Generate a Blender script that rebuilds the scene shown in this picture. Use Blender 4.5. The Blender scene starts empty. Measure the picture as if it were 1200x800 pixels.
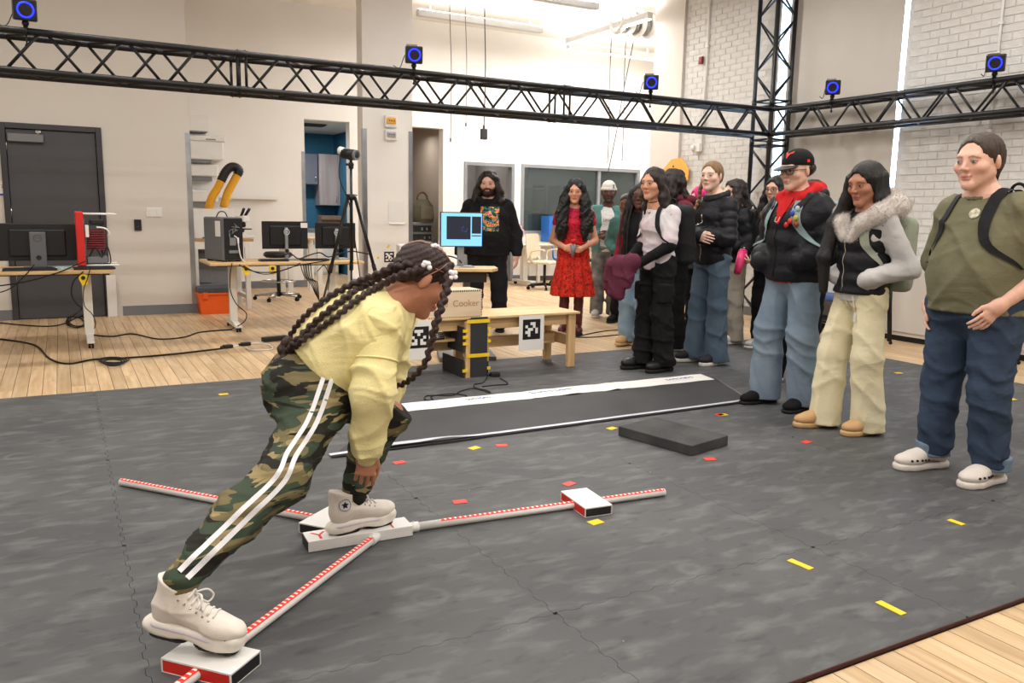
import bpy, bmesh, math, random
import numpy as np
from mathutils import Vector, Matrix, Euler
random.seed(7)
SC = bpy.context.scene
COL = SC.collection
# ------------------------------------------------------------------ camera
FPX, CAM_H = 954.8, 1.29
PIT, ROL, YAW = math.radians(9.037), math.radians(1.072), math.radians(28.901)
def cam_basis():
    cy, sy = math.cos(YAW), math.sin(YAW)
    w = np.array([sy*math.cos(PIT), cy*math.cos(PIT), -math.sin(PIT)])
    rt = np.array([cy, -sy, 0.0]); up = np.cross(rt, w)
    return rt*math.cos(ROL)+up*math.sin(ROL), -rt*math.sin(ROL)+up*math.cos(ROL), w
CR, CU, CW = cam_basis()
CC = np.array([0, 0, CAM_H])
cd = bpy.data.cameras.new('camera'); cam = bpy.data.objects.new('camera', cd); COL.objects.link(cam)
cd.sensor_width = 36; cd.lens = 36*FPX/1200; cd.clip_start = .05; cd.clip_end = 100
cam.matrix_world = Matrix(((CR[0], CU[0], -CW[0], CC[0]), (CR[1], CU[1], -CW[1], CC[1]), (CR[2], CU[2], -CW[2], CC[2]), (0, 0, 0, 1)))
SC.camera = cam
SC.view_settings.view_transform = 'Standard'; SC.view_settings.look = 'None'
SC.view_settings.gamma = 1; SC.view_settings.use_curve_mapping = False
SC.view_settings.exposure = 0.0
# surveying helpers: where a sight line meets the floor, a wall or a given depth
def ray(x, y): return CW+(x-600)/FPX*CR-(y-400)/FPX*CU
def G(x, y, z=0.0): d = ray(x, y); return CC+d*(z-CC[2])/d[2]
def AY(x, y, Y): d = ray(x, y); return CC+d*(Y/d[1])
def AX(x, y, X): d = ray(x, y); return CC+d*(X/d[0])
def AD(x, y, dist):
    d = ray(x, y); n = np.array([CW[0], CW[1], 0]); n = n/np.linalg.norm(n); return CC+d*dist/(d@n)
def depth_of(p): n = np.array([CW[0], CW[1], 0]); n = n/np.linalg.norm(n); return float((np.array(p)-CC)@n)
# ------------------------------------------------------------------ world
W = bpy.data.worlds.new('world'); SC.world = W; W.use_nodes = True
W.node_tree.nodes['Background'].inputs[0].default_value = (.75, .85, 1, 1)
W.node_tree.nodes['Background'].inputs[1].default_value = 0.5
CEIL = 4.5
def area_light(name, loc, sx, sy, power, color=(1, .96, .9), rot=(0, 0, 0)):
    l = bpy.data.lights.new(name, 'AREA'); l.shape = 'RECTANGLE'; l.size = sx; l.size_y = sy; l.energy = power; l.color = color
    o = bpy.data.objects.new(name, l); o.location = loc; o.rotation_euler = rot; COL.objects.link(o); return o
HALL_POWER = 60; FAR_POWER = 52
# rows of pendant luminaires over the hall (their housings are built further down)
HALL_LAMPS = [(x, y) for y in (-1.2, 1.6, 4.4, 7.2) for x in (-1.2, 2.2, 5.6)]
for i, (x, y) in enumerate(HALL_LAMPS): area_light('lamp_light', (x, y, 4.18), 2.4, .12, HALL_POWER, (1, .972, .935))
# ------------------------------------------------------------------ materials
def lin(c):
    return tuple(((v/255)/12.92 if v/255 <= .04045 else ((v/255+.055)/1.055)**2.4) for v in c)
MATS = {}
def mat(name, rgb, rough=.6, metal=0.0, var=0.0, scale=20, bump=0.0, bscale=None, stretch=None, emit=None, estr=1.0, rgb2=None, spec=.4, alpha=None, trans=0.0, sheen=0.0, vcol=False, coat=0.0):
    if name in MATS: return MATS[name]
    m = bpy.data.materials.new(name); m.use_nodes = True; nt = m.node_tree; n = nt.nodes; L = nt.links
    b = n['Principled BSDF']; col = lin(rgb)+(1,)
    b.inputs['Base Color'].default_value = col; b.inputs['Roughness'].default_value = rough; b.inputs['Metallic'].default_value = metal
    b.inputs['Specular IOR Level'].default_value = spec
    if trans: b.inputs['Transmission Weight'].default_value = trans
    if sheen: b.inputs['Sheen Weight'].default_value = sheen
    if coat: b.inputs['Coat Weight'].default_value = coat
    if emit: b.inputs['Emission Color'].default_value = lin(emit)+(1,); b.inputs['Emission Strength'].default_value = estr
    tc = n.new('ShaderNodeTexCoord'); src = tc.outputs['Object']
    if stretch:
        mp = n.new('ShaderNodeMapping'); mp.inputs['Scale'].default_value = stretch; L.new(src, mp.inputs[0]); src = mp.outputs[0]
    if vcol:
        a = n.new('ShaderNodeAttribute'); a.attribute_name = 'Col'; L.new(a.outputs['Color'], b.inputs['Base Color'])
    if var or rgb2:
        ns = n.new('ShaderNodeTexNoise'); ns.inputs['Scale'].default_value = scale; ns.inputs['Detail'].default_value = 4; L.new(src, ns.inputs['Vector'])
        mx = n.new('ShaderNodeMix'); mx.data_type = 'RGBA'
        rp = n.new('ShaderNodeValToRGB'); rp.color_ramp.elements[0].position = .35; rp.color_ramp.elements[1].position = .65
        L.new(ns.outputs['Fac'], rp.inputs[0]); L.new(rp.outputs[0], mx.inputs['Factor'])
        c2 = lin(rgb2) if rgb2 else tuple(min(1, c*(1-var)) for c in col[:3])
        mx.inputs['A'].default_value = col; mx.inputs['B'].default_value = c2+(1,)
        if vcol:
            mx.blend_type = 'MULTIPLY'; L.new(a.outputs['Color'], mx.inputs['A']); mx.inputs['B'].default_value = (1-var, 1-var, 1-var, 1)
        L.new(mx.outputs['Result'], b.inputs['Base Color'])
    if bump:
        nb = n.new('ShaderNodeTexNoise'); nb.inputs['Scale'].default_value = bscale or scale; nb.inputs['Detail'].default_value = 3; L.new(src, nb.inputs['Vector'])
        bp = n.new('ShaderNodeBump'); bp.inputs['Strength'].default_value = bump; bp.inputs['Distance'].default_value = .01
        L.new(nb.outputs['Fac'], bp.inputs['Height']); L.new(bp.outputs[0], b.inputs['Normal'])
    MATS[name] = m; return m
# ------------------------------------------------------------------ mesh helpers
def tag(o, label=None, cat=None, group=None, kind=None):
    if label: o['label'] = label
    if cat: o['category'] = cat
    if group: o['group'] = group
    if kind: o['kind'] = kind
    return o
def empty(name, loc=(0, 0, 0), rz=0.0, label=None, cat=None, group=None, kind=None):
    o = bpy.data.objects.new(name, None); o.location = Vector([float(v) for v in loc]); o.rotation_euler = (0, 0, rz); o.empty_display_size = .1
    COL.objects.link(o); return tag(o, label, cat, group, kind)
class MB:
    def __init__(s): s.bm = bmesh.new(); s.slots = {}
    def _mark(s, geom, mi):
        if mi:
            for g in geom:
                if isinstance(g, bmesh.types.BMFace): g.material_index = mi
    def box(s, c, d, rot=None, bev=0.0, mi=0):
        M = Matrix.Translation(Vector([float(v) for v in c]))
        if rot is not None: M = M @ (rot if isinstance(rot, Matrix) else Euler(rot).to_matrix()).to_4x4()
        r = bmesh.ops.create_cube(s.bm, size=1, matrix=M @ Matrix.Diagonal((d[0], d[1], d[2], 1)))
        vs = r['verts']; fs = {f for v in vs for f in v.link_faces}
        for f in fs: f.material_index = mi
        if bev:
            es = list({e for v in vs for e in v.link_edges})
            bmesh.ops.bevel(s.bm, geom=es, offset=bev, segments=2, affect='EDGES', profile=.5)
        return s
    def bb(s, x0, x1, y0, y1, z0, z1, bev=0.0, mi=0):
        return s.box(((x0+x1)/2, (y0+y1)/2, (z0+z1)/2), (abs(x1-x0), abs(y1-y0), abs(z1-z0)), None, bev, mi)
    def cyl(s, a, b, r, r2=None, n=12, mi=0, cap=True):
        a = Vector([float(v) for v in a]); b = Vector([float(v) for v in b]); d = b-a
        M = Matrix.Translation((a+b)/2) @ d.to_track_quat('Z', 'Y').to_matrix().to_4x4()
        r_ = bmesh.ops.create_cone(s.bm, cap_ends=cap, segments=n, radius1=r, radius2=r if r2 is None else r2, depth=d.length, matrix=M)
        for f in {f for v in r_['verts'] for f in v.link_faces}:
            f.material_index = mi; f.smooth = len(f.verts) == 4
        return s
    def sph(s, c, r, n=12, mi=0, sc=(1, 1, 1), rot=None):
        M = Matrix.Translation(Vector([float(v) for v in c]))
        if rot is not None: M = M @ Euler(rot).to_matrix().to_4x4()
        r_ = bmesh.ops.create_uvsphere(s.bm, u_segments=n, v_segments=max(6, n*2//3), radius=r, matrix=M @ Matrix.Diagonal((*sc, 1)))
        for f in {f for v in r_['verts'] for f in v.link_faces}: f.material_index = mi; f.smooth = True
        return s
    def tube(s, pts, r, n=8, mi=0, closed=False):
        P = [Vector([float(v) for v in p]) for p in pts]; N = len(P); rings = []; nrm = None
        for i, p in enumerate(P):
            if closed: t = P[(i+1) % N]-P[i-1]
            else: t = P[min(i+1, N-1)]-P[max(i-1, 0)]
            if t.length < 1e-9: t = Vector((0, 0, 1))
            t.normalize()
            if nrm is None: nrm = t.orthogonal().normalized()
            nrm = nrm-t*nrm.dot(t)
            if nrm.length < 1e-6: nrm = t.orthogonal()
            nrm.normalize(); bn = t.cross(nrm); rr = r[i] if isinstance(r, (list, tuple)) else r
            rings.append([s.bm.verts.new(p+(nrm*math.cos(k*2*math.pi/n)+bn*math.sin(k*2*math.pi/n))*rr) for k in range(n)])
        for i in range(N if closed else N-1):
            A, B = rings[i], rings[(i+1) % N]
            for k in range(n):
                f = s.bm.faces.new((A[k], A[(k+1) % n], B[(k+1) % n], B[k])); f.smooth = True; f.material_index = mi
        if not closed:
            for R_, flip in ((rings[0], True), (rings[-1], False)):
                f = s.bm.faces.new(list(reversed(R_)) if flip else R_); f.material_index = mi
        return s
    def prism(s, poly, axis_o, u, v, w, th, mi=0):
        """polygon given in (u,v), extruded by th along w"""
        O = Vector([float(q) for q in axis_o]); u = Vector(u); v = Vector(v); w = Vector(w)
        a = [s.bm.verts.new(O+u*p[0]+v*p[1]) for p in poly]; b = [s.bm.verts.new(O+u*p[0]+v*p[1]+w*th) for p in poly]
        fs = [s.bm.faces.new(list(reversed(a))), s.bm.faces.new(b)]
        n = len(poly)
        for i in range(n): fs.append(s.bm.faces.new((a[i], a[(i+1) % n], b[(i+1) % n], b[i])))
        for f in fs: f.material_index = mi
        return s
    def lathe(s, prof, c=(0, 0, 0), n=20, mi=0):
        C = Vector([float(v) for v in c]); rings = []
        for (r, z) in prof: rings.append([s.bm.verts.new(C+Vector((r*math.cos(k*2*math.pi/n), r*math.sin(k*2*math.pi/n), z))) for k in range(n)])
        for i in range(len(rings)-1):
            for k in range(n):
                f = s.bm.faces.new((rings[i][k], rings[i][(k+1) % n], rings[i+1][(k+1) % n], rings[i+1][k])); f.smooth = True; f.material_index = mi
        for R_, fl in ((rings[0], 1), (rings[-1], 0)):
            f = s.bm.faces.new(list(reversed(R_)) if fl else R_); f.material_index = mi
        return s
    def quad(s, a, b, c, d, mi=0):
        f = s.bm.faces.new([s.bm.verts.new(Vector([float(v) for v in p])) for p in (a, b, c, d)]); f.material_index = mi; return s
    def build(s, name, m, parent=None, loc=None, rz=None):
        bmesh.ops.recalc_face_normals(s.bm, faces=s.bm.faces)
        me = bpy.data.meshes.new(name); s.bm.to_mesh(me); s.bm.free()
        for k in (m if isinstance(m, (list, tuple)) else [m]): me.materials.append(k)
        o = bpy.data.objects.new(name, me); COL.objects.link(o)
        if parent: o.parent = parent
        if loc is not None: o.location = Vector([float(v) for v in loc])
        if rz is not None: o.rotation_euler = (0, 0, rz)
        return o
def B(name, m, parent, *boxes, bev=0.0):
    mb = MB()
    for b in boxes: mb.bb(*b, bev=bev)
    return mb.build(name, m, parent)
def copy_tree(o, parent=None):
    c = o.copy(); COL.objects.link(c); c.parent = parent
    for ch in list(o.children): copy_tree(ch, c)
    return c
def text_mesh(body, size, align='LEFT'):
    cu = bpy.data.curves.new('lettering', 'FONT'); cu.body = body; cu.size = size; cu.align_x = align; cu.extrude = .0004
    o = bpy.data.objects.new('lettering', cu); COL.objects.link(o)
    bpy.context.view_layer.update()
    me = bpy.data.meshes.new_from_object(o.evaluated_get(bpy.context.evaluated_depsgraph_get()))
    bpy.data.objects.remove(o); bpy.data.curves.remove(cu); return me
def text(name, body, size, m, parent, M, align='LEFT'):
    """flat lettering placed by matrix M in the parent's frame (x along the text, y up, z out)"""
    me = text_mesh(body, size, align); me.materials.clear(); me.materials.append(m); me.transform(M)
    o = bpy.data.objects.new(name, me); COL.objects.link(o); o.parent = parent; return o
def frame(o, x, y):
    x = Vector(x).normalized(); y = Vector(y).normalized(); z = x.cross(y)
    return Matrix(((x[0], y[0], z[0], o[0]), (x[1], y[1], z[1], o[1]), (x[2], y[2], z[2], o[2]), (0, 0, 0, 1)))
def smooth_path(pts, per=6):
    P = [Vector([float(v) for v in p]) for p in pts]; out = []
    for i in range(len(P)-1):
        p0, p1, p2, p3 = P[max(i-1, 0)], P[i], P[i+1], P[min(i+2, len(P)-1)]
        for k in range(per):
            t = k/per
            out.append(.5*((2*p1)+(p2-p0)*t+(2*p0-5*p1+4*p2-p3)*t*t+(3*p1-p0-3*p2+p3)*t**3))
    out.append(P[-1]); return out
def wall_cells(mb, axis, p0, p1, a0, a1, z0, z1, holes):
    """a wall slab between p0 and p1 across `axis`, running a0..a1, with rectangular holes (a,b,zlo,zhi)"""
    A = sorted({a0, a1}|{h[0] for h in holes}|{h[1] for h in holes}); Z = sorted({z0, z1}|{h[2] for h in holes}|{h[3] for h in holes})
    A = [a for a in A if a0 <= a <= a1]; Z = [z for z in Z if z0 <= z <= z1]
    for i in range(len(A)-1):
        run = None
        for j in range(len(Z)-1):
            ca, cz = (A[i]+A[i+1])/2, (Z[j]+Z[j+1])/2
            inside = any(h[0] < ca < h[1] and h[2] < cz < h[3] for h in holes)
            if not inside:
                if run is None: run = [Z[j], Z[j+1]]
                else: run[1] = Z[j+1]
            if (inside or j == len(Z)-2) and run:
                if axis == 'Y': mb.bb(A[i], A[i+1], p0, p1, run[0], run[1])
                else: mb.bb(p0, p1, A[i], A[i+1], run[0], run[1])
                run = None
    bmesh.ops.remove_doubles(mb.bm, verts=mb.bm.verts, dist=1e-5)
    return mb
# ------------------------------------------------------------------ the setting
WOODZ = -.015
YL, YB, XR = 10.65, 13.6, 8.0          # left wall, far wall, right wall
M_wall = mat('painted_wall', (211, 205, 197), .85, var=.04, scale=1.2, bump=.03, bscale=60)
M_wallw = mat('white_wall', (232, 229, 224), .85, var=.03, scale=1.5, bump=.03, bscale=60)
M_ceil = mat('ceiling_paint', (236, 233, 228), .9, var=.03, scale=2)
M_base = mat('grey_vinyl_base', (112, 114, 118), .5, var=.08, scale=9)
M_brick = mat('white_painted_brick', (214, 212, 208), .7, var=.08, scale=14, bump=.25, bscale=45)
M_mortar = mat('painted_mortar', (206, 204, 200), .85, var=.08, scale=20, bump=.2, bscale=80)
M_steel = mat('brushed_steel', (180, 186, 194), .28, 1.0, var=.25, scale=6, stretch=(1, 1, .6))
M_black = mat('black_plastic', (26, 26, 28), .45, var=.15, scale=30)
M_blackm = mat('black_powder_coat', (18, 18, 20), .42, var=.2, scale=25)
M_white = mat('white_plastic', (226, 224, 220), .45, var=.03, scale=12)
M_greyp = mat('grey_plastic', (120, 122, 125), .5, var=.06, scale=14)
M_darkgrey = mat('dark_grey_paint', (74, 74, 78), .55, var=.05, scale=4)
M_frame = mat('grey_hollow_metal', (128, 130, 134), .5, var=.05, scale=7)
M_rubber = mat('black_rubber', (20, 20, 21), .75, var=.2, scale=40)
M_chrome = mat('satin_chrome', (190, 190, 190), .25, 1.0, var=.08, scale=30)
# wood floor: sub-floor slab with planks lying on it
def wood_mat(name, a, b, seam=False):
    m = bpy.data.materials.new(name); m.use_nodes = True; nt = m.node_tree; n = nt.nodes; L = nt.links; p = n['Principled BSDF']
    tc = n.new('ShaderNodeTexCoord'); mp = n.new('ShaderNodeMapping'); mp.inputs['Scale'].default_value = (14, 1.1, 14); L.new(tc.outputs['Object'], mp.inputs[0])
    oi = n.new('ShaderNodeObjectInfo'); ad = n.new('ShaderNodeVectorMath'); ad.operation = 'ADD'; L.new(mp.outputs[0], ad.inputs[0])
    mu = n.new('ShaderNodeMath'); mu.operation = 'MULTIPLY'; mu.inputs[1].default_value = 37; L.new(oi.outputs['Random'], mu.inputs[0]); L.new(mu.outputs[0], ad.inputs[1])
    ns = n.new('ShaderNodeTexNoise'); ns.inputs['Scale'].default_value = 2.2; ns.inputs['Detail'].default_value = 6; L.new(ad.outputs[0], ns.inputs['Vector'])
    rp = n.new('ShaderNodeValToRGB'); rp.color_ramp.elements[0].position = .3; rp.color_ramp.elements[1].position = .72
    rp.color_ramp.elements[0].color = lin(b)+(1,); rp.color_ramp.elements[1].color = lin(a)+(1,); L.new(ns.outputs['Fac'], rp.inputs[0])
    hs = n.new('ShaderNodeHueSaturation'); L.new(rp.outputs[0], hs.inputs['Color'])
    mr = n.new('ShaderNodeMapRange'); mr.inputs[3].default_value = .84; mr.inputs[4].default_value = 1.08; L.new(oi.outputs['Random'], mr.inputs[0])
    if seam:
        w2 = n.new('ShaderNodeTexWhiteNoise'); w2.noise_dimensions = '1D'; sx = n.new('ShaderNodeSeparateXYZ'); L.new(tc.outputs['Object'], sx.inputs[0])
        d = n.new('ShaderNodeMath'); d.operation = 'DIVIDE'; d.inputs[1].default_value = .09; L.new(sx.outputs[0], d.inputs[0]); fl = n.new('ShaderNodeMath'); fl.operation = 'FLOOR'; L.new(d.outputs[0], fl.inputs[0])
        L.new(fl.outputs[0], w2.inputs['W']); L.new(w2.outputs['Value'], mr.inputs[0])
    L.new(mr.outputs[0], hs.inputs['Value']); L.new(hs.outputs[0], p.inputs['Base Color'])
    p.inputs['Roughness'].default_value = .38; p.inputs['Specular IOR Level'].default_value = .35
    MATS[name] = m; return m
M_plank = wood_mat('maple_plank', (214, 188, 152), (184, 152, 112)); M_plank2 = wood_mat('maple_plank_far', (214, 188, 152), (184, 152, 112), True)
M_sub = mat('dark_plank_gap', (96, 70, 46), .8, var=.2, scale=8)
fl = MB(); fl.bb(-4.2, 12.6, -4.2, 18, -.12, WOODZ-.006); floor = fl.build('floor', M_sub); tag(floor, kind='structure')
PW = .09
plank_me = {}
def plank(x, y0, y1):
    ln = round(y1-y0, 2)
    if ln not in plank_me:
        mb = MB(); mb.bb(0, PW-.0035, 0, ln-.003, -.006, 0); o = mb.build('plank', M_plank); plank_me[ln] = o.data; bpy.data.objects.remove(o)
    o = bpy.data.objects.new('plank', plank_me[ln]); o.location = (x, y0, WOODZ); COL.objects.link(o); o.parent = floor
rng = random.Random(3)
far = MB()
def cuts(y0, y1, r):
    ys = [y0]; y = y0+r.choice([.3, .55, .8, 1.05])
    while y < y1-.3: ys.append(y); y += r.choice([.9, 1.2, 1.5])
    return ys+[y1]
nx0, nx1 = int(-4.1/PW), int(12.5/PW)
for i in range(nx0, nx1):
    x = i*PW
    # columns in the open beside and behind the mats
    if -.65 < x < 3.1:
        c = cuts(6.28, 10.65, rng)
        for a, b in zip(c[:-1], c[1:]): plank(x, a, b)
        far.bb(x, x+PW-.0035, 10.65, 17.9, WOODZ-.006, WOODZ)
    elif x < 6.72: far.bb(x, x+PW-.0035, 6.28, 17.9, WOODZ-.006, WOODZ)
    else: far.bb(x, x+PW-.0035, -4, 17.9, WOODZ-.006, WOODZ)
    if 1.5 < x < 3.5:
        c = [.25+.3*((i*7) % 3), 1.455]
        plank(x, c[0], c[1])
        far.bb(x, x+PW-.0035, -4, c[0], WOODZ-.006, WOODZ)
    elif x < 6.72: far.bb(x, x+PW-.0035, -4, 1.455, WOODZ-.006, WOODZ)
f2 = far.build('plank_field', M_plank2, floor); tag(f2, kind='stuff')
# foam mats with jigsaw edges
def mat_material():
    m = bpy.data.materials.new('grey_foam'); m.use_nodes = True; nt = m.node_tree; n = nt.nodes; L = nt.links; p = n['Principled BSDF']
    g = n.new('ShaderNodeNewGeometry'); src = g.outputs['Position']
    def noise(sc, det, dist=0.0, st=None):
        s = src
        if st:
            mp = n.new('ShaderNodeMapping'); mp.inputs['Scale'].default_value = st; mp.inputs['Rotation'].default_value = (0, 0, .5); L.new(src, mp.inputs[0]); s = mp.outputs[0]
        q = n.new('ShaderNodeTexNoise'); q.inputs['Scale'].default_value = sc; q.inputs['Detail'].default_value = det; q.inputs['Distortion'].default_value = dist; L.new(s, q.inputs['Vector']); return q.outputs['Fac']
    def ramp(f, p0, c0, p1, c1):
        r = n.new('ShaderNodeValToRGB'); e = r.color_ramp.elements; e[0].position = p0; e[1].position = p1; e[0].color = c0; e[1].color = c1; L.new(f, r.inputs[0]); return r.outputs[0]
    def mixc(f, a, b, mode='MIX'):
        x = n.new('ShaderNodeMix'); x.data_type = 'RGBA'; x.blend_type = mode
        if isinstance(f, float): x.inputs['Factor'].default_value = f
        else: L.new(f, x.inputs['Factor'])
        L.new(a, x.inputs['A']); L.new(b, x.inputs['B']); return x.outputs['Result']
    base = ramp(noise(1.6, 5), .3, lin((68, 69, 71))+(1,), .7, lin((84, 85, 86))+(1,))
    scuff = ramp(noise(6.5, 12, .25, (.8, 2.0, 1)), .50, (0, 0, 0, 1), .78, (.6, .6, .6, 1))
    dust = n.new('ShaderNodeRGB'); dust.outputs[0].default_value = lin((122, 122, 121))+(1,)
    c = mixc(scuff, base, dust.outputs[0])
    dk = ramp(noise(8.5, 10, .4, (1.0, 2.4, 1)), .56, (0, 0, 0, 1), .74, (.6, .6, .6, 1))
    dark = n.new('ShaderNodeRGB'); dark.outputs[0].default_value = lin((50, 50, 52))+(1,)
    c = mixc(dk, c, dark.outputs[0])
    # round shoe prints
    vo = n.new('ShaderNodeTexVoronoi'); vo.inputs['Scale'].default_value = 2.6; vo.feature = 'F1'; L.new(src, vo.inputs['Vector'])
    ring = ramp(vo.outputs['Distance'], .10, (0, 0, 0, 1), .2, (0, 0, 0, 1))
    r_ = ring.node.color_ramp; e = r_.elements.new(.15); e.color = (.35, .35, .35, 1)
    gate = ramp(noise(1.9, 2), .5, (0, 0, 0, 1), .62, (1, 1, 1, 1))
    c = mixc(mixc(1.0, ring, gate, 'MULTIPLY'), c, dust.outputs[0])
    vs = n.new('ShaderNodeTexVoronoi'); vs.inputs['Scale'].default_value = 9; L.new(src, vs.inputs['Vector'])
    sp = ramp(vs.outputs['Distance'], .018, (1, 1, 1, 1), .03, (0, 0, 0, 1)); gp = ramp(noise(2.3, 2), .55, (0, 0, 0, 1), .6, (.9, .9, .9, 1))
    wh = n.new('ShaderNodeRGB'); wh.outputs[0].default_value = lin((205, 200, 190))+(1,)
    c = mixc(mixc(1.0, sp, gp, 'MULTIPLY'), c, wh.outputs[0])
    L.new(c, p.inputs['Base Color']); p.inputs['Roughness'].default_value = .62; p.inputs['Specular IOR Level'].default_value = .35
    bp = n.new('ShaderNodeBump'); bp.inputs['Strength'].default_value = .12; bp.inputs['Distance'].default_value = .004; L.new(noise(90, 3), bp.inputs['Height']); L.new(bp.outputs[0], p.inputs['Normal'])
    return m
M_mat = mat_material()
M_matedge = mat('dark_red_foam_edge', (74, 40, 36), .8, var=.2, scale=30)
mats = empty('interlocking_mat_floor', (1.34, 3.3, 0), label='dark grey interlocking foam mats covering the middle of the wood floor', cat='mat')
xs = [-4.1]+[1.34+1.2*k for k in range(-4, 5)]+[6.715]; ys = [1.465, 2.1, 3.3, 4.5, 5.7, 6.27]
def jig(a, b, horiz, fixed, toothed):
    n = max(2, int(round(abs(b-a)/.05))); out = []
    for k in range(n):
        t0 = a+(b-a)*k/n; t1 = a+(b-a)*(k+1)/n; s = .006 if (int(round(min(t0, t1)/.05)) % 2) else -.006
        if not toothed: s = 0
        q = (t1-t0)*.15
        for t in (t0+q, t1-q): out.append((t, fixed+s) if horiz else (fixed+s, t))
    return out
for i in range(len(xs)-1):
    for j in range(len(ys)-1):
        x0, x1, y0, y1 = xs[i], xs[i+1], ys[j], ys[j+1]; e = .0008
        poly = jig(x0+e, x1-e, True, y0+(e if j else 0), j > 0)+jig(y0+e, y1-e, False, x1-e, i < len(xs)-2)+jig(x1-e, x0+e, True, y1-e, j < len(ys)-2)+jig(y1-e, y0+e, False, x0+e, i > 0)
        mb = MB(); mb.prism(poly, (-1.34, -3.3, 0), (1, 0, 0), (0, 1, 0), (0, 0, -1), .014)
        mb.build('mat_tile', M_mat, mats)
B('mat_edge_strip', M_matedge, mats, (-4.1-1.34, 6.715-1.34, 1.462-3.3, 1.465-3.3, -.014, -.001))
# walls
DX0, DX1, DZ = -.53, .47, 2.15         # door in the left wall (outside of frame)
mb = MB(); wall_cells(mb, 'Y', YL, YL+.25, -4.2, 1.42, WOODZ-.02, CEIL, [(DX0, DX1, -1, DZ)])
mb.bb(1.17, 1.42, YL+.25, YB, WOODZ-.02, CEIL); mb.bb(DX0-.1, DX1+.1, YL+.25, YL+.35, WOODZ-.02, DZ+.1)
wall_left = mb.build('wall_left', M_wall); tag(wall_left, kind='structure')
mb = MB(); mb.bb(3.57, 4.27, YL, YL+.22, WOODZ-.02, CEIL); wp = mb.build('wall_middle', M_wallw); tag(wp, kind='structure')
W2 = (7.64, 10.40, .88, 2.18); D2 = (6.45, 7.49, -1, 2.17); OA = (3.57, 4.33, -1, 2.72); OB = (5.0, 6.04, -1, 2.72)
mb = MB(); wall_cells(mb, 'Y', YB, YB+.2, 1.17, 12.6, WOODZ-.02, CEIL, [OA, OB, D2, W2]); wall_back = mb.build('wall_back', M_wallw); tag(wall_back, kind='structure')
mb = MB(); mb.bb(12.4, 12.6, 10.1, YB, WOODZ-.02, CEIL); mb.bb(XR, 12.6, 9.95, 10.16, WOODZ-.02, CEIL)
tag(mb.build('wall_far_right', M_wallw), kind='structure')
mb = MB(); mb.bb(-4.3, -4.1, -4.2, YL, WOODZ-.02, CEIL); tag(mb.build('wall_rear_left', M_wall), kind='structure')
mb = MB(); mb.bb(-4.3, XR+.2, -4.3, -4.1, WOODZ-.02, CEIL); tag(mb.build('wall_rear', M_wall), kind='structure')
mb = MB(); mb.bb(-4.3, 12.6, -4.3, YB+.2, CEIL, CEIL+.1); tag(mb.build('ceiling', M_ceil), kind='structure')
# right wall: painted brick with a tall window behind a roller shade
SH = (5.93, 7.72, 1.0, 4.3)             # window opening
mb = MB(); wall_cells(mb, 'X', XR, XR+.35, -4.2, 9.95, WOODZ-.02, CEIL, [SH]); wall_right = mb.build('wall_right', M_mortar); tag(wall_right, kind='structure')
brick_proto = None; BL, BH = .205, .0665; nb = 0; rest = MB()
cand = []
z = 0.0; row = 0
while z < CEIL-.08:
    y = 3.2-(.1075 if row % 2 else 0)
    while y < 9.45:
        if not (y+BL > SH[0]-.005 and y < SH[1]+.005 and z+BH > SH[2] and z < SH[3]): cand.append((y, z))
        y += .215
    z += .0765; row += 1
vis = lambda c: 1.4 < c[1] < 3.5 and 4.0 < c[0] < 5.75
first = [c for c in cand if vis(c)]; first.sort(key=lambda c: c[0]); keep = set(first[:300])
mbk = MB(); mbk.bb(-.0045, 0, 0, BL, 0, BH, bev=.002); o = mbk.build('brick', M_brick); bme = o.data; bpy.data.objects.remove(o)
for c in cand:
    if c in keep:
        o = bpy.data.objects.new('brick', bme); COL.objects.link(o); o.location = (XR-random.uniform(0, .003), c[0], c[1]); o.parent = wall_right
    else: rest.bb(XR-.0045-random.uniform(0, .001), XR, c[0], c[0]+BL, c[1], c[1]+BH)
tag(rest.build('brick_field', M_brick, wall_right), kind='stuff')
# smooth plaster return at the end of the brick wall, joint and its brown edge
mb = MB(); mb.bb(XR-.05, XR, 9.5, 10.16, WOODZ, CEIL); tag(mb.build('trim_1', M_wall), kind='structure')
M_shade = mat('grey_roller_shade', (196, 190, 182), .8, var=.03, scale=3)
M_day = mat('daylit_window_glass', (200, 225, 255), .3, emit=(185, 220, 255), estr=16)
win = empty('window_1', (XR+.3, 6.82, 1.0), kind='structure')
B('window_frame', M_white, win, (-.04, .04, SH[0]-6.82, SH[0]+.06-6.82, 0, 3.3), (-.04, .04, SH[1]-.06-6.82, SH[1]-6.82, 0, 3.3), (-.04, .04, SH[0]+.06-6.82, SH[1]-.06-6.82, 0, .06), (-.04, .04, -.03, .03, .06, 3.3))
B('pane', M_day, win, (.0, .01, SH[0]+.06-6.82, -.03, .06, 3.28)); B('pane', M_day, win, (.0, .01, .03, SH[1]-.06-6.82, .06, 3.28))
shade = empty('roller_shade', (XR-.02, 6.82, 1.03), label='large plain grey roller shade covering the tall window, daylight leaking round it', cat='window shade')
B('shade_cloth', M_shade, shade, (-.004, .002, SH[0]+.045-6.82, SH[1]-.17-6.82, 0, 3.35)); B('bottom_bar', M_white, shade, (-.012, .01, SH[0]+.045-6.82, SH[1]-.17-6.82, -.03, 0))
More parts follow.
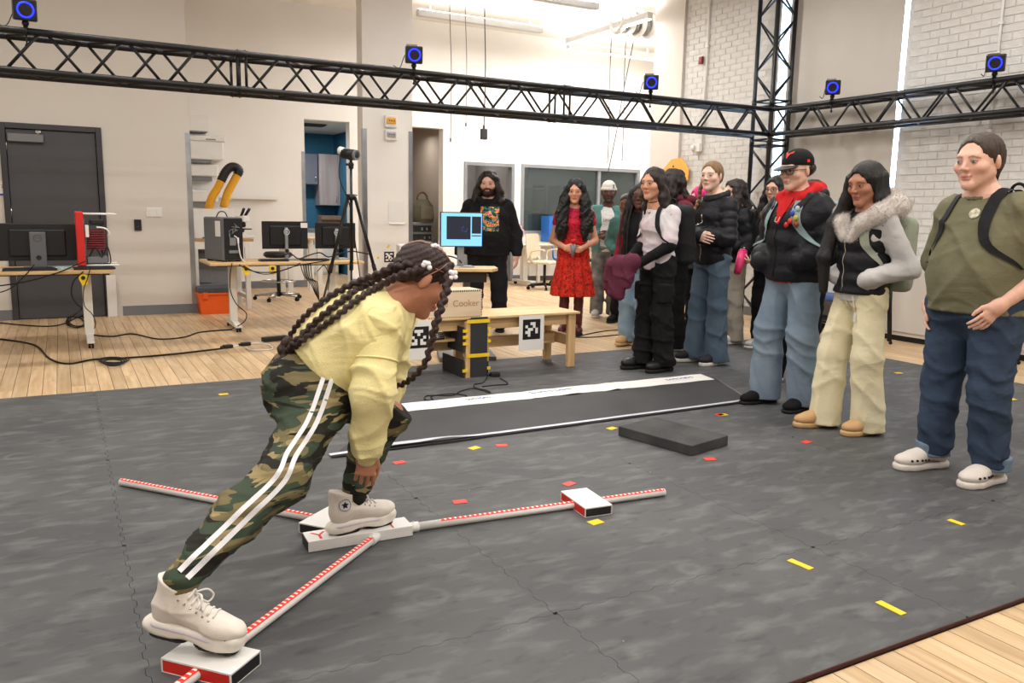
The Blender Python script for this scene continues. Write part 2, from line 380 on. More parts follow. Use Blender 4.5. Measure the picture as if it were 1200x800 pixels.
# far-room doors, frames and windows
def hollow_frame(name, x0, x1, z0, z1, y, w=.06, d=.14, sill=False, mullion=None):
    o = empty(name, ((x0+x1)/2, y, z0), kind='structure'); cx = (x0+x1)/2; H = z1-z0
    bx = [(x0-cx, x0-cx+w, -.02, d, 0, H), (x1-cx-w, x1-cx, -.02, d, 0, H), (x0-cx+w, x1-cx-w, -.02, d, H-w, H)]
    if sill: bx.append((x0-cx+w, x1-cx-w, -.02, d, 0, w))
    if mullion: bx.append((mullion-cx-.03, mullion-cx+.03, 0, d-.02, w if sill else 0, H-w))
    for b in bx: B('frame_member', M_frame, o, b)
    return o
M_glass = mat('dim_window_glass', (150, 170, 172), .04, trans=.92, spec=.6)
wf = hollow_frame('window_2', W2[0], W2[1], W2[2], W2[3], YB, sill=True, mullion=9.42)
for a, b in ((W2[0]+.06, 9.39), (9.45, W2[1]-.06)): B('pane', M_glass, wf, (a-9.02, b-9.02, .05, .058, .06, W2[3]-W2[2]-.06))
hollow_frame('door_2', D2[0], D2[1], 0, D2[3], YB)
# left door
dr = empty('door_1', ((DX0+DX1)/2, YL, WOODZ), kind='structure'); hw = (DX1-DX0)/2; H = DZ-WOODZ
M_door = mat('charcoal_door_paint', (72, 72, 75), .5, var=.05, scale=2.5)
M_dframe = mat('charcoal_frame_paint', (58, 58, 61), .5, var=.05, scale=4)
for b in ((-hw, -hw+.06, -.03, .12, 0, H), (hw-.06, hw, -.03, .12, 0, H), (-hw+.06, hw-.06, -.03, .12, H-.06, H)): B('frame_member', M_dframe, dr, b, bev=.004)
leaf = B('door_leaf', M_door, dr, (-hw+.065, hw-.065, .005, .05, .008, H-.065), bev=.003)
mb = MB(); mb.bb(-hw+.08, -hw+.42, -.055, .005, H-.20, H-.115, bev=.006); mb.build('door_closer', M_greyp, leaf)
mb = MB(); mb.bb(-hw+.35, -hw+.40, -.05, .02, H-.10, H-.075); mb.cyl((-hw+.37, -.04, H-.115), (-hw+.37, -.04, H-.07), .014); mb.build('closer_arm', M_chrome, leaf)
for zz in (.42, 1.15, 1.87): mb = MB(); mb.cyl((-hw+.062, -.004, zz), (-hw+.062, -.004, zz+.11), .009); mb.build('hinge', M_chrome, leaf)
# baseboards, corner guards
B_ = lambda nm, *bx: tag(B(nm, M_base, None, *bx), kind='structure')
B_('baseboard_left', (-4, DX0, YL-.012, YL, WOODZ, .10), (DX1+.12, 1.42, YL-.012, YL, WOODZ, .10))
B_('baseboard_back', (1.42, OA[0], YB-.012, YB, WOODZ, .10), (OA[1], OB[0], YB-.012, YB, WOODZ, .10), (OB[1], D2[0], YB-.012, YB, WOODZ, .10), (D2[1], 12.4, YB-.012, YB, WOODZ, .10))
B_('baseboard_middle', (3.57, 4.27, YL-.012, YL, WOODZ, .10))
B_('baseboard_right', (XR-.02, XR-.008, -4, 9.5, WOODZ, .10))
def guard(x, y, z0, z1, sx, wy, label):
    mb = MB(); mb.bb(x, x-sx*.055, y-.004, y-.001, z0, z1); mb.bb(x+sx*.001, x+sx*.004, y-.004, y+wy, z0, z1); o = mb.build('corner_guard', M_steel); tag(o, label, 'corner guard', 'steel corner guards')
guard(1.42, YL, WOODZ, 2.15, 1, .06, 'brushed steel corner guard on the wall edge beside the orange crate')
guard(3.57, YL, WOODZ, 2.34, -1, .06, 'brushed steel corner guard on the narrow white wall, behind the camera tripod')
guard(4.27, YL, WOODZ, 2.34, 1, .06, 'brushed steel corner guard on the narrow white wall, by the dim doorway')
guard(3.57, YB, .0, 2.2, 1, .05, 'steel corner guard low on the edge of the blue room doorway')
# rooms beyond the openings
M_blue = mat('blue_room_wall', (40, 98, 128), .7, var=.12, scale=3, stretch=(.4, 1, 3)); M_beige = mat('beige_room_wall', (176, 164, 152), .85, var=.05, scale=2)
M_greyroom = mat('grey_room_wall', (152, 150, 150), .8, var=.05, scale=2); M_tealroom = mat('dim_teal_room_wall', (112, 130, 132), .8, var=.2, scale=1.5)
M_ctile = mat('beyond_ceiling', (205, 198, 188), .9, var=.04, scale=2)
def room(name, x0, x1, y1, m, h):
    mb = MB(); mb.bb(x0, x1, y1, y1+.1, WOODZ, h); mb.bb(x0-.1, x0, YB+.2, y1+.1, WOODZ, h); mb.bb(x1, x1+.1, YB+.2, y1+.1, WOODZ, h)
    tag(mb.build('wall_'+name, m), kind='structure'); mb = MB(); mb.bb(x0, x1, YB+.2, y1, h-.02, h+.03); tag(mb.build('ceiling_'+name, M_ctile), kind='structure')
room('blue_room', 2.9, 4.95, 16.6, M_blue, 2.78); room('office', 5.06, 6.32, 16.0, M_beige, 3.0); room('corridor', 6.43, 7.52, 15.3, M_greyroom, 3.0); room('workshop', 7.63, 12.3, 16.5, M_tealroom, 3.0)
for x, y, sx, pw in ((3.9, 15.0, 1.2, 60), (5.7, 14.8, .8, 10), (7, 14.5, .7, 9), (9.6, 15.0, 2, 20)): area_light('room_light', (x, y, 2.7), sx, .3, pw, (1, .95, .88))
# ------------------------------------------------------------------ truss
TZ0, TS = 2.27, .29                     # lower chord height, chord spacing
TX, TY = 7.58, 7.38                     # inner chord lines
def tube_between(me_cache, name, a, b, r, parent, n=10, m=None):
    a = Vector(a); b = Vector(b); L = round((b-a).length, 3); key = (L, r, n)
    if key not in me_cache:
        mb = MB(); mb.cyl((0, 0, 0), (0, 0, L), r, n=n); o = mb.build(name, m or M_blackm); me_cache[key] = o.data; bpy.data.objects.remove(o)
    o = bpy.data.objects.new(name, me_cache[key]); COL.objects.link(o); o.parent = parent
    o.matrix_local = Matrix.Translation(a) @ (b-a).to_track_quat('Z', 'Y').to_matrix().to_4x4(); return o
TC = {}
def truss(name, label, origin, axis, u, v, length, joints, clip=None):
    """box truss: origin is one chord's start, axis the run, u and v the cross directions"""
    O = Vector(origin); ax = Vector(axis); u = Vector(u); v = Vector(v)
    root = empty(name, O, label=label, cat='truss', group='black box trusses'); Z = Vector((0, 0, 0))
    cor = [Z, u*TS, u*TS+v*TS, v*TS]
    for c in cor: tube_between(TC, 'chord_tube', c, c+ax*length, .0262, root, 14)
    edges = [0]+list(joints)+[length]
    for s0, s1 in zip(edges[:-1], edges[1:]):
        a0, a1 = s0+.05, s1-.05; n = max(1, int(round((a1-a0)/.29))); st = (a1-a0)/n
        for fi in range(4):
            p, q = cor[fi], cor[(fi+1) % 4]
            for k in range(n):
                A, Bq = (p, q) if (k+fi//1) % 2 == 0 else (q, p)
                tube_between(TC, 'brace', A+ax*(a0+k*st+.02), Bq+ax*(a0+(k+1)*st-.02), .012, root, 8)
            for s in (a0-.015, a1+.015):
                if 0.1 < s < length-.1: tube_between(TC, 'end_strut', p+ax*s, q+ax*s, .012, root, 8)
    for s in joints:
        for c in cor:
            mb = MB(); cc = c+ax*s; mb.cyl(cc-ax*.05, cc+ax*.05, .03, n=14)
            mb.cyl(cc-ax*.03-v*.035, cc-ax*.03+v*.035, .006, n=6); mb.cyl(cc+ax*.03-v*.035, cc+ax*.03+v*.035, .006, n=6); mb.build('coupler', M_blackm, root)
    return root
truss('lighting_truss', 'long black box truss running overhead in front of the charcoal door and white walls', (-2.6, TY, TZ0), (1, 0, 0), (0, 1, 0), (0, 0, 1), TX+2.6-.02, [TX+2.6-6.16, TX+2.6-2.91])
truss('lighting_truss', 'shorter black box truss running overhead in front of the grey roller shade', (TX, 1.6, TZ0), (0, 1, 0), (1, 0, 0), (0, 0, 1), TY-1.6-.02, [2.6])
truss('lighting_truss', 'upright black box truss tower standing at the corner behind the crowd', (TX, TY, WOODZ), (0, 0, 1), (1, 0, 0), (0, 1, 0), 4.35, [2.2, 2.66])
# motion capture cameras on the truss
M_ring = mat('blue_light_ring', (20, 30, 255), .3, emit=(24, 40, 255), estr=4.0); M_lens = mat('dark_lens', (8, 10, 18), .12, spec=.6)
def mocap(px, py, base, aim, label):
    root = empty('motion_capture_camera', base, label=label, cat='camera', group='motion capture cameras on the truss')
    aim = Vector(aim).normalized(); R = aim.to_track_quat('-Y', 'Z').to_matrix()
    c = Vector((0, 0, .125))
    f = lambda p: c+R @ Vector(p)
    mb = MB(); mb.box(c, (.155, .14, .155), R, bev=.012); mb.box(f((0, .085, 0)), (.13, .04, .13), R, bev=.008); body = mb.build('camera_body', M_black, root)
    mb = MB(); pts = [f((.052*math.cos(t), -.073, .052*math.sin(t))) for t in np.linspace(0, 2*math.pi, 33)[:-1]]; mb.tube(pts, .006, 8, closed=True); mb.build('light_ring', M_ring, body)
    mb = MB(); mb.cyl(f((0, -.05, 0)), f((0, -.076, 0)), .042, n=24); mb.build('lens', M_lens, body)
    mb = MB(); mb.box(f((-.02, .03, .085)), (.10, .07, .018), R, bev=.004); mb.build('heat_sink', M_chrome, body)
    mb = MB(); mb.cyl((0, 0, .0), (0, 0, .03), .016); mb.cyl((0, 0, .025), c+R @ Vector((0, .02, -.07)), .02); mb.sph((0, 0, .03), .025); mb.build('ball_mount', M_blackm, root)
    mb = MB(); ar = [Vector((math.cos(t)*.034, 0, math.sin(t)*.034-.028)) for t in np.linspace(-2.2, math.pi+2.2-math.pi*.0, 18)]
    ax2 = Vector((0, 1, 0)) if abs(base[0]-7.6) > .5 else Vector((1, 0, 0))
    ar = [ax2*p.x+Vector((0, 0, p.z)) for p in ar]; mb.tube(ar, .008, 6); mb.cyl((0, 0, -.06), (.0, 0, -.13), .006); mb.sph((0, 0, -.13), .013); mb.build('clamp', M_blackm, root)
    mb = MB(); b2 = f((0, .1, .02)); mb.tube(smooth_path([b2, b2+Vector((-.06, .05, -.02)), b2+Vector((-.12, .03, -.14)), Vector((-.2, .0, .01))]), .004, 6); mb.build('cable', M_rubber, root)
TT = TZ0+TS+.028
ctr = np.array([1.8, 2.9, .6])
for px, py, lab in ((30, 30, 'motion capture camera with blue ring above the charcoal door, leftmost on the truss'), (485, 92, 'motion capture camera with blue ring on the truss above the hanging cords'), (762, 118, 'motion capture camera with blue ring beside the edge of the brick wall')):
    p = AY(px, py, TY+.0); b = np.array([p[0], TY, TT]); mocap(px, py, b, np.array([.6, -.2, 1.25])-b+np.array([0, 0, 0]), lab)
for px, py, lab in ((975, 118, 'motion capture camera with blue ring nearest the truss tower on the right hand truss'), (1165, 92, 'motion capture camera with blue ring above the green shirted woman')):
    p = AX(px, py, TX); b = np.array([TX, p[1], TT]); mocap(px, py, b, np.array([.2, .8, 1.2])-b, lab)
# ------------------------------------------------------------------ pendant luminaires
M_lum = mat('luminaire_housing', (196, 195, 193), .5, var=.03, scale=5); M_tube = mat('lit_diffuser', (255, 250, 240), .4, emit=(255, 248, 236), estr=6)
def luminaire(cx, cy, z, length, alongx, label, group='linear pendant lights', lit=6):
    o = empty('pendant_light', (cx, cy, z), 0 if alongx else math.pi/2, label, 'light', group); h = length/2
    B('housing', M_lum, o, (-h, h, -.05, .05, .0, .09), bev=.006); B('diffuser', M_tube, o, (-h+.02, h-.02, -.04, .04, -.014, -.001) if lit else (-h+.02, h-.02, -.04, .04, .091, .1))
    for s in (-.8, .8): mb = MB(); mb.cyl((h*s, 0, .09), (h*s, 0, CEIL-z), .003, n=6); mb.build('suspension_wire', M_chrome, o)
    return o
for x, y in HALL_LAMPS: luminaire(x, y, 4.2, 2.5, True, 'linear pendant light over the hall, above the frame', 'linear pendant lights over the hall')
luminaire(5.93, 11.9, 4.15, 2.16, True, 'long pale linear pendant light above the dim doorway', lit=0)
luminaire(6.1, 10.15, 4.15, 1.6, True, 'linear pendant light ending beside the white ring duct', lit=0)
luminaire(7.82, 11.25, 4.15, 2.24, False, 'linear pendant light pointing away from the brick wall edge')
luminaire(9.0, 12.7, 4.15, 1.95, True, 'glowing linear pendant light above the far wide window')
for x, y, sx, sy in ((5.93, 11.9, 2.1, .1), (6.2, 10.15, 1.55, .1), (7.82, 11.25, .1, 2.2), (9.0, 12.7, 1.9, .1), (10.2, 11.4, 1.9, .1), ): area_light('lamp_light', (x, y, 4.12), sx, sy, FAR_POWER, (1, .98, .96)); area_light('lamp_uplight', (x, y, 4.27), sx, sy, FAR_POWER*.8, (1, .98, .96), (math.pi, 0, 0))
luminaire(10.2, 11.4, 4.15, 2.0, True, 'linear pendant light hidden past the brick wall edge')
# white ring duct
dp = AY(745, 8, 10.9); duct = empty('ring_duct', (dp[0], 10.9, 4.2), label='white corrugated ring duct hanging under the ceiling', cat='duct')
for k in range(4):
    mb = MB(); c = Vector((-.33+.2*k, 0, .05)); pts = [c+Vector((.0, .16*math.cos(t), .16*math.sin(t))) for t in np.linspace(0, 2*math.pi, 25)[:-1]]; mb.tube(pts, .045, 8, closed=True); mb.build('ring', M_white, duct)
    if k < 3: mb = MB(); pts = [c+Vector((.1, .12*math.cos(t), .12*math.sin(t))) for t in np.linspace(0, 2*math.pi, 25)[:-1]]; mb.tube(pts, .05, 8, closed=True); mb.build('ring_gap', M_greyp, duct)
mb = MB(); mb.cyl((.0, 0, .2), (0, 0, .32), .01); mb.cyl((-.3, 0, .05), (.3, 0, .05), .1, n=20); mb.build('hanger', M_white, duct)
# hanging cords
M_cord = mat('grey_cord', (70, 70, 72), .7, var=.1, scale=30)
def cord(px0, px1, py1, Y, r, label, box=False):
    p1 = AY(px1, py1, Y); p0 = AY(px0, 0, Y); L = CEIL-p1[2]
    o = empty('hanging_cord', p1, label=label, cat='cord', group='hanging pull cords'); mb = MB()
    dx = (p0[0]-p1[0])*L/max(.1, p0[2]-p1[2])
    mb.tube(smooth_path([(0, 0, 0), (dx*.3+.01, 0, L*.3), (dx*.6-.01, 0, L*.6), (dx, 0, L)]), r, 6); mb.build('cord', M_cord, o)
    mb = MB()
    if box: mb.box((0, 0, -.05), (.075, .05, .12), bev=.008); mb.cyl((0, 0, 0), (0, 0, .05), .014); mb.build('switch_box', M_darkgrey, o)
    else: mb.cyl((0, 0, -.02), (0, 0, .02), .008); mb.build('end_tip', M_black, o)
cord(528, 528, 164, 8.6, .004, 'thin black hanging cord left of the cord with a switch box'); cord(546, 546, 146, 8.6, .0035, 'shortest thin hanging cord beside the switch box cord')
cord(569, 567, 152, 8.6, .006, 'hanging cord with a dark switch box on its end', True)
cord(718, 712, 190, 12.4, .008, 'pale hanging cord before the far window, left of the slanted one'); cord(735, 729, 187, 12.4, .008, 'pale hanging cord near the edge of the brick wall')
cord(752, 712, 205, 12.2, .009, 'slanted hanging cord crossing in front of the far window')
# ------------------------------------------------------------------ left wall fittings
def wallbox(name, label, cat, px0, py0, px1, py1, m, th=.02, Y=YL, bev=.004):
    a = AY(px0, py0, Y); b = AY(px1, py1, Y); o = empty(name, ((a[0]+b[0])/2, Y, b[2]), label=label, cat=cat)
    w = (b[0]-a[0])/2; h = a[2]-b[2]; B('body', m, o, (-w, w, -th, -.0005, 0, h), bev=bev); return o, w, h
o, w, h = wallbox('light_switch_plate', 'white double light switch plate on the wall by the charcoal door', 'switch', 171, 243, 190, 254, M_white, .012)
for s in (-.5, .5): B('rocker', M_white, o, (w*s-.017, w*s+.017, -.018, -.012, h*.25, h*.75), bev=.002)
o, w, h = wallbox('card_reader', 'small black card reader on the wall under the light switch', 'card reader', 157, 257, 166, 270, M_black, .025)
mb = MB(); mb.sph((0, -.026, h*.35), .005); mb.build('indicator_light', M_greyp, o)
o, w, h = wallbox('wall_notice', 'white notice with a blue line at the left edge of the photo', 'sign', -14, 211, 6, 229, M_white, .006)
B('blue_band', mat('blue_print', (40, 70, 160), .5, var=.05), o, (-w, w, -.008, -.006, 0, .02)); text('lettering', '/12', .05, M_darkgrey, o, frame((-.0, -.0066, .08), (1, 0, 0), (0, 0, 1)))
p = AY(132, 322, YL-.12); o = empty('leaning_board', (p[0]-.02, YL-.02, WOODZ), label='short white board leaning on the wall beside the charcoal door', cat='board')
mb = MB(); mb.box((0, -.05, p[2]/2+.005), (.1, .03, p[2]+.01), (.09, 0, 0), bev=.004); mb.build('panel', M_white, o)
# alarm strobes and papers on the narrow white wall
def strobe(py0, py1, amber, label):
    o, w, h = wallbox('alarm_strobe', label, 'alarm', 450, py0, 464, py1, M_white, .05, YL, .008)
    B('lens', mat('amber_lens', (236, 168, 30), .3, spec=.5) if amber else mat('clear_lens', (170, 172, 176), .2, spec=.6), o, (-w*.75, w*.75, -.075, -.05, h*.3, h*.8), bev=.01)
    for k in (-1, 0, 1): mb = MB(); mb.sph((k*w*.4, -.075, h*.55), .012); mb.build('bulb', M_greyp, o)
strobe(135, 150, True, 'amber alarm strobe high on the narrow white wall'); strobe(152, 165, False, 'clear white alarm strobe just under the amber one')
o, w, h = wallbox('curled_paper', 'white paper curling off the narrow white wall', 'paper', 455, 236, 474, 262, mat('paper_white', (226, 224, 220), .8), .003, YL, 0)
mb = MB(); mb.box((0, -.012, .006), (2*w, .002, .03), (-.7, 0, 0)); mb.build('curled_edge', mat('paper_white', (226, 224, 220), .8), o)
M_paper = mat('paper_white', (226, 224, 220), .8); M_ink = mat('tag_black', (16, 16, 17), .7, var=.1, scale=20); M_ytape = mat('yellow_tape', (236, 200, 34), .5, var=.06, scale=20)
TAGS = {'a': ['11011', '01100', '10110', '00101', '11010'], 'b': ['00110', '10010', '01101', '11001', '01000'], 'c': ['01110', '00100', '10001', '01010', '11011'], 'd': ['01011', '11110', '01100', '10010', '10100']}
def fiducial(name, label, M, pw, ph, side, code, dy=0):
    """printed square marker on a sheet; M maps x right, y up, z out"""
    o = empty(name, M.translation, label=label, cat='marker tag', group='printed fiducial tags'); o.rotation_euler = M.to_euler()
    mb = MB(); mb.box((0, 0, 0), (pw, ph, .002)); mb.build('sheet', M_paper, o)
    mb = MB(); mb.box((0, dy, .0015), (side, side, .001)); mb.build('black_square', M_ink, o)
    q = side/7; wh = MB()
    for r, rowc in enumerate(TAGS[code]):
        for c, ch in enumerate(rowc):
            if ch == '1': wh.box(((c-2)*q, dy-(r-2)*q, .0025), (q, q, .001))
    wh.build('white_cells', M_paper, o)
    return o
p = AY(456, 301, YL-.006); fiducial('fiducial_tag', 'small printed square tag on the narrow white wall', frame(Vector(p), (1, 0, 0), (0, 0, 1)), .19, .24, .145, 'a', .0)
for px, py, rz in ((443, 302, .0), (455, 289, .9)):
    p = AY(px, py, YL-.003); mb = MB(); mb.box((0, 0, 0), (.028, .002, .06 if rz else .03), (0, rz*.6, 0)); o = mb.build('tape_bit', M_ytape, None, p); tag(o, 'bit of yellow tape beside the tag' if not rz else 'slanted bit of yellow tape above the tag on the narrow white wall', 'tape')
# ------------------------------------------------------------------ desks, computers
M_desk = mat('pale_wood_desktop', (214, 184, 138), .5, rgb2=(198, 164, 116), scale=4, stretch=(1, 9, 9)); M_legw = mat('white_desk_leg', (224, 221, 214), .45, var=.03, scale=9)
def tdesk(name, x0, x1, y0, y1, z, legs, label):
    o = empty(name, ((x0+x1)/2, (y0+y1)/2, WOODZ), label=label, cat='desk', group='wheeled computer desks'); hx, hy = (x1-x0)/2, (y1-y0)/2; z = z-WOODZ
    B('desktop', M_desk, o, (-hx, hx, -hy, hy, z-.03, z), bev=.008); B('underframe', M_blackm, o, (-hx+.1, hx-.1, -.12, .12, z-.055, z-.03))
    for lx in [q-(x0+x1)/2 for q in legs]:
        lg = B('leg', M_legw, o, (lx-.04, lx+.04, -.028, .028, .09, z-.03), bev=.006)
        mb = MB(); mb.prism([(-.29, .065), (-.05, .1), (.05, .1), (.29, .065), (.29, .045), (-.29, .045)], (lx-.03, 0, 0), (0, 1, 0), (0, 0, 1), (1, 0, 0), .06); mb.build('foot', M_legw, lg)
        for s in (-.27, .27):
            mb = MB(); mb.cyl((lx-.022, s, .028), (lx-.006, s, .028), .028, n=14); mb.cyl((lx+.006, s, .028), (lx+.022, s, .028), .028, n=14); mb.cyl((lx, s, .03), (lx, s, .06), .01); mb.build('caster', M_rubber, lg)
    return o
DZ1, DZ2 = .70, .72
tdesk('computer_desk', -1.35, .40, 8.22, 8.92, DZ1, (-1.05, .18), 'pale wood wheeled desk in front of the charcoal door')
tdesk('computer_desk', 1.30, 2.93, 8.72, 9.46, DZ2, (1.58, 2.66), 'pale wood wheeled desk carrying the black tower and two monitors')
M_scrn = mat('black_monitor_shell', (24, 24, 26), .4, var=.2, scale=10); M_std = mat('silver_stand', (150, 152, 156), .4, .6, var=.06, scale=9)
def monitor_back(x, y, z, w, h, lift, label, rz=0.0, stand_w=.11, brand=True, mst=None):
    o = empty('computer_monitor', (x, y, z), rz, label, 'monitor', 'monitors seen from behind'); mst = mst or M_std
    mb = MB(); mb.bb(-w/2, w/2, -.0, .025, lift, lift+h, bev=.006); mb.bb(-w*.34, w*.34, -.022, .0, lift+h*.12, lift+h*.85, bev=.012); mb.build('housing', M_scrn, o)
    B('screen', mat('screen_off', (10, 12, 14), .15, spec=.5), o, (-w/2+.01, w/2-.01, .0252, .027, lift+.015, lift+h-.01))
    st = B('stand_column', mst, o, (-stand_w/2, stand_w/2, -.06, -.024, .012, lift+h*.78), bev=.008)
    B('stand_base', mst, o, (-.13, .13, -.1, .09, 0, .012), bev=.005)
    if brand:
        mb = MB(); pts = [(.03*math.cos(t), -.061, lift+h*.62+.03*math.sin(t)) for t in np.linspace(0, 2*math.pi, 25)[:-1]]; mb.tube(pts, .003, 6, closed=True); mb.build('logo_ring', M_white if mst is M_std else M_darkgrey, st)
        text('lettering', 'DELL', .018, M_white if mst is M_std else M_darkgrey, st, frame((0, -.0612, lift+h*.62-.006), (1, 0, 0), (0, 0, 1)), 'CENTER')
    mb = MB(); mb.cyl((0, -.062, .1), (0, -.058, .1), .022, n=16); mb.build('cable_hole', M_black, o)
    return o
p = AY(44, 280, 8.55); M_std2 = mat('dark_grey_stand', (92, 93, 96), .5, var=.06, scale=9)
monitor_back(p[0], 8.6, DZ1+.001, .66, .335, .07, 'black monitor with a dark grey stand on the desk before the charcoal door', 0.0, .13, True, M_std2)
p = AY(335, 280, 9.1); monitor_back(p[0], 9.12, DZ2+.001, .50, .30, .12, 'black monitor with a white sticker beside the tower, left of the pair', .02, .035)
p2 = AY(392, 280, 9.1); monitor_back(p2[0]+.02, 9.12, DZ2+.001, .46, .29, .12, 'black monitor nearest the camera tripod, right of the pair', -.03, .035)
s = AY(357, 264, 9.09); mb = MB(); mb.box((0, 0, 0), (.075, .002, .055)); o = mb.build('sticker', M_paper, None, (s[0], 9.118, s[2])); tag(o, 'white sticker on the corner of a black monitor', 'sticker')
def keyboard(x, y, z, w, label, rz=0.0):
    o = empty('keyboard', (x, y, z+.001), rz, label, 'keyboard', 'black keyboards'); B('case', M_black, o, (-w/2, w/2, -.065, .065, 0, .018), bev=.004)
    mb = MB()
    for r in range(5):
        for k in range(14): mb.bb(-w/2+.012+k*(w-.024)/14+.001, -w/2+.012+(k+1)*(w-.024)/14-.001, -.055+r*.022, -.037+r*.022, .018, .023)
    tag(mb.build('keys', M_scrn, o), kind='stuff')
keyboard(AY(35, 306, 8.4)[0], 8.36, DZ1, .42, 'black keyboard under the monitor by the charcoal door'); keyboard(AY(110, 306, 8.45)[0]+.0, 8.38, DZ1, .34, 'short black keyboard under the red open computer', .02)
keyboard(AY(322, 303, 8.95)[0]-.02, 8.92, DZ2, .30, 'black keyboard under the stickered monitor'); keyboard(AY(355, 303, 8.95)[0]+.12, 8.92, DZ2, .3, 'black keyboard between the two paired monitors', .04)
mb = MB(); mb.box((0, 0, .012), (.14, .1, .024), (0, 0, .2), bev=.004); o = mb.build('circuit_board', mat('teal_board', (96, 150, 160), .5, rgb2=(180, 190, 190), scale=60), None, (AY(72, 307, 8.5)[0], 8.42, DZ1+.001)); tag(o, 'teal and grey circuit board lying on the desk between monitor and red computer', 'circuit board')
# red open-frame computer
rp = AY(112, 302, 8.5); red = empty('open_frame_computer', (rp[0], 8.55, DZ1+.001), 0, 'open computer with a red side panel and exposed red ribs on the left desk', 'computer')
M_redp = mat('red_panel', (196, 36, 34), .4, var=.08, scale=8); M_dred = mat('dark_red_fins', (120, 30, 40), .5, var=.1, scale=20)
mb = MB(); mb.bb(-.15, -.085, -.2, .2, .03, .52, bev=.01); mb.build('side_panel', M_redp, red)
for zz in (.035, .5): mb = MB(); mb.cyl((-.085, -.16, zz), (.19, -.16, zz), .008); mb.cyl((-.085, .16, zz), (.19, .16, zz), .008); mb.build('rail', M_white, red)
for k in range(9): B('fin', M_dred, red, (-.06, .085, -.12, .1, .17+k*.021, .183+k*.021), bev=.002)
B('motherboard', mat('green_grey_board', (70, 82, 76), .6, rgb2=(110, 116, 110), scale=50), red, (-.084, -.076, -.15, .17, .05, .46)); B('fan_duct', M_black, red, (-.03, .09, -.12, .12, .4, .45), bev=.01)
B('power_supply', M_greyp, red, (-.07, .1, -.13, .13, .05, .11), bev=.005); mb = MB(); mb.tube(smooth_path([(.02, -.14, .38), (.09, -.16, .37), (.12, -.15, .33), (.11, -.14, .3)]), .008, 6); mb.build('white_hose', M_white, red)
mb = MB(); mb.tube(smooth_path([(-.05, -.14, .12), (0, -.17, .2), (.05, -.15, .11), (.1, -.14, .2), (.12, -.15, .06), (.06, -.16, .05)]), .006, 6); mb.build('cable_loop', M_rubber, red); B('white_bracket', M_white, red, (-.075, -.045, -.17, -.14, .29, .4), bev=.004)
B('base_tray', M_black, red, (-.15, .12, -.2, .2, 0, .028), bev=.005)
# black computer tower
tp = AY(264, 300, 9.0); tw = empty('computer_tower', (tp[0], 9.08, DZ2+.001), .35, 'black computer tower with a grey side on the desk beside two monitors', 'computer'); M_tside = mat('grey_tower_side', (104, 106, 110), .4, var=.08, scale=5)
TH = .46
mb = MB(); mb.bb(-.115, .115, -.2, .2, .01, TH, bev=.02); mb.build('case', M_tside, tw)
mb = MB(); mb.bb(-.105, .105, -.212, -.198, .02, TH-.01, bev=.006); face = mb.build('rear_panel', M_black, tw)
mb = MB()
for k in range(7): a = random.uniform(-.07, .05); zz = random.uniform(.26, .4); mb.tube(smooth_path([(a, -.215, zz), (a+random.uniform(-.03, .06), -.225, zz+random.uniform(-.04, .04)), (a+random.uniform(-.04, .08), -.215, zz+random.uniform(-.06, .06))]), .0035, 5)
mb.build('silver_wires', M_greyp, face); B('port_block', M_white, face, (.035, .055, -.218, -.212, .19, .25)); B('port_block', M_greyp, face, (-.05, .02, -.217, -.212, .17, .25)); B('port_block', M_greyp, face, (-.06, .05, -.217, -.212, .09, .12))
mb = MB(); mb.tube(smooth_path([(.0, -.215, .27), (.03, -.23, .24), (.04, -.235, .14), (.06, -.24, .04), (.1, -.26, -.01)]), .006, 6); mb.build('white_cable', M_white, face); B('side_label', M_paper, tw, (-.1175, -.1152, -.15, -.05, .26, .42))
mb = MB(); mb.tube(smooth_path([(-.1, -.05, TH-.005), (-.07, -.06, TH+.05), (-.02, -.08, TH+.05), (0, -.1, TH-.005)]), .006, 6); mb.build('handle_wire', M_black, tw)
for k in (-.08, .08): B('foot', M_rubber, tw, (k-.02, k+.02, -.17, -.12, 0, .012)); B('foot', M_rubber, tw, (k-.02, k+.02, .12, .17, 0, .012))
# yellow clamps under desk edges
def clamp(px, py, Y, z, label):
    p = AY(px, py, Y); o = empty('spring_clamp', (p[0], Y, z), label=label, cat='clamp', group='yellow clamps on desk edges')
    mb = MB(); mb.prism([(-.03, .0), (.025, .0), (.04, -.04), (.03, -.09), (-.01, -.1), (-.035, -.04)], (0, -.012, 0), (1, 0, 0), (0, 0, 1), (0, 1, 0), .024); mb.build('jaw', M_ytape, o); mb = MB(); mb.cyl((0, -.02, -.03), (0, .02, -.03), .018); mb.build('spring', M_black, o); return o
clamp(97, 318, 8.215, DZ1-.032, 'yellow clamp under the edge of the left desk'); clamp(288, 311, 8.715, DZ2-.032, 'yellow clamp under the desk edge below the black tower'); clamp(319, 311, 8.715, DZ2-.032, 'yellow clamp under the desk edge below the keyboards')
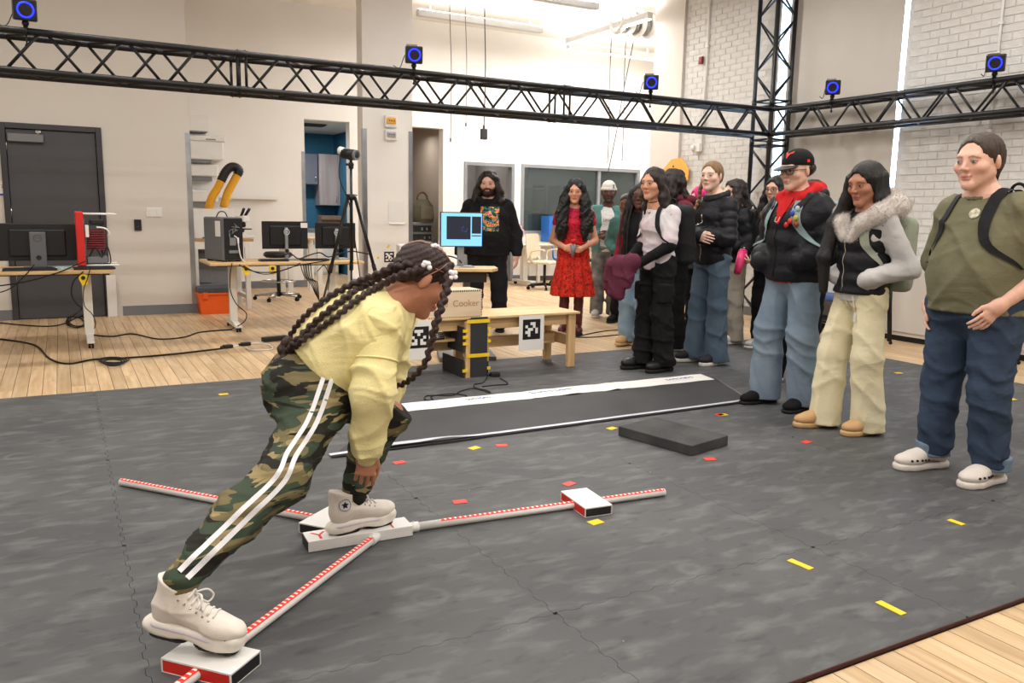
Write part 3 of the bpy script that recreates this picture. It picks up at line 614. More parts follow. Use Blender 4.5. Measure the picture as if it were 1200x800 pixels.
# cables
def cable(label, pts, r=.006, group='black floor cables', m=None, per=6):
    mb = MB(); mb.tube(smooth_path(pts, per), r, 6); o = mb.build('cable', m or M_rubber); tag(o, label, 'cable', group); return o
gz = lambda px, py: G(px, py, WOODZ+.008)
cable('black cable snaking from the left edge past the desk leg to the second desk', [gz(-20, 376), gz(30, 381), gz(60, 382), gz(78, 378), gz(90, 372), gz(98, 376), gz(104, 390), gz(130, 394), gz(155, 391), gz(185, 397), gz(215, 395), gz(235, 389), gz(272, 386)], .007)
cable('black cable looping along the front edge of the wood floor', [gz(-20, 396), gz(0, 397), gz(40, 404), gz(58, 420), gz(80, 426), gz(110, 421), gz(150, 419), gz(200, 415), gz(262, 408)], .008)
pts = []
for t in np.linspace(0, 5*math.pi*2, 60): pts.append(gz(88+11*math.cos(t)+t*.12, 377+7*math.sin(t)+.5*math.cos(t*1.7))+np.array([0, 0, .004*(t/6)]))
cable('coil of black cable beside the left desk leg', pts, .005, per=2)
pts = [gz(133+18*math.cos(t)*(1-.02*t), 421+3.5*math.sin(t)+.3*t)+np.array([0, 0, .003*t/4]) for t in np.linspace(0, 22, 48)]
cable('flat bundle of black cable lying on the wood floor', pts, .006, per=2)
cable('white cable beside the power strip', [gz(268, 407), gz(285, 404), gz(300, 402), gz(315, 404), gz(318, 409), gz(295, 410), gz(288, 407)], .006, None, M_white)
for px, py, l in ((267, 407, 'black plug adapter on the wood floor, left of two'), (288, 404, 'black plug adapter on the wood floor, right of two')):
    o = empty('power_adapter', gz(px, py)+np.array([0, 0, .0]), .3, l, 'adapter'); mb = MB(); mb.box((0, 0, .01), (.09, .05, .034), bev=.008); mb.build('brick', M_black, o); mb = MB(); mb.cyl((-.07, 0, .008), (-.045, 0, .008), .012); mb.build('strain_relief', M_rubber, o)
o = empty('power_strip', gz(322, 399), .25, 'black power strip on the wood floor behind the bending girl', 'power strip'); mb = MB(); mb.box((0, 0, .022), (.26, .06, .045), bev=.008); mb.build('case', M_black, o)
for k in range(4): B('socket', M_darkgrey, o, (-.1+k*.06, -.06+k*.06, -.018, .018, .0446, .0462))
def hang(label, pts, r=.005): cable(label, pts, r, 'cables hanging from the desks')
e1 = lambda px, py, Y=8.2: AY(px, py, Y)
hang('black cable swinging from the left edge up to the red computer', [e1(-10, 336), e1(30, 330), e1(66, 320), e1(88, 311), e1(100, 306, 8.3)], .006); hang('second black cable crossing below the left desk edge', [e1(-10, 345), e1(12, 338), e1(30, 322), e1(40, 310, 8.3)], .005)
hang('black cable hanging from the clamp down beside the left desk leg', [e1(98, 318), e1(86, 330), e1(84, 345), e1(90, 356), e1(96, 362), e1(84, 371), gz(82, 376)], .006); hang('thin black cable falling in front of the left desk leg', [e1(106, 312), e1(103, 325), e1(98, 340), e1(99, 358), e1(108, 368), e1(112, 380), gz(107, 390)], .004)
e2 = lambda px, py: AY(px, py, 8.7)
hang('black cable drooping from the tower clamp to the floor', [e2(272, 308), e2(270, 320), e2(270, 340), e2(277, 356), e2(288, 366), e2(288, 374), e2(282, 380), gz(272, 385)], .005)
hang('bundle of black cable strung along the desk front', [e2(280, 310), e2(292, 316), e2(305, 319), e2(325, 318), e2(345, 312), e2(360, 309), e2(385, 305)], .006); hang('black cable sagging under the desk front', [e2(285, 311), e2(300, 319), e2(315, 321), e2(340, 314), e2(352, 308)], .005)
for k, wd in enumerate(('first', 'second', 'third', 'fourth', 'fifth')): hang('thin black cable hanging from the desk end, %s from the left in its bundle' % wd, [e2(352+k*3, 309), e2(356+k*2.5, 322+k), e2(364+k*2, 332), e2(370+k, 345+k*2)], .005)
hang('black cable hooked under the right desk end', [e2(372, 318), e2(380, 311), e2(386, 325), e2(384, 340)], .005)
hang('pale cable tangle behind the monitor stands', [AY(330, 300, 9.0), AY(340, 297, 8.98), AY(350, 303, 8.98), AY(362, 299, 8.98), AY(375, 296, 9), AY(385, 301, 9), AY(400, 297, 9)], .007)
# ------------------------------------------------------------------ alcove
wb = empty('workbench', (1.75, 11.15, WOODZ), label='white legged workbench with a wood top in the alcove behind the crate', cat='workbench'); bz = .9
B('bench_top', mat('butcher_block', (190, 150, 104), .5, rgb2=(170, 128, 84), scale=5, stretch=(1, 8, 8)), wb, (-.32, .42, -.28, .42, bz-.035, bz), bev=.004)
for lx in (-.29, .34):
    for ly in (-.25, .38): B('leg', M_legw, wb, (lx-.03, lx+.03, ly-.03, ly+.03, 0, bz-.035))
B('apron', M_legw, wb, (-.26, .31, -.27, -.24, bz-.11, bz-.035)); B('foot_rail', M_legw, wb, (-.26, .31, .365, .395, .12, .17)); B('foot_rail', M_legw, wb, (.325, .355, -.22, .35, .12, .17))
cb = empty('grey_cabinet', (1.62, 11.35, WOODZ), label='low grey cabinet under the alcove workbench', cat='cabinet'); B('body', M_greyp, cb, (-.15, .3, -.12, .15, .02, .74)); B('door', M_greyp, cb, (-.14, .07, -.14, -.121, .32, .72), bev=.003); B('drawer', M_greyp, cb, (-.14, .07, -.14, -.121, .04, .3), bev=.003); B('toe_kick', M_darkgrey, cb, (-.15, .3, -.13, .15, 0, .02))
wpn = empty('display_board', (1.69, 11.0, bz+WOODZ+.001), label='blank white panel standing on the alcove workbench', cat='panel'); B('sheet', M_white, wpn, (-.25, .26, 0, .02, 0, .37), bev=.004); B('foot', M_white, wpn, (-.2, .2, -.05, .07, 0, .012))
mb = MB(); mb.box((0, 0, .01), (.12, .06, .02), bev=.004); tag(mb.build('tape_dispenser', mat('teal_dark', (40, 90, 80), .5, var=.05), None, (1.62, 10.92, bz+WOODZ+.001)), 'small dark green block on the workbench before the white panel', 'block')
# microscope
ms = empty('microscope', (2.08, 11.12, bz+WOODZ+.001), .5, 'white binocular microscope on the alcove workbench', 'microscope')
B('base', M_white, ms, (-.1, .1, -.12, .12, 0, .04), bev=.01); B('arm', M_white, ms, (-.03, .03, .05, .11, .04, .27), bev=.012); B('head', M_white, ms, (-.05, .05, -.09, .08, .21, .29), bev=.015); B('stage', M_black, ms, (-.08, .08, -.09, .05, .11, .125))
for s in (-.028, .028): mb = MB(); mb.cyl((s, -.02, .28), (s*1.6, -.1, .38), .018, n=12); mb.build('eyepiece', M_black, ms)
mb = MB(); mb.cyl((0, -.03, .21), (0, -.03, .14), .018); mb.cyl((.022, -.03, .2), (.022, -.03, .15), .01); mb.build('objective', M_black, ms)
for s in (-1, 1): mb = MB(); mb.cyl((s*.03, .07, .1), (s*.07, .07, .1), .03, n=14); mb.build('focus_knob', M_black, ms)
o = empty('marker_stand', (2.13, 11.42, bz+WOODZ+.001), label='thin blue pen upright beside the microscope', cat='pen'); mb = MB(); mb.cyl((0, 0, .0), (0, 0, .3), .01); mb.build('barrel', mat('blue_pen', (60, 90, 150), .4)  , o); mb = MB(); mb.cyl((0, 0, .3), (0, 0, .33), .01, .004); mb.build('tip', M_greyp, o); B('foot', M_greyp, o, (-.03, .03, -.03, .03, 0, .01))
# orange crate
oc = empty('storage_crate', (1.64, 10.58, WOODZ), label='orange storage crate with a dark lid on the floor by the corner guard', cat='crate'); M_or = mat('orange_plastic', (228, 92, 22), .45, var=.06, scale=6); M_lid = mat('slate_lid', (70, 76, 84), .5, var=.05)
mb = MB(); mb.prism([(-.2, 0), (.2, 0), (.23, .26), (-.23, .26)], (0, -.15, 0), (1, 0, 0), (0, 0, 1), (0, 1, 0), .3); mb.build('bin', M_or, oc); B('rim', M_or, oc, (-.24, .24, -.165, .165, .235, .262), bev=.004); B('lid', M_lid, oc, (-.225, .225, -.16, .16, .262, .33), bev=.01)
for s in (-.15, .15): B('latch', M_or, oc, (s-.03, s+.03, -.175, -.165, .19, .27), bev=.003)
# white appliances on the alcove wall
def wbox(name, label, cat, px0, py0, px1, py1, Y, d, m=M_white):
    a = AY(px0, py0, Y); b = AY(px1, py1, Y); o = empty(name, ((a[0]+b[0])/2, Y, b[2]), label=label, cat=cat); return o, (b[0]-a[0])/2, a[2]-b[2], d
o, w, h, d = wbox('wall_cabinet_box', 'plain white box high on the alcove wall above the air conditioner', 'box', 208, 133, 245, 154, YB-.25, .25); B('body', M_white, o, (-w, w, 0, d, 0, h), bev=.006); B('lower_edge', M_greyp, o, (-w, w-.03, .0, d, -.02, 0))
o, w, h, d = wbox('air_conditioner', 'white wall mounted air conditioner in the alcove', 'air conditioner', 205, 157, 265, 188, YB-.28, .28); B('casing', M_white, o, (-w, w-.03, 0, d, 0, h*.8), bev=.02); B('top_ledge', M_white, o, (-w, w, -.015, d, h*.78, h), bev=.012)
B('louvre', M_greyp, o, (-w, w*.4, .02, .16, -.05, -.002)); B('vent_slot', M_greyp, o, (w*.2, w*.6, -.017, -.014, h*.83, h*.88))
for k, (y0, y1, x1) in enumerate(((191, 207, 256), (222, 237, 256))):
    o, w, h, d = wbox('wall_bin', ['white rounded wall bin just under the air conditioner', 'white rounded wall bin above the white panel'][k], 'bin', 206, y0, x1, y1, YB-.22, .22); B('front', M_white, o, (-w, w, 0, d, 0, h), bev=.02); B('tray', M_greyp, o, (-w, w*.7, .03, d, -.07, -.002))
o, w, h, d = wbox('pen_tray', 'narrow white tray rail along the alcove wall', 'tray', 256, 230, 326, 234, YB-.08, .08); B('rail', M_white, o, (-w, w, 0, d, 0, h), bev=.004); B('lip', M_white, o, (-w, w, -.01, 0, 0, h+.02))
# yellow and black fume hose
hp = [AY(x, y, 12.2) for x, y in ((262, 243), (266, 228), (272, 216), (278, 205), (280, 200), (276, 196), (270, 196), (264, 202), (259, 212), (254, 222), (248, 232), (244, 246))]
fh = empty('fume_hose', (float(hp[0][0]), 12.2, float(hp[0][2])), label='yellow and black fume extraction hose arching in the alcove', cat='hose'); O = Vector(hp[0]); M_yel = mat('yellow_pipe', (226, 164, 30), .45, var=.06)
rel = [Vector(p)-O for p in hp]
mb = MB(); mb.tube(smooth_path(rel[0:4]), .055, 14); mb.build('pipe', M_yel, fh); mb = MB(); mb.tube(smooth_path(rel[8:12]), .055, 14); mb.build('pipe', M_yel, fh)
cur = smooth_path(rel[3:9], 8); mb = MB(); mb.tube(cur, [.058+.008*(k % 2) for k in range(len(cur))], 14); mb.build('flexible_bend', M_black, fh)
mb = MB(); mb.tube([rel[0], rel[0]-Vector((.02, 0, 1.2)), Vector((-.02, 0, -O.z+WOODZ))], .055, 12); mb.build('riser', M_white, fh); mb = MB(); mb.tube([rel[11], rel[11]-Vector((.1, 0, .12))], [.055, .1], 14); mb.build('hood', M_yel, fh)
# stool behind the desk
st = G(327, 350); stl = empty('drafting_stool', (st[0], st[1], WOODZ), .3, 'black drafting stool with a chrome foot ring behind the second desk', 'stool'); 
def five_star(root, r, mleg, hub_h=.09, mw=None):
    for k in range(5):
        a = k*2*math.pi/5; c, s = math.cos(a), math.sin(a); mb = MB(); mb.tube([(0, 0, hub_h), (c*r*.5, s*r*.5, hub_h-.012), (c*r, s*r, .065)], [.026, .02, .014], 8); lg = mb.build('base_leg', mleg, root)
        mb = MB(); t = Vector((-s, c, 0)); cc = Vector((c*r, s*r, .027)); mb.cyl(cc-t*.02, cc-t*.005, .027, n=12); mb.cyl(cc+t*.005, cc+t*.02, .027, n=12); mb.cyl(cc, cc+Vector((0, 0, .04)), .008, n=8); mb.build('caster', mw or M_rubber, lg)
five_star(stl, .33, M_chrome); mb = MB(); mb.cyl((0, 0, .05), (0, 0, .62), .026); mb.build('column', M_black, stl); mb = MB(); mb.tube([(.23*math.cos(t), .23*math.sin(t), .27) for t in np.linspace(0, 2*math.pi, 33)[:-1]], .011, 8, closed=True)
for k in range(3): mb.cyl((0, 0, .27), (.23*math.cos(k*2.094), .23*math.sin(k*2.094), .27), .007)
mb.build('foot_ring', M_chrome, stl); mb = MB(); mb.lathe([(.0001, .6), (.16, .6), (.2, .63), (.2, .66), (.17, .685), (.0001, .69)], n=28); mb.build('seat', M_black, stl)
def bench_table(name, x0, x1, y0, y1, z, label):
    o = empty(name, ((x0+x1)/2, (y0+y1)/2, WOODZ), label=label, cat='table'); hx, hy = (x1-x0)/2, (y1-y0)/2; B('table_top', M_desk, o, (-hx, hx, -hy, hy, z-.03, z), bev=.004)
    for sx in (-1, 1):
        for sy in (-1, 1): B('leg', M_legw, o, (sx*(hx-.05)-.035, sx*(hx-.05)+.035, sy*(hy-.05)-.03, sy*(hy-.05)+.03, 0, z-.03))
    B('rail', M_legw, o, (-hx+.08, hx-.08, hy-.06, hy-.04, z-.12, z-.03)); return o
bench_table('lab_table', 2.95, 3.5, 12.35, 12.95, .86, 'pale wood lab table behind the paired monitors')
# blue room beyond the doorway
def cabinet_up(x0, x1, z0, z1, y, label, ndoor, glass=False):
    o = empty('wall_cabinet', ((x0+x1)/2, y, z0), label=label, cat='cabinet', group='wall cabinets in the blue room'); w = (x1-x0)/2; m = mat('grey_laminate', (160, 152, 152), .35, rgb2=(140, 132, 132), scale=2, stretch=(6, 6, .5)); B('carcass', m, o, (-w, w, 0, .34, 0, z1-z0))
    for k in range(ndoor):
        a = -w+2*w*k/ndoor; b = -w+2*w*(k+1)/ndoor; d = B('door', mat('cabinet_glass', (96, 100, 112), .1, spec=.6) if glass else m, o, (a+.004, b-.004, -.02, -.001, .004, z1-z0-.004), bev=.002); hx = b-.05 if k % 2 == 0 else a+.05
        mb = MB(); mb.tube([(hx, -.02, .06), (hx, -.045, .07), (hx, -.045, .17), (hx, -.02, .18)], .006, 6); mb.build('handle', M_chrome, d)
    return o
a = AY(374, 180, 16.2); b = AY(407, 241, 16.2); cabinet_up(a[0], b[0]+.2, b[2], a[2], 16.24, 'tall grey two-door wall cabinet in the blue room', 2); c = AY(356, 180, 16.2); d = AY(373, 216, 16.2); cabinet_up(c[0]-.3, d[0], d[2], c[2], 16.24, 'shorter glass fronted wall cabinet in the blue room', 1, True)
p = AY(395, 262, 15.95); o = empty('brown_box', (p[0]-.12, 16.05, .891), label='brown cardboard box in the blue room doorway', cat='box'); B('carton', mat('brown_carton', (120, 100, 84), .8, var=.1), o, (-.2, .2, -.1, .15, 0, .26), bev=.01); B('flap', mat('brown_carton', (120, 100, 84), .8, var=.1), o, (-.2, .2, -.13, -.1, .18, .26)); 
lc = empty('low_counter', (3.9, 16.2, WOODZ), label='white low counter against the blue wall', cat='counter'); B('body', M_white, lc, (-.9, .9, -.3, .38, 0, .87)); B('top', M_greyp, lc, (-.95, .95, -.34, .39, .87, .905)); 
for k in range(4): dd = B('door', M_white, lc, (-.88+k*.45, -.46+k*.45, -.32, -.301, .06, .84), bev=.003); B('handle', M_chrome, dd, (-.5+k*.45, -.48+k*.45, -.335, -.32, .6, .72))
p = AY(370, 147, 14.6); o = empty('ceiling_vent', (p[0]-.05, 14.75, 2.758), label='dark ceiling vent just inside the blue room doorway', cat='vent'); B('grille', M_darkgrey, o, (-.4, .25, -.14, .14, -.02, 0)); 
for k in range(5): B('slat', M_black, o, (-.38, .23, -.12+k*.055, -.09+k*.055, -.035, -.021))
# dim office beyond the second doorway: screen, rack, bag
p = AY(495, 210, 15.7); tv = empty('wall_screen', (5.5, 15.98, 2.0), label='dark flat screen on the wall of the dim doorway room', cat='screen'); a = AY(482, 190, 15.9); b = AY(506, 219, 15.9); B('panel', mat('dark_teal_screen', (34, 48, 54), .2, spec=.6), tv, (a[0]-.35-5.5, b[0]-5.5, -.05, -.02, b[2]-2, a[2]-2), bev=.006); B('bracket', M_black, tv, (-.2, .1, -.02, .0, b[2]-1.9, a[2]-2.1))
rk = empty('equipment_rack', (5.55, 14.5, WOODZ), label='dark grey equipment rack in the dim doorway', cat='rack'); a = AY(484, 259, 14.2); b = AY(508, 259, 14.2); B('cabinet', mat('rack_grey', (110, 112, 114), .5, var=.05), rk, (a[0]-5.55-.1, b[0]-5.55, -.3, .3, 0, a[2]), bev=.008)
for k in range(4): B('rack_unit', M_black, rk, (a[0]-5.5-.05, b[0]-5.6, -.32, -.301, a[2]-.18-k*.16, a[2]-.06-k*.16), bev=.003)
for k in range(6): B('connector', M_chrome, rk, (a[0]-5.4+k*.05, a[0]-5.37+k*.05, -.335, -.32, a[2]-.15-.16*(k % 2), a[2]-.1-.16*(k % 2)))
bg = empty('canvas_bag', (AY(496, 250, 14.3)[0], 14.35, float(a[2])+WOODZ+.001), label='olive canvas bag on the equipment rack', cat='bag'); mb = MB(); mb.lathe([(.0001, 0), (.2, .0), (.22, .1), (.2, .3), (.12, .4), (.0001, .42)], n=16); M_olv = mat('olive_canvas', (96, 90, 74), .85, var=.2, scale=9, bump=.3, bscale=30)
mb.build('sack', M_olv, bg); mb = MB(); mb.tube([(.1*math.cos(t)-.02, -.05, .41+.13*math.sin(t)) for t in np.linspace(0, math.pi, 14)], .018, 6); mb.build('handle', mat('brown_leather', (90, 70, 50), .6, var=.1), bg); B('flap', M_olv, bg, (-.13, .13, -.23, -.19, .05, .3), bev=.02)
# ------------------------------------------------------------------ camera tripod
tp0 = AD(412, 245, 8.35); tr = empty('camera_tripod', (tp0[0], tp0[1], WOODZ), .4, 'tall black tripod with a small camera standing at the desk end', 'tripod')
hz = lambda py: float(AD(412, py, 8.35)[2])-WOODZ
zt = hz(231); zc = hz(181)
for k in range(3):
    a = k*2*math.pi/3+.9; c, s = math.cos(a), math.sin(a); zm = zt*.5; f = lambda t: Vector((c*(.04+.42*t), s*(.04+.42*t), zt*(1-t)))
    mb = MB(); mb.tube([f(0), f(.5)], .017, 10); lg = mb.build('leg', M_blackm, tr); mb = MB(); mb.tube([f(.48), f(1)], .011, 10); mb.build('leg_extension', M_blackm, lg); mb = MB(); mb.cyl(f(.47), f(.53), .021); mb.build('leg_lock', M_rubber, lg); mb = MB(); mb.sph(f(.995)+Vector((0, 0, .01)), .016); mb.build('rubber_foot', M_rubber, lg)
    mb = MB(); mb.cyl((0, 0, zt*.62), f(.4), .006); mb.build('brace', M_blackm, tr)
mb = MB(); mb.cyl((0, 0, zt*.55), (0, 0, zc-.12), .013); mb.build('centre_column', M_blackm, tr); mb = MB(); mb.cyl((0, 0, zt-.03), (0, 0, zt+.03), .045, n=16); mb.cyl((-.07, 0, zt+.02), (.07, 0, zt+.02), .01); mb.build('crown', M_blackm, tr)
mb = MB(); mb.sph((0, 0, zc-.1), .03); mb.cyl((0, 0, zc-.14), (0, 0, zc-.1), .025); mb.cyl((0, 0, zc-.1), (0, 0, zc-.04), .015); mb.cyl((0, 0, zc-.1), (-.06, 0, zc-.1), .012); mb.build('ball_head', M_blackm, tr)
cv = Vector((.55, -.8, -.1)).normalized(); cq = cv.to_track_quat('Y', 'Z').to_matrix(); rot = Euler((0, 0, -.4)).to_matrix() @ cq
cm = empty('video_camera', (tp0[0], tp0[1], zc+WOODZ), 0, 'small black camera with a grey lens ring on the tall tripod', 'camera'); mb = MB(); mb.cyl(cv*-.09, cv*.05, .052, n=20); mb.build('barrel', M_black, cm)
mb = MB(); mb.cyl(cv*.05, cv*.075, .05, .05, n=20); mb.build('lens_ring', M_greyp, cm); mb = MB(); mb.cyl(cv*.07, cv*.078, .03, n=18); mb.build('lens', M_lens, cm); mb = MB(); mb.cyl(cv*-.14+Vector((0, 0, .03)), cv*-.08+Vector((0, 0, .02)), .04, n=14); mb.build('rear_cap', M_white, cm); mb = MB(); mb.cyl((0, 0, -.055), (0, 0, -.035), .025); mb.build('plate', M_black, cm)
cable('black cable running down the camera tripod', [np.array([tp0[0]-.1, tp0[1]+.02, zc]), np.array([tp0[0]-.13, tp0[1]-.03, zc-.25]), np.array([tp0[0]-.04, tp0[1]-.05, zc-.5]), np.array([tp0[0]+.02, tp0[1]-.05, zc-.9]), np.array([tp0[0]+.06, tp0[1]-.1, .5]), np.array([tp0[0]+.12, tp0[1]-.1, 0])], .005)
# ------------------------------------------------------------------ wooden bench, box, tags
M_pine = mat('pine_lumber', (222, 188, 140), .6, rgb2=(204, 166, 116), scale=3, stretch=(1.2, 10, 10), bump=.05); M_pinev = mat('pine_upright', (218, 182, 134), .6, rgb2=(198, 158, 108), scale=3, stretch=(10, 10, 1.2))
bn = empty('wooden_bench', (3.0, 5.92, 0), label='low pine bench with printed tags at the back edge of the mats', cat='bench')
bx = lambda *v: (v[0]-3.0, v[1]-3.0, v[2]-5.92, v[3]-5.92, v[4], v[5])
B('bench_top', mat('plywood_top', (224, 192, 146), .55, rgb2=(210, 174, 124), scale=2.5, stretch=(1, 6, 6)), bn, bx(2.02, 3.80, 5.70, 6.16, .452, .47), bev=.002)
for X0 in (2.06, 2.99-.16, 3.70):
    for Y0 in (5.72, 6.10): B('leg', M_pinev, bn, bx(X0, X0+.07, Y0, Y0+.038, 0 if Y0 < 6 else 0, .452), bev=.002)
    B('cross_rail', M_pine, bn, bx(X0+.016, X0+.054, 5.758, 6.10, .36, .45)); B('cross_rail', M_pine, bn, bx(X0+.016, X0+.054, 5.758, 6.10, .18, .27))
B('long_rail', M_pine, bn, bx(2.1, 3.7, 5.76, 5.795, .36, .45)); B('long_rail', M_pine, bn, bx(2.1, 3.7, 6.062, 6.098, .36, .45)); B('long_rail', M_pine, bn, bx(2.1, 3.7, 5.94, 5.978, .175, .265)); B('shelf_board', M_pine, bn, bx(2.1, 2.84, 5.8, 6.06, .27, .288))
fiducial('fiducial_tag', 'printed square tag taped to the right half of the pine bench', frame((3.325, 5.697, .315), (1, 0, 0), (0, 0, 1)), .235, .29, .165, 'b', .03)
fiducial('fiducial_tag', 'printed square tag on the left half of the pine bench, behind the hanging braid', frame((2.335, 5.697, .315), (1, 0, 0), (0, 0, 1)), .21, .30, .165, 'c', .02)
# black taped board tower
bt = empty('taped_board_column', (2.81, 5.70, 0), label='black boards strapped upright with yellow tape against the bench', cat='board column'); M_carb = mat('black_foam_board', (48, 49, 52), .7, var=.2, scale=60)
B('front_board', M_carb, bt, (-.062, .082, -.062, -.052, 0, .475)); B('post', M_pinev, bt, (-.1, -.062, -.052, -.014, 0, .44)); B('post', M_pinev, bt, (.082, .1, -.052, -.014, .12, .42)); B('rear_board', M_black, bt, (-.06, .1, -.05, -.014, .02, .46))
B('side_board', M_carb, bt, (-.125, -.115, -.05, .34, .2, .4)); B('side_board', M_carb, bt, (-.125, -.115, -.05, .34, 0, .14))
for zz, a in ((.43, 0), (.16, 0)): B('tape_strap', M_ytape, bt, (-.1, .1, -.066, -.0625, zz, zz+.028))
for zz in (.36, .31, .26, .045): B('tape_tab', M_ytape, bt, (-.13, -.085, -.062, -.053, zz, zz+.024)); B('tape_tab', M_ytape, bt, (.083, .112, -.062, -.053, zz+.01, zz+.032))
# laser cut box
ck = empty('laser_cut_box', (2.66, 5.83, .4715), 0, 'laser cut plywood box lettered Cooker on the pine bench', 'box'); M_ply = mat('pale_plywood', (222, 200, 172), .6, rgb2=(212, 188, 156), scale=3, stretch=(1, 5, 5)); M_burn = mat('burnt_edge', (44, 34, 28), .8); BW, BD, BHh = .46, .24, .205; x0b, x1b = -BW+.215, .215
B('front_panel', M_ply, ck, (x0b, x1b, -BD/2, -BD/2+.006, 0, BHh)); B('back_panel', M_ply, ck, (x0b, x1b, BD/2-.006, BD/2, 0, BHh)); B('side_panel', M_ply, ck, (x0b, x0b+.006, -BD/2+.006, BD/2-.006, 0, BHh)); B('side_panel', M_ply, ck, (x1b-.006, x1b, -BD/2+.006, BD/2-.006, 0, BHh)); B('lid', M_ply, ck, (x0b, x1b, -BD/2, BD/2, BHh, BHh+.006))
mb = MB()
for k in range(24): a = x0b+.008+k*(BW-.016)/24; mb.bb(a, a+.009, -BD/2-.0008, -BD/2+.004, BHh-.007, BHh+.0066); mb.bb(a, a+.009, -BD/2-.0008, -BD/2+.004, 0, .006)
for k in range(10): zz = .01+k*.0195; mb.bb(x1b-.006, x1b+.0008, -BD/2-.0008, -BD/2+.004, zz, zz+.01)
mb.build('burnt_finger_joints', M_burn, ck); text('lettering', 'Cooker', .072, mat('engraved_brown', (170, 128, 84), .7), ck, frame((.19, -BD/2-.0006, .085), (1, 0, 0), (0, 0, 1)), 'RIGHT'); text('lettering', 'Cube', .072, MATS['engraved_brown'], ck, frame((-.075, -BD/2-.0006, .085), (1, 0, 0), (0, 0, 1)), 'RIGHT')
# little black gadget with yellow between tag and boards
gd = empty('wired_gadget', (2.52, 5.84, .2885), 0, 'small black gadget with silver cables on the bench shelf', 'gadget'); B('case', M_black, gd, (-.05, .08, -.04, .04, 0, .05), bev=.005); B('yellow_strip', M_ytape, gd, (.081, .087, -.03, .03, .0, .05))
for k in range(3): mb = MB(); mb.tube(smooth_path([(-.05, -.03, .015+k*.012), (.0, -.06, .02+k*.014), (.05, -.055, .02+k*.016), (.08, -.045, .03+k*.01)]), .006, 6); mb.build('silver_cable', M_chrome, gd)
# adapter and thin wires on the mats
o = empty('power_adapter', G(580, 441), -.3, 'black power adapter on the mat in front of the taped boards', 'adapter'); mb = MB(); mb.box((0, 0, .018), (.075, .055, .036), bev=.006); mb.build('case', M_black, o); mb = MB(); mb.cyl((-.05, 0, .015), (-.035, 0, .015), .01); mb.build('strain_relief', M_rubber, o)
gm = lambda px, py: G(px, py, .006)
cable('pale lead from the boards to the adapter on the mat', [gm(566, 436), gm(571, 438), gm(577, 440)], .006, 'thin wires on the mats', M_greyp)
cable('thin black wire looping over the mat before the white strip', [gm(572, 440), gm(566, 448), gm(556, 450), gm(557, 454), gm(570, 457), gm(574, 460), gm(556, 455), gm(540, 458), gm(530, 463), gm(510, 463), gm(499, 464), gm(498, 468), gm(508, 469), gm(506, 464), gm(530, 461), gm(545, 463), gm(547, 464)], .004, 'thin wires on the mats')
cable('thin black wire from the adapter curling right', [gm(586, 443), gm(593, 447), gm(594, 450), gm(580, 451), gm(565, 453)], .004, 'thin wires on the mats')
cable('black cable on the wood floor by the maroon boots', [G(640, 402, WOODZ+.006), G(660, 398, WOODZ+.006), G(690, 391, WOODZ+.006), G(715, 387, WOODZ+.006), G(740, 386, WOODZ+.006)], .006)
cable('second black cable on the wood floor by the maroon boots', [G(645, 394, WOODZ+.006), G(690, 395, WOODZ+.006), G(715, 393, WOODZ+.006), G(745, 390, WOODZ+.006)], .006)
# ------------------------------------------------------------------ sit-stand cart with a lit monitor
sd = AD(556, 312, 7.2); sk = empty('standing_desk', (sd[0]-.06, sd[1]+.03, WOODZ), -.35, 'small standing desk with a pale wood top behind the laser cut box', 'desk'); dz = .80-WOODZ
mb = MB(); mb.prism([(-.34, -.2), (.2, -.2), (.27, -.05), (.27, .2), (-.34, .2)], (0, 0, dz-.025), (1, 0, 0), (0, 1, 0), (0, 0, 1), .025); mb.build('desktop', M_desk, sk)
B('column', M_greyp, sk, (-.03, .03, -.02, .06, .05, dz-.07)); B('base', M_greyp, sk, (-.25, .25, -.2, .2, 0, .05), bev=.01); B('drawer', M_black, sk, (-.3, .16, -.15, .18, dz-.12, dz-.026), bev=.005)
sm = AD(541, 269, 7.2); sc = empty('lit_monitor', (sm[0], sm[1], .801), -.50+.22, 'monitor with a bright blue bordered window on the standing desk', 'monitor'); mz = sm[2]-.80
SWd, SHt = .36, .285
M_sblue = mat('screen_light_blue', (120, 185, 235), .4, emit=(110, 180, 238), estr=.9); M_sdark = mat('screen_dark', (24, 30, 44), .4, emit=(24, 32, 48), estr=.6); M_sline = mat('screen_line', (70, 90, 170), .4, emit=(70, 90, 190), estr=.7)
B('housing', M_black, sc, (-SWd/2-.008, SWd/2+.008, .0, .03, mz-SHt/2-.008, mz+SHt/2+.008), bev=.004); scr = B('screen', M_sblue, sc, (-SWd/2, SWd/2, -.002, -.0002, mz-SHt/2, mz+SHt/2))
B('dark_view', M_sdark, scr, (-SWd*.37, SWd*.22, -.003, -.0022, mz-SHt*.30, mz+SHt*.40)); B('side_view', M_sdark, scr, (SWd*.25, SWd*.48, -.003, -.0022, mz-SHt*.12, mz+SHt*.40)); B('button_row', M_sdark, scr, (SWd*.25, SWd*.48, -.003, -.0022, mz-SHt*.2, mz-SHt*.17))
mb = MB(); mb.tube([(-.01, -.0032, mz+.01), (.02, -.0032, mz+.03), (.0, -.0032, mz-.01), (.04, -.0032, mz-.02), (.05, -.0032, mz+.01)], .0012, 4); mb.build('plot_line', M_sline, scr)
B('stand_column', M_std, sc, (-.03, .03, .03, .06, .01, mz), bev=.005); B('stand_base', M_std, sc, (-.11, .11, -.06, .12, 0, .01), bev=.004)
cable('black cables behind the lit monitor', [AD(505, 292, 7.35), AD(512, 302, 7.35), AD(525, 300, 7.35), AD(536, 303, 7.25), AD(541, 308, 7.2)], .006)
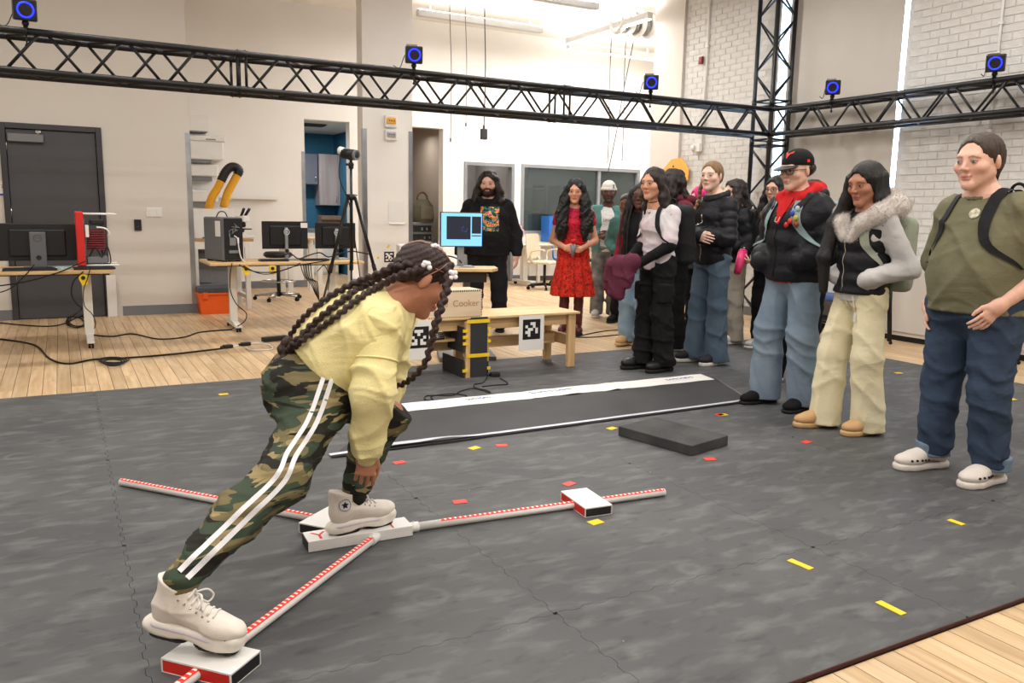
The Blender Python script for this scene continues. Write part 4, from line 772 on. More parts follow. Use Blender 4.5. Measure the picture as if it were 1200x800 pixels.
pp = AD(531, 304, 7.15); ps = empty('white_papers', (pp[0]-.05, pp[1]+.03, .801), -.3, 'white papers lying on the standing desk', 'paper'); B('sheet', M_paper, ps, (-.1, .1, -.07, .07, 0, .004)); B('sheet', M_paper, ps, (-.08, .12, -.06, .08, .0045, .008))
# grey white electronics and stack beneath
ec = AD(527, 278, 7.9); eb = empty('white_equipment_box', (ec[0]-.04, ec[1]+.45, WOODZ), -.3, 'pale equipment cabinet behind the lit monitor', 'cabinet'); B('body', M_white, eb, (-.3, .14, -.2, .2, 0, .96), bev=.01); B('door', M_white, eb, (-.29, .13, -.215, -.2, .05, .93), bev=.004); B('handle', M_greyp, eb, (.08, .1, -.235, -.215, .5, .62))
# ------------------------------------------------------------------ far chairs, table, tumbler
M_beigep = mat('beige_plastic', (206, 194, 170), .5, var=.04, scale=8)
def office_chair(p, rz, label, seat_m, blue=False):
    o = empty('office_chair', (p[0], p[1], WOODZ), rz, label, 'chair', 'office chairs by the far window'); five_star(o, .3, M_blackm); mb = MB(); mb.cyl((0, 0, .08), (0, 0, .44), .024); mb.build('gas_lift', M_black, o)
    mb = MB(); mb.box((0, 0, .46), (.46, .44, .045), bev=.018); mb.build('seat', seat_m, o)
    n = 9; bk = MB()
    vs = [[bk.bm.verts.new(((u-.5)*(.44-.03*v), .22+.05*v-.06*(1-(2*u-1)**2)*-1*.5+t*.012, .52+v*.42)) for u in np.linspace(0, 1, n)] for t in (0, 1) for v in np.linspace(0, 1, 7)]
    for t in (0, 1):
        for i in range(6):
            for k in range(n-1): bk.bm.faces.new((vs[t*7+i][k], vs[t*7+i][k+1], vs[t*7+i+1][k+1], vs[t*7+i+1][k]))
    for i in range(6):
        for k in (0, n-1): bk.bm.faces.new((vs[i][k], vs[i+1][k], vs[7+i+1][k], vs[7+i][k]))
    for k in range(n-1):
        for i in (0, 6): bk.bm.faces.new((vs[i][k], vs[i][k+1], vs[7+i][k+1], vs[7+i][k]))
    bk.build('backrest', seat_m, o)
    for s in (-1, 1): mb = MB(); mb.tube(smooth_path([(s*.2, .1, .46), (s*.27, .12, .5), (s*.28, .1, .64), (s*.27, -.08, .68), (s*.26, -.16, .66)]), .016, 8); mb.build('armrest', seat_m, o); mb = MB(); mb.tube([(s*.12, .15, .46), (s*.14, .24, .56)], .014, 8); mb.build('back_bracket', seat_m, o)
    return o
cpos = lambda px, py: G(px, py, WOODZ)
office_chair((AY(638, 330, 12.0)[0], 12.0), .5, 'beige office chair on casters between the hoodie man and the red dress', M_beigep)
office_chair((AY(664, 330, 12.6)[0], 12.6), 2.7, 'blue backed office chair behind the red dress', mat('blue_seat', (44, 108, 190), .5, var=.05), True)
office_chair((AY(703, 330, 12.3)[0], 12.3), -.8, 'black framed office chair behind the man in the white beanie', M_black)
tbp = AY(608, 330, 12.85); ft = empty('far_table', (tbp[0]+.1, tbp[1], WOODZ), .1, 'pale pedestal table by the far window with the tumbler on it', 'table'); fz = .74
B('table_top', M_beigep, ft, (-.55, .45, -.3, .3, fz-.03, fz), bev=.006); B('pedestal', M_legw, ft, (-.05, .05, -.05, .05, .07, fz-.03)); B('foot', M_legw, ft, (-.06, .06, -.3, .3, .05, .09), bev=.01)
for s in (-.26, .26): mb = MB(); mb.cyl((-.02, s, .027), (.02, s, .027), .027); mb.build('caster', M_rubber, ft)
fd = empty('far_desk', (9.75, 13.3, WOODZ), 0, 'pale counter running along under the far window', 'desk'); B('top', M_beigep, fd, (-1.95, 1.9, -.1, .28, .72, .75)); B('front_panel', M_white, fd, (-1.95, 1.9, .2, .24, .1, .72)); 
for s in (-1.9, -.1, 1.8): B('leg', M_legw, fd, (s-.03, s+.03, -.08, -.03, 0, .72))
tu = AD(611, 290, 10.9); tb = empty('pink_tumbler', (tbp[0]-.1, tbp[1]-.1, fz+WOODZ+.001), 0, 'tall pale pink tumbler on the far table beside the hoodie man', 'tumbler'); M_pk = mat('pale_pink', (216, 168, 182), .4, var=.04)
mb = MB(); mb.lathe([(.0001, 0), (.05, 0), (.055, .1), (.07, .14), (.072, .3), (.0001, .3)], n=24); mb.build('cup', M_pk, tb); mb = MB(); mb.lathe([(.0001, .3), (.074, .3), (.07, .325), (.0001, .33)], n=24); mb.build('lid', M_pk, tb); mb = MB(); mb.tube(smooth_path([(.06, 0, .25), (.12, 0, .24), (.12, 0, .14), (.06, 0, .13)]), .011, 8); mb.build('handle', M_pk, tb); mb = MB(); mb.cyl((.02, 0, .32), (.025, 0, .4), .005); mb.build('straw', M_white, tb)
bs = empty('blue_storage_box', (AY(646, 262, 13.39)[0], 13.39, .75+WOODZ+.001), 0, 'blue storage box on the counter under the far window', 'box'); B('body', mat('blue_seat', (44, 108, 190), .5, var=.05), bs, (-.14, .14, -.15, .15, 0, .5), bev=.01); B('lid', M_black, bs, (-.15, .15, -.16, .16, .5, .52), bev=.006)
# dim things seen through the window
for k, (x, y, zz, w) in enumerate(((8.5, 15.9, 1.2, .9), (10.6, 15.9, 1.2, .8))):
    o = empty('dim_shelving', (x, y, WOODZ), 0, ['dark shelving seen through the left pane of the far window', 'dark shelving seen through the right pane of the far window'][k], 'shelving'); 
    for s in (-w, w): B('upright', M_darkgrey, o, (s-.03, s+.03, -.25, .25, 0, 1.9))
    for q in range(4): B('shelf', M_darkgrey, o, (-w, w, -.25, .25, .3+q*.5, .33+q*.5))
    B('dark_bin', M_black, o, (-w*.6, w*.3, -.2, .2, .831, 1.1)); B('dark_bin', M_darkgrey, o, (-w*.2, w*.7, -.2, .2, .331, .7))
# orange pinned shape on the brick wall, conduit, call point, white box, rail
q = AX(789, 203, XR-.06); og = empty('orange_cutout', (XR-.0515, max(q[1], 9.55), q[2]), 0, 'orange cut-out pinned on the wall behind the crowd', 'cut-out')
mb = MB(); mb.prism([(-.26, -.22), (.05, -.25), (.33, -.1), (.34, .05), (.16, .22), (-.06, .2), (-.3, .02)], (0, 0, 0), (0, -1, 0), (0, 0, 1), (-1, 0, 0), .012); mb.build('sheet', mat('orange_card', (240, 172, 84), .7, var=.05), og); mb = MB(); mb.cyl((-.012, .0, .1), (-.02, 0, .1), .015); mb.build('pin', M_darkgrey, og)
def conduit(px, py0, py1, X, r, label, mid=None):
    a = AX(px, py0, X); b = AX(px+ (py0-py1)*.08, py1, X); o = empty('wall_conduit', (X, a[1], b[2]), 0, label, 'conduit', 'white conduits on the brick wall'); mb = MB(); mb.cyl((0, 0, 0), (0, 0, CEIL-b[2]), r); mb.build('pipe', M_white, o)
    for zz in (.3, 1.3): mb = MB(); mb.box((0, 0, zz), (r*2.4, r*4, .03), bev=.003); mb.build('strap', M_white, o)
    return o, b
o, b = conduit(829, 60, 168, XR-.028, .014, 'white conduit on the brick wall left of the truss tower'); c_ = AX(820, 172, XR); jb = empty('junction_box', (XR-.045, b[1]+.03, b[2]-.115), 0, 'white junction box at the foot of the conduit above the crowd', 'junction box'); B('case', M_white, jb, (-.03, .03, -.07, .07, 0, .11), bev=.005); mb = MB(); mb.cyl((-.03, .03, .05), (-.06, .06, .05), .04, n=16); mb.build('sensor', M_white, jb)
c_ = AX(824, 71, XR); fc = empty('call_point', (XR-.04, c_[1], c_[2]), 0, 'small dark red call point on the conduit', 'call point'); B('case', mat('dark_red', (110, 36, 36), .5), fc, (-.012, .02, -.035, .035, -.05, .05), bev=.005); B('button', M_redp, fc, (-.018, -.0125, -.015, .015, -.015, .015))
conduit(1172, 40, 190, XR-.028, .012, 'thin white conduit on the brick wall above the green shirted woman')
wr = empty('dado_rail', (XR-.03, 8.9, 1.13), 0, 'pale blue grey rail along the brick wall behind the pink haired person', 'rail'); B('rail', mat('blue_grey_rail', (150, 168, 178), .5, var=.04), wr, (-.02, .02, -.6, .55, 0, .05), bev=.005); B('bracket', M_greyp, wr, (.0, .022, -.4, -.36, -.04, 0)); B('bracket', M_greyp, wr, (.0, .022, .3, .34, -.04, 0))
# blue bench seat, low shelf and stands along the right wall
sp = AX(968, 362, 7.75); sb = empty('blue_stool_bench', (7.72, sp[1]+.1, WOODZ), 0, 'blue padded bench against the right wall beside the cream trousers', 'bench'); B('pad', mat('navy_blue_vinyl', (58, 84, 136), .5, var=.06), sb, (-.18, .2, -.4, .55, .37, .44), bev=.025)
for sy in (-.34, .48):
    for sx in (-.13, .15): mb = MB(); mb.cyl((sx, sy, 0), (sx, sy, .37), .014); mb.build('leg', M_blackm, sb)
B('stretcher', M_blackm, sb, (-.14, -.12, -.34, .48, .12, .14)); B('under_shelf', M_black, sb, (-.15, .15, -.36, .5, .15, .17))
for i, (px, py, rz, lab) in enumerate(((1060, 399, .2, 'folded black tripod stand by the wall, beside the cream trousers'), (1182, 424, .9, 'folded black tripod stand at the right edge behind the green shirted woman'), (1160, 412, 1.6, 'folded black tripod stand behind the blue jeans'))):
    p = G(px, py, WOODZ); p[0] = min(p[0], 7.62); o = empty('folded_tripod', (p[0], p[1], WOODZ), rz, lab, 'tripod', 'folded tripods along the right wall')
    for k in range(3):
        a = k*2.094; c, s = math.cos(a), math.sin(a); mb = MB(); mb.tube([(c*.03, s*.03, .95), (c*.06, s*.06, .45), (c*.13, s*.13, .01)], [.022, .02, .014], 8); mb.build('leg', M_blackm, o); mb = MB(); mb.sph((c*.13, s*.13, .02), .019); mb.build('rubber_foot', M_rubber, o)
    mb = MB(); mb.cyl((0, 0, .5), (0, 0, 1.05), .028); mb.build('centre_column', M_blackm, o); B('head', M_black, o, (-.05, .05, -.04, .04, 1.05, 1.12), bev=.01)
lr = empty('radiator_cover', (7.9, 6.2, WOODZ), 0, 'pale radiator cover along the foot of the right wall', 'radiator cover'); B('body', M_wall, lr, (-.0, .07, -2.2, .9, .06, .86)); B('top', M_white, lr, (-.02, .07, -2.22, .92, .86, .89)); B('toe_kick', M_black, lr, (.02, .07, -2.2, .9, 0, .06))
for k in range(5): B('panel', M_wall, lr, (-.012, -.001, -2.18+k*.615, -1.58+k*.615, .1, .84), bev=.003)
# ------------------------------------------------------------------ walkway, paper strip, foam block, tape marks
wk = empty('walkway_mat', (2.8, 4.45, 0), label='long dark thin walkway mat with a white edge lying on the grey mats', cat='mat'); M_wk = mat('black_rubber_sheet', (62, 62, 64), .7, var=.2, scale=3, bump=.1, bscale=60)
mb = MB(); mb.prism([(1.2-2.8, -.36), (4.2-2.8, -.33), (4.5-2.8, .33), (1.75-2.8, .38)], (0, 0, .001), (1, 0, 0), (0, 1, 0), (0, 0, 1), .005); mb.build('sheet', M_wk, wk)
def ribbon(mb, top, wd, zf, th=.0016):
    """loose strip following floor points with waves in z"""
    n = len(top); A = []
    for i, (p, w_) in enumerate(zip(top, wd)):
        z = zf(i); A.append([mb.bm.verts.new((p[0], p[1], z)), mb.bm.verts.new((p[0]+w_[0], p[1]+w_[1], z*.6+.004)), mb.bm.verts.new((p[0]+w_[0], p[1]+w_[1], z*.6+.004-th)), mb.bm.verts.new((p[0], p[1], z-th))])
    for i in range(n-1):
        for k in range(4): mb.bm.faces.new((A[i][k], A[i][(k+1) % 4], A[i+1][(k+1) % 4], A[i+1][k]))
    mb.bm.faces.new(A[0]); mb.bm.faces.new(list(reversed(A[-1])))
rr = random.Random(5); n = 60
mb = MB(); top = [(1.17-2.8+(4.2-1.17)*i/n, 4.065-4.45+.035*i/n+.01*math.sin(i*.35)*(1 if 8 < i < 20 else .1)) for i in range(n+1)]
ribbon(mb, top, [(0, .035+.03*math.exp(-((i-9)/5)**2)) for i in range(n+1)], lambda i: .012+.02*math.exp(-((i-13)/3)**2)+.012*math.exp(-((i-7)/3)**2)); mb.build('white_edge', mat('white_film', (206, 210, 220), .35, var=.08), wk)
mb = MB(); ribbon(mb, [(p[0], p[1]-.022) for p in top], [(0, .02)]*(n+1), lambda i: .008+.008*math.exp(-((i-13)/3)**2)); mb.build('black_hem', M_rubber, wk)
mb = MB(); mb.tube([(4.2-2.8, 4.11-4.45, .008), (4.5-2.8, 4.78-4.45, .008)], .006, 6); mb.build('end_hem', M_greyp, wk)
pst = empty('paper_strip', (3.1, 4.9, 0), label='long white paper strip with faint blue writing laid across the mats', cat='paper'); mb = MB()
top = [(1.5-3.1+(4.47-1.5)*i/n, 4.80-4.9-.03*i/n+.012*math.sin(i*.9)*(1 if 24 < i < 44 else .25)) for i in range(n+1)]
ribbon(mb, top, [(.05, .215)]*(n+1), lambda i: .009+.010*max(0, math.sin(i*.8))*(1 if 26 < i < 42 else .1)); mb.build('strip', M_paper, pst)
M_bluepen = mat('blue_ink', (120, 130, 190), .7); rr = random.Random(2)
for cx, cy, wl in ((3.03, 4.90, .36), (4.2, 4.87, .28), (2.45, 4.9, .2)):
    mb = MB(); pts = [(cx-3.1+wl*k/26-wl/2+.006*math.sin(k*2.2), cy-4.9+.016*math.sin(k*1.7)+rr.uniform(-.006, .006), .020) for k in range(27)]; mb.tube(pts, .0022, 4); mb.build('handwriting', M_bluepen, pst)
fb = empty('foam_block', (3.03, 3.55, 0), label='square dark grey foam balance block lying on the mats', cat='foam block'); A, Bc, Cc = np.array([2.817, 3.77]), np.array([2.913, 3.256]), np.array([3.249, 3.332]); u_ = Cc-Bc; v_ = A-Bc; ang = math.atan2(u_[1], u_[0])
mb = MB(); mb.box((0, 0, .0305), (np.linalg.norm(u_), np.linalg.norm(v_), .058), bev=.004); fo = mb.build('foam', mat('charcoal_foam', (52, 53, 54), .85, rgb2=(72, 73, 72), scale=5, bump=.2, bscale=120), fb); fb.rotation_euler = (0, 0, ang)
M_redt = mat('red_tape', (226, 66, 52), .5, var=.06, scale=20)
TM = [(262, 462, 'y', 'beside the wood floor, left of the bending girl'), (717, 502, 'y', 'just left of the foam block'), (556, 525, 'y', 'below the rumpled white edge, beside a red one'), (468, 542, 'r', 'right of the hand of the bending girl'), (588, 522, 'r', 'below the rumpled white edge, beside a yellow one'), (832, 538, 'r', 'in front of the foam block'), (847, 486, 'y', 'behind the foam block, touching a red bit'), (843, 486, 'r', 'behind the foam block, touching a yellow bit'), (667, 567, 'r', 'behind the far red sided box'), (698, 612, 'y', 'in front of the far red sided box'), (539, 588, 'r', 'behind the right hand measuring rod'), (1053, 437, 'y', 'between the cream trousers and blue jeans'), (1186, 468, 'y', 'right of the blue jeans'), (945, 518, 'r', 'in front of the black shoes')]
for k, (px, py, c, lab) in enumerate(TM):
    p = G(px, py); mb = MB(); mb.box((0, 0, .0012), (.062, .045, .0022)); o = mb.build('tape_mark', M_ytape if c == 'y' else M_redt, None, (p[0], p[1], .0004), .3*math.sin(k)); tag(o, ('yellow' if c == 'y' else 'red')+' tape mark on the mats, '+lab, 'tape mark', 'floor tape marks')
for (a, b, lab) in (((925, 656), (951, 667), 'long yellow tape strip on the near mats, leftmost of three'), ((1029, 705), (1059, 720), 'long yellow tape strip nearest the wood floor edge'), ((1112, 609), (1129, 615), 'yellow tape strip in front of the white clogs')):
    p = G(*a); q = G(*b); d = q-p; mb = MB(); mb.box((0, 0, .0012), (np.linalg.norm(d), .03, .0022)); o = mb.build('tape_mark', M_ytape, None, ((p+q)/2)+np.array([0, 0, .0004]), math.atan2(d[1], d[0])); tag(o, lab, 'tape mark', 'floor tape marks')
# ------------------------------------------------------------------ balance test kit
M_kitw = mat('kit_white', (228, 227, 224), .45, var=.03, scale=10); M_kitb = mat('kit_black', (30, 30, 33), .55, var=.1, scale=20); M_kitr = mat('kit_red', (214, 44, 34), .5, var=.05, scale=10)
def scale_mat():
    m = mat('red_scale_print', (232, 58, 40), .5); nt = m.node_tree; n = nt.nodes; L = nt.links; tc = n.new('ShaderNodeTexCoord'); s = n.new('ShaderNodeSeparateXYZ'); L.new(tc.outputs['Object'], s.inputs[0])
    d = n.new('ShaderNodeMath'); d.operation = 'MULTIPLY'; d.inputs[1].default_value = 1/.022; L.new(s.outputs[0], d.inputs[0]); f = n.new('ShaderNodeMath'); f.operation = 'FRACT'; L.new(d.outputs[0], f.inputs[0]); g = n.new('ShaderNodeMath'); g.operation = 'GREATER_THAN'; g.inputs[1].default_value = .62; L.new(f.outputs[0], g.inputs[0])
    ya = n.new('ShaderNodeMath'); ya.operation = 'ABSOLUTE'; L.new(s.outputs[1], ya.inputs[0]); y = n.new('ShaderNodeMath'); y.operation = 'LESS_THAN'; y.inputs[1].default_value = .0075; L.new(ya.outputs[0], y.inputs[0]); mu = n.new('ShaderNodeMath'); mu.operation = 'MULTIPLY'; L.new(g.outputs[0], mu.inputs[0]); L.new(y.outputs[0], mu.inputs[1])
    mx = n.new('ShaderNodeMix'); mx.data_type = 'RGBA'; mx.inputs['A'].default_value = lin((230, 56, 40))+(1,); mx.inputs['B'].default_value = lin((236, 232, 228))+(1,); L.new(mu.outputs[0], mx.inputs['Factor']); L.new(mx.outputs['Result'], n['Principled BSDF'].inputs['Base Color']); return m
M_scale = scale_mat(); KH = .042
hub = Vector((.96, 2.965, 0)); kit = empty('balance_test_kit', hub, label='white stance plate with three red scaled measuring rods on the mats', cat='balance test kit')
hd = math.atan2(2.898-2.918, 1.167-.753)
pl = empty('x'); bpy.data.objects.remove(pl)
mb = MB(); mb.box((0, 0, .001+KH/2), (.415, .105, KH), (0, 0, hd), bev=.002); plate = mb.build('stance_plate', M_kitw, kit); Rh = Euler((0, 0, hd)).to_matrix()
mb = MB(); mb.box(Rh @ Vector((-.2085, 0, .001+KH/2)), (.003, .098, KH-.006), (0, 0, hd)); mb.build('black_end', M_kitb, plate)
mb = MB(); mb.box(Rh @ Vector((.13, 0, KH+.0015)), (.006, .085, .001), (0, 0, hd)); mb.build('red_line', M_kitr, plate)
text('lettering', 'Y', .1, M_kitr, plate, frame(Rh @ Vector((-.185, -.038, KH+.0014)), Rh @ Vector((1, 0, 0)), Rh @ Vector((0, 1, 0))))
RZ = .0185; RR = .0165; rhub = Vector((1.06, 2.957, 0))
def rod(end, gap, label, s0, name='measuring_rod'):
    d = Vector((end[0], end[1], 0))-rhub; d.z = 0; L = d.length; an = math.atan2(d.y, d.x)
    o = empty('x'); bpy.data.objects.remove(o)
    mb = MB(); mb.cyl((gap, 0, 0), (L, 0, 0), RR, n=20); r = mb.build('measuring_rod', M_kitw, kit, (rhub.x-hub.x, rhub.y-hub.y, RZ), an)
    st = MB(); seg = 5
    rows = [[st.bm.verts.new((x, (RR+.0007)*math.sin(t), (RR+.0007)*math.cos(t))) for t in np.linspace(-.75, .75, seg)] for x in (s0, L-.006)]
    for k in range(seg-1): st.bm.faces.new((rows[0][k], rows[0][k+1], rows[1][k+1], rows[1][k]))
    st.build('scale_strip', M_scale, r)
    mb = MB(); mb.cyl((gap-.02, 0, 0), (gap+.03, 0, 0), RR+.004, n=20); mb.sph((gap+.01, 0, RR+.003), .005); mb.build('socket', M_kitw, r)
    return an
anL = rod((.176, 4.05), .09, '', .2); anR = rod((2.385, 2.83), .115, '', .24); anN = rod((.14, 2.12), .075, '', .09)
def reach_box(c, an, label):
    o = empty('reach_box', (c[0], c[1], 0), an, label, 'reach box', 'sliding reach boxes'); hx, hy = .066, .117
    mb = MB(); mb.bb(-hx, hx, -hy, hy, KH-.004, KH+.001); mb.build('white_top', M_kitw, o); B('red_side', M_kitr, o, (-hx+.001, -hx+.006, -hy+.005, hy-.005, .003, KH-.005)); B('red_side', M_kitr, o, (hx-.006, hx-.001, -hy+.005, hy-.005, .003, KH-.005))
    B('black_end', M_kitb, o, (-hx+.006, hx-.006, -hy+.0005, -hy+.005, .003, KH-.005)); B('black_end', M_kitb, o, (-hx+.006, hx-.006, hy-.005, hy-.0005, .003, KH-.005))
    for sx in (-1, 1):
        for sy in (-1, 1): B('corner_edge', M_kitw, o, (sx*hx-.003*(sx > 0), sx*hx+.003*(sx < 0), sy*hy-.005*(sy > 0), sy*hy+.005*(sy < 0), .001, KH-.004))
    B('bottom_edge', M_kitw, o, (-hx, hx, -hy, hy, .0008, .003)); return o
on = lambda e, t: rhub+(Vector((e[0], e[1], 0))-rhub)*t
cR = on((2.385, 2.83), .69); reach_box(cR, anR, 'white topped reach box with red side at the far end of the right rod')
cN = G(254, 768, KH); dn = Vector((.14-rhub.x, 2.12-rhub.y, 0)).normalized(); tN = (Vector(cN)-rhub).dot(dn); cN = rhub+dn*tN; reach_box(cN, anN, 'white topped reach box with red side under the rear shoe')
dl = Vector((.176-rhub.x, 4.05-rhub.y, 0)).normalized(); reach_box(rhub+dl*.255, anL, 'white topped reach box tucked behind the stance plate')
# ------------------------------------------------------------------ figures: implicit surfaces meshed to continuous skins
V3 = lambda *a: np.array(a, float)
def nrm(v): v = np.asarray(v, float); return v/(np.linalg.norm(v)+1e-12)
def rotm(x=0, y=0, z=0): return np.array(Euler((x, y, z), 'XYZ').to_matrix())
class Fr:
    """local frame: columns of R are the local axes"""
    def __init__(s, R=None, t=(0, 0, 0), sc=1.0): s.R = np.eye(3) if R is None else np.asarray(R, float); s.t = np.asarray(t, float); s.sc = sc
    def inv(s, P): return ((P-s.t)@s.R)/s.sc
    def to(s, p): return s.R@(np.asarray(p, float)*s.sc)+s.t
class Sdf:
    def __init__(s): s.p = []; s.post = []; s.cuts = []
    def _add(s, f, lo, hi, k, op): s.p.append((f, np.asarray(lo, float), np.asarray(hi, float), k, op)); return s
    def seg(s, a, b, ra, rb=None, front=(0, -1, 0), k=.02, op='u', fr=None, quilt=None):
        """tapered limb with elliptical section; ra/rb are radii (side, front)"""
        ra = (ra, ra) if np.isscalar(ra) else ra; rb = ra if rb is None else ((rb, rb) if np.isscalar(rb) else rb)
        a = np.asarray(a, float); b = np.asarray(b, float); F = np.asarray(front, float); sc = 1.0
        if fr is not None: a, b, F, sc = fr.to(a), fr.to(b), fr.R@F, fr.sc
        ra = np.array(ra)*sc; rb = np.array(rb)*sc; d = b-a; L = np.linalg.norm(d)+1e-9; ax = d/L
        F = F-ax*(F@ax); F = nrm(F) if np.linalg.norm(F) > 1e-4 else nrm(np.cross(ax, (1, .3, .2))); S = np.cross(ax, F)
        def f(P):
            w = P-a; t = np.clip((w@ax)/L, 0, 1); w = w-(t*L)[..., None]*ax; wa = w@ax; rs = ra[0]+(rb[0]-ra[0])*t; rf = ra[1]+(rb[1]-ra[1])*t; rm = np.minimum(rs, rf)
            q = (np.sqrt(((w@S)/rs)**2+((w@F)/rf)**2+(wa/rm)**2+1e-12)-1)*rm
            if quilt: q = q-quilt[1]*(np.abs(np.sin(math.pi*(t*L+quilt[2] if len(quilt) > 2 else t*L)/quilt[0]))-.6)
            return q
        m = max(ra.max(), rb.max())+(quilt[1] if quilt else 0)
        return s._add(f, np.minimum(a, b)-m, np.maximum(a, b)+m, k, op)
    def ell(s, c, r, R=None, k=.02, op='u', fr=None):
        c = np.asarray(c, float); r = np.array([r]*3 if np.isscalar(r) else r, float); R = np.eye(3) if R is None else R
        if fr is not None: c, R, r = fr.to(c), fr.R@R, r*fr.sc
        rm = r.min()
        def f(P): q = (P-c)@R; k0 = np.sqrt(((q/r)**2).sum(-1))+1e-9; k1 = np.sqrt(((q/r**2)**2).sum(-1))+1e-9; return k0*(k0-1)/k1
        return s._add(f, c-r.max(), c+r.max(), k, op)
    def chain(s, pts, rad, front=(0, -1, 0), k=.02, fr=None, quilt=None):
        for i in range(len(pts)-1): s.seg(pts[i], pts[i+1], rad[i], rad[i+1], front, k, 'u', fr, quilt)
        return s
    def slab(s, pts, rad, z0, z1, rnd=.008, k=.004, op='u', fr=None):
        """footprint of joined circles extruded from z0 to z1 in the frame"""
        fr = fr or Fr(); pts = [np.array(p, float) for p in pts]; q = np.array([[p[0], p[1]] for p in pts])
        def f(P):
            X = fr.inv(P); d2 = np.full(X.shape[:-1], 9.0)
            for i in range(len(pts)-1):
                a, b = q[i], q[i+1]; d = b-a; L2 = d@d; w = X[..., :2]-a; t = np.clip((w@d)/L2, 0, 1); d2 = np.minimum(d2, np.linalg.norm(w-t[..., None]*d, axis=-1)-(rad[i]+(rad[i+1]-rad[i])*t))
            dz = np.abs(X[..., 2]-(z0+z1)/2)-(z1-z0)/2; a_ = d2+rnd; b_ = dz+rnd
            return (np.minimum(np.maximum(a_, b_), 0)+np.sqrt(np.maximum(a_, 0)**2+np.maximum(b_, 0)**2)-rnd)*fr.sc
        lo = np.min([fr.to((p[0]+sx*r, p[1]+sy*r, z)) for p, r in zip(pts, rad) for sx in (-1, 1) for sy in (-1, 1) for z in (z0, z1)], axis=0); hi = np.max([fr.to((p[0]+sx*r, p[1]+sy*r, z)) for p, r in zip(pts, rad) for sx in (-1, 1) for sy in (-1, 1) for z in (z0, z1)], axis=0)
        return s._add(f, lo, hi, k, op)
    def cut(s, o, n, rnd=.004): s.cuts.append((np.asarray(o, float), nrm(n), rnd)); return s     # removes the side n points to
    def noise(s, f): s.post.append(f); return s
    def _comb(s, D, d, k, op):
        if op == 's': d = -d; h = np.clip(.5-.5*(d-D)/k, 0, 1) if k > 0 else 0; return np.maximum(D, d) if k <= 0 else d+(D-d)*h+k*h*(1-h)
        if k <= 0: return np.minimum(D, d)
        h = np.clip(.5+.5*(D-d)/k, 0, 1); return D+(d-D)*h-k*h*(1-h)
    def ev(s, P):
        D = np.full(P.shape[:-1], .3)
        for f, lo, hi, k, op in s.p: D = s._comb(D, f(P), k, op)
        for f in s.post: D = D+f(P)
        for o, n, r in s.cuts: D = np.maximum(D, (P-o)@n)
        return D
    def mesh(s, h):
        us = [p for p in s.p if p[4] == 'u']; lo = np.min([p[1] for p in us], axis=0)-4*h-.006; hi = np.max([p[2] for p in us], axis=0)+4*h+.006
        n = np.ceil((hi-lo)/h).astype(int)+1; ax = [lo[i]+h*np.arange(n[i]) for i in range(3)]
        D = np.full(tuple(n), .3, np.float64)
        for f, a, b, k, op in s.p:
            m = k+3.5*h+.004; i0 = np.maximum(np.floor((a-m-lo)/h).astype(int), 0); i1 = np.minimum(np.ceil((b+m-lo)/h).astype(int)+1, n)
            if np.any(i1 <= i0): continue
            sl = tuple(slice(i0[q], i1[q]) for q in range(3)); P = np.stack(np.meshgrid(ax[0][sl[0]], ax[1][sl[1]], ax[2][sl[2]], indexing='ij'), -1)
            D[sl] = s._comb(D[sl], f(P), k, op)
        if s.post or s.cuts:
            idx = np.where(np.abs(D) < .06+3*h) if not s.cuts else np.where(D < .06+3*h)
            P = np.stack([ax[q][idx[q]] for q in range(3)], -1); d = D[idx]
            for f in s.post: d = d+f(P)
            for o, nn, r in s.cuts: d = np.maximum(d, (P-o)@nn)
            D[idx] = d
        D[[0, -1]] = .3; D[:, [0, -1]] = .3; D[:, :, [0, -1]] = .3
        return surface_nets(D, lo, h)
CORN = np.array([[i, j, k] for i in (0, 1) for j in (0, 1) for k in (0, 1)])
EDG = [(a, b) for a in range(8) for b in range(a+1, 8) if np.abs(CORN[a]-CORN[b]).sum() == 1]
def surface_nets(D, lo, h):
    ins = D < 0; n = np.array(D.shape); cnt = np.zeros(tuple(n-1), np.int8)
    for c in CORN: cnt += ins[c[0]:n[0]-1+c[0], c[1]:n[1]-1+c[1], c[2]:n[2]-1+c[2]]
    act = np.argwhere((cnt > 0) & (cnt < 8))
    if len(act) == 0: return np.zeros((0, 3)), np.zeros((0, 4), int)
    ids = np.full(tuple(n-1), -1, np.int64); ids[tuple(act.T)] = np.arange(len(act))
    val = np.stack([D[tuple((act+c).T)] for c in CORN], 1); acc = np.zeros((len(act), 3)); w = np.zeros(len(act))
    for a, b in EDG:
        va, vb = val[:, a], val[:, b]; m = (va < 0) != (vb < 0); t = np.where(m, va/np.where(m, va-vb, 1), 0)
        acc += np.where(m[:, None], CORN[a]+t[:, None]*(CORN[b]-CORN[a]), 0); w += m
    Vv = lo+h*(act+acc/w[:, None]); F = []
    for axq in range(3):
        u, v = [(1, 2), (2, 0), (0, 1)][axq]; sl0 = [slice(None)]*3; sl1 = [slice(None)]*3; sl0[axq] = slice(0, -1); sl1[axq] = slice(1, None); A = ins[tuple(sl0)]; Bm = ins[tuple(sl1)]
        e = np.argwhere(A != Bm); e = e[(e[:, u] > 0) & (e[:, v] > 0) & (e[:, u] < n[u]-1) & (e[:, v] < n[v]-1)]
        if not len(e): continue
        du = np.zeros(3, int); du[u] = 1; dv = np.zeros(3, int); dv[v] = 1
        q = np.stack([ids[tuple((e-du-dv).T)], ids[tuple((e-dv).T)], ids[tuple(e.T)], ids[tuple((e-du).T)]], 1); fl = ~A[tuple(e.T)]; q[fl] = q[fl][:, ::-1]; F.append(q)
    F = np.concatenate(F); F = F[(F >= 0).all(1)]; return Vv, F
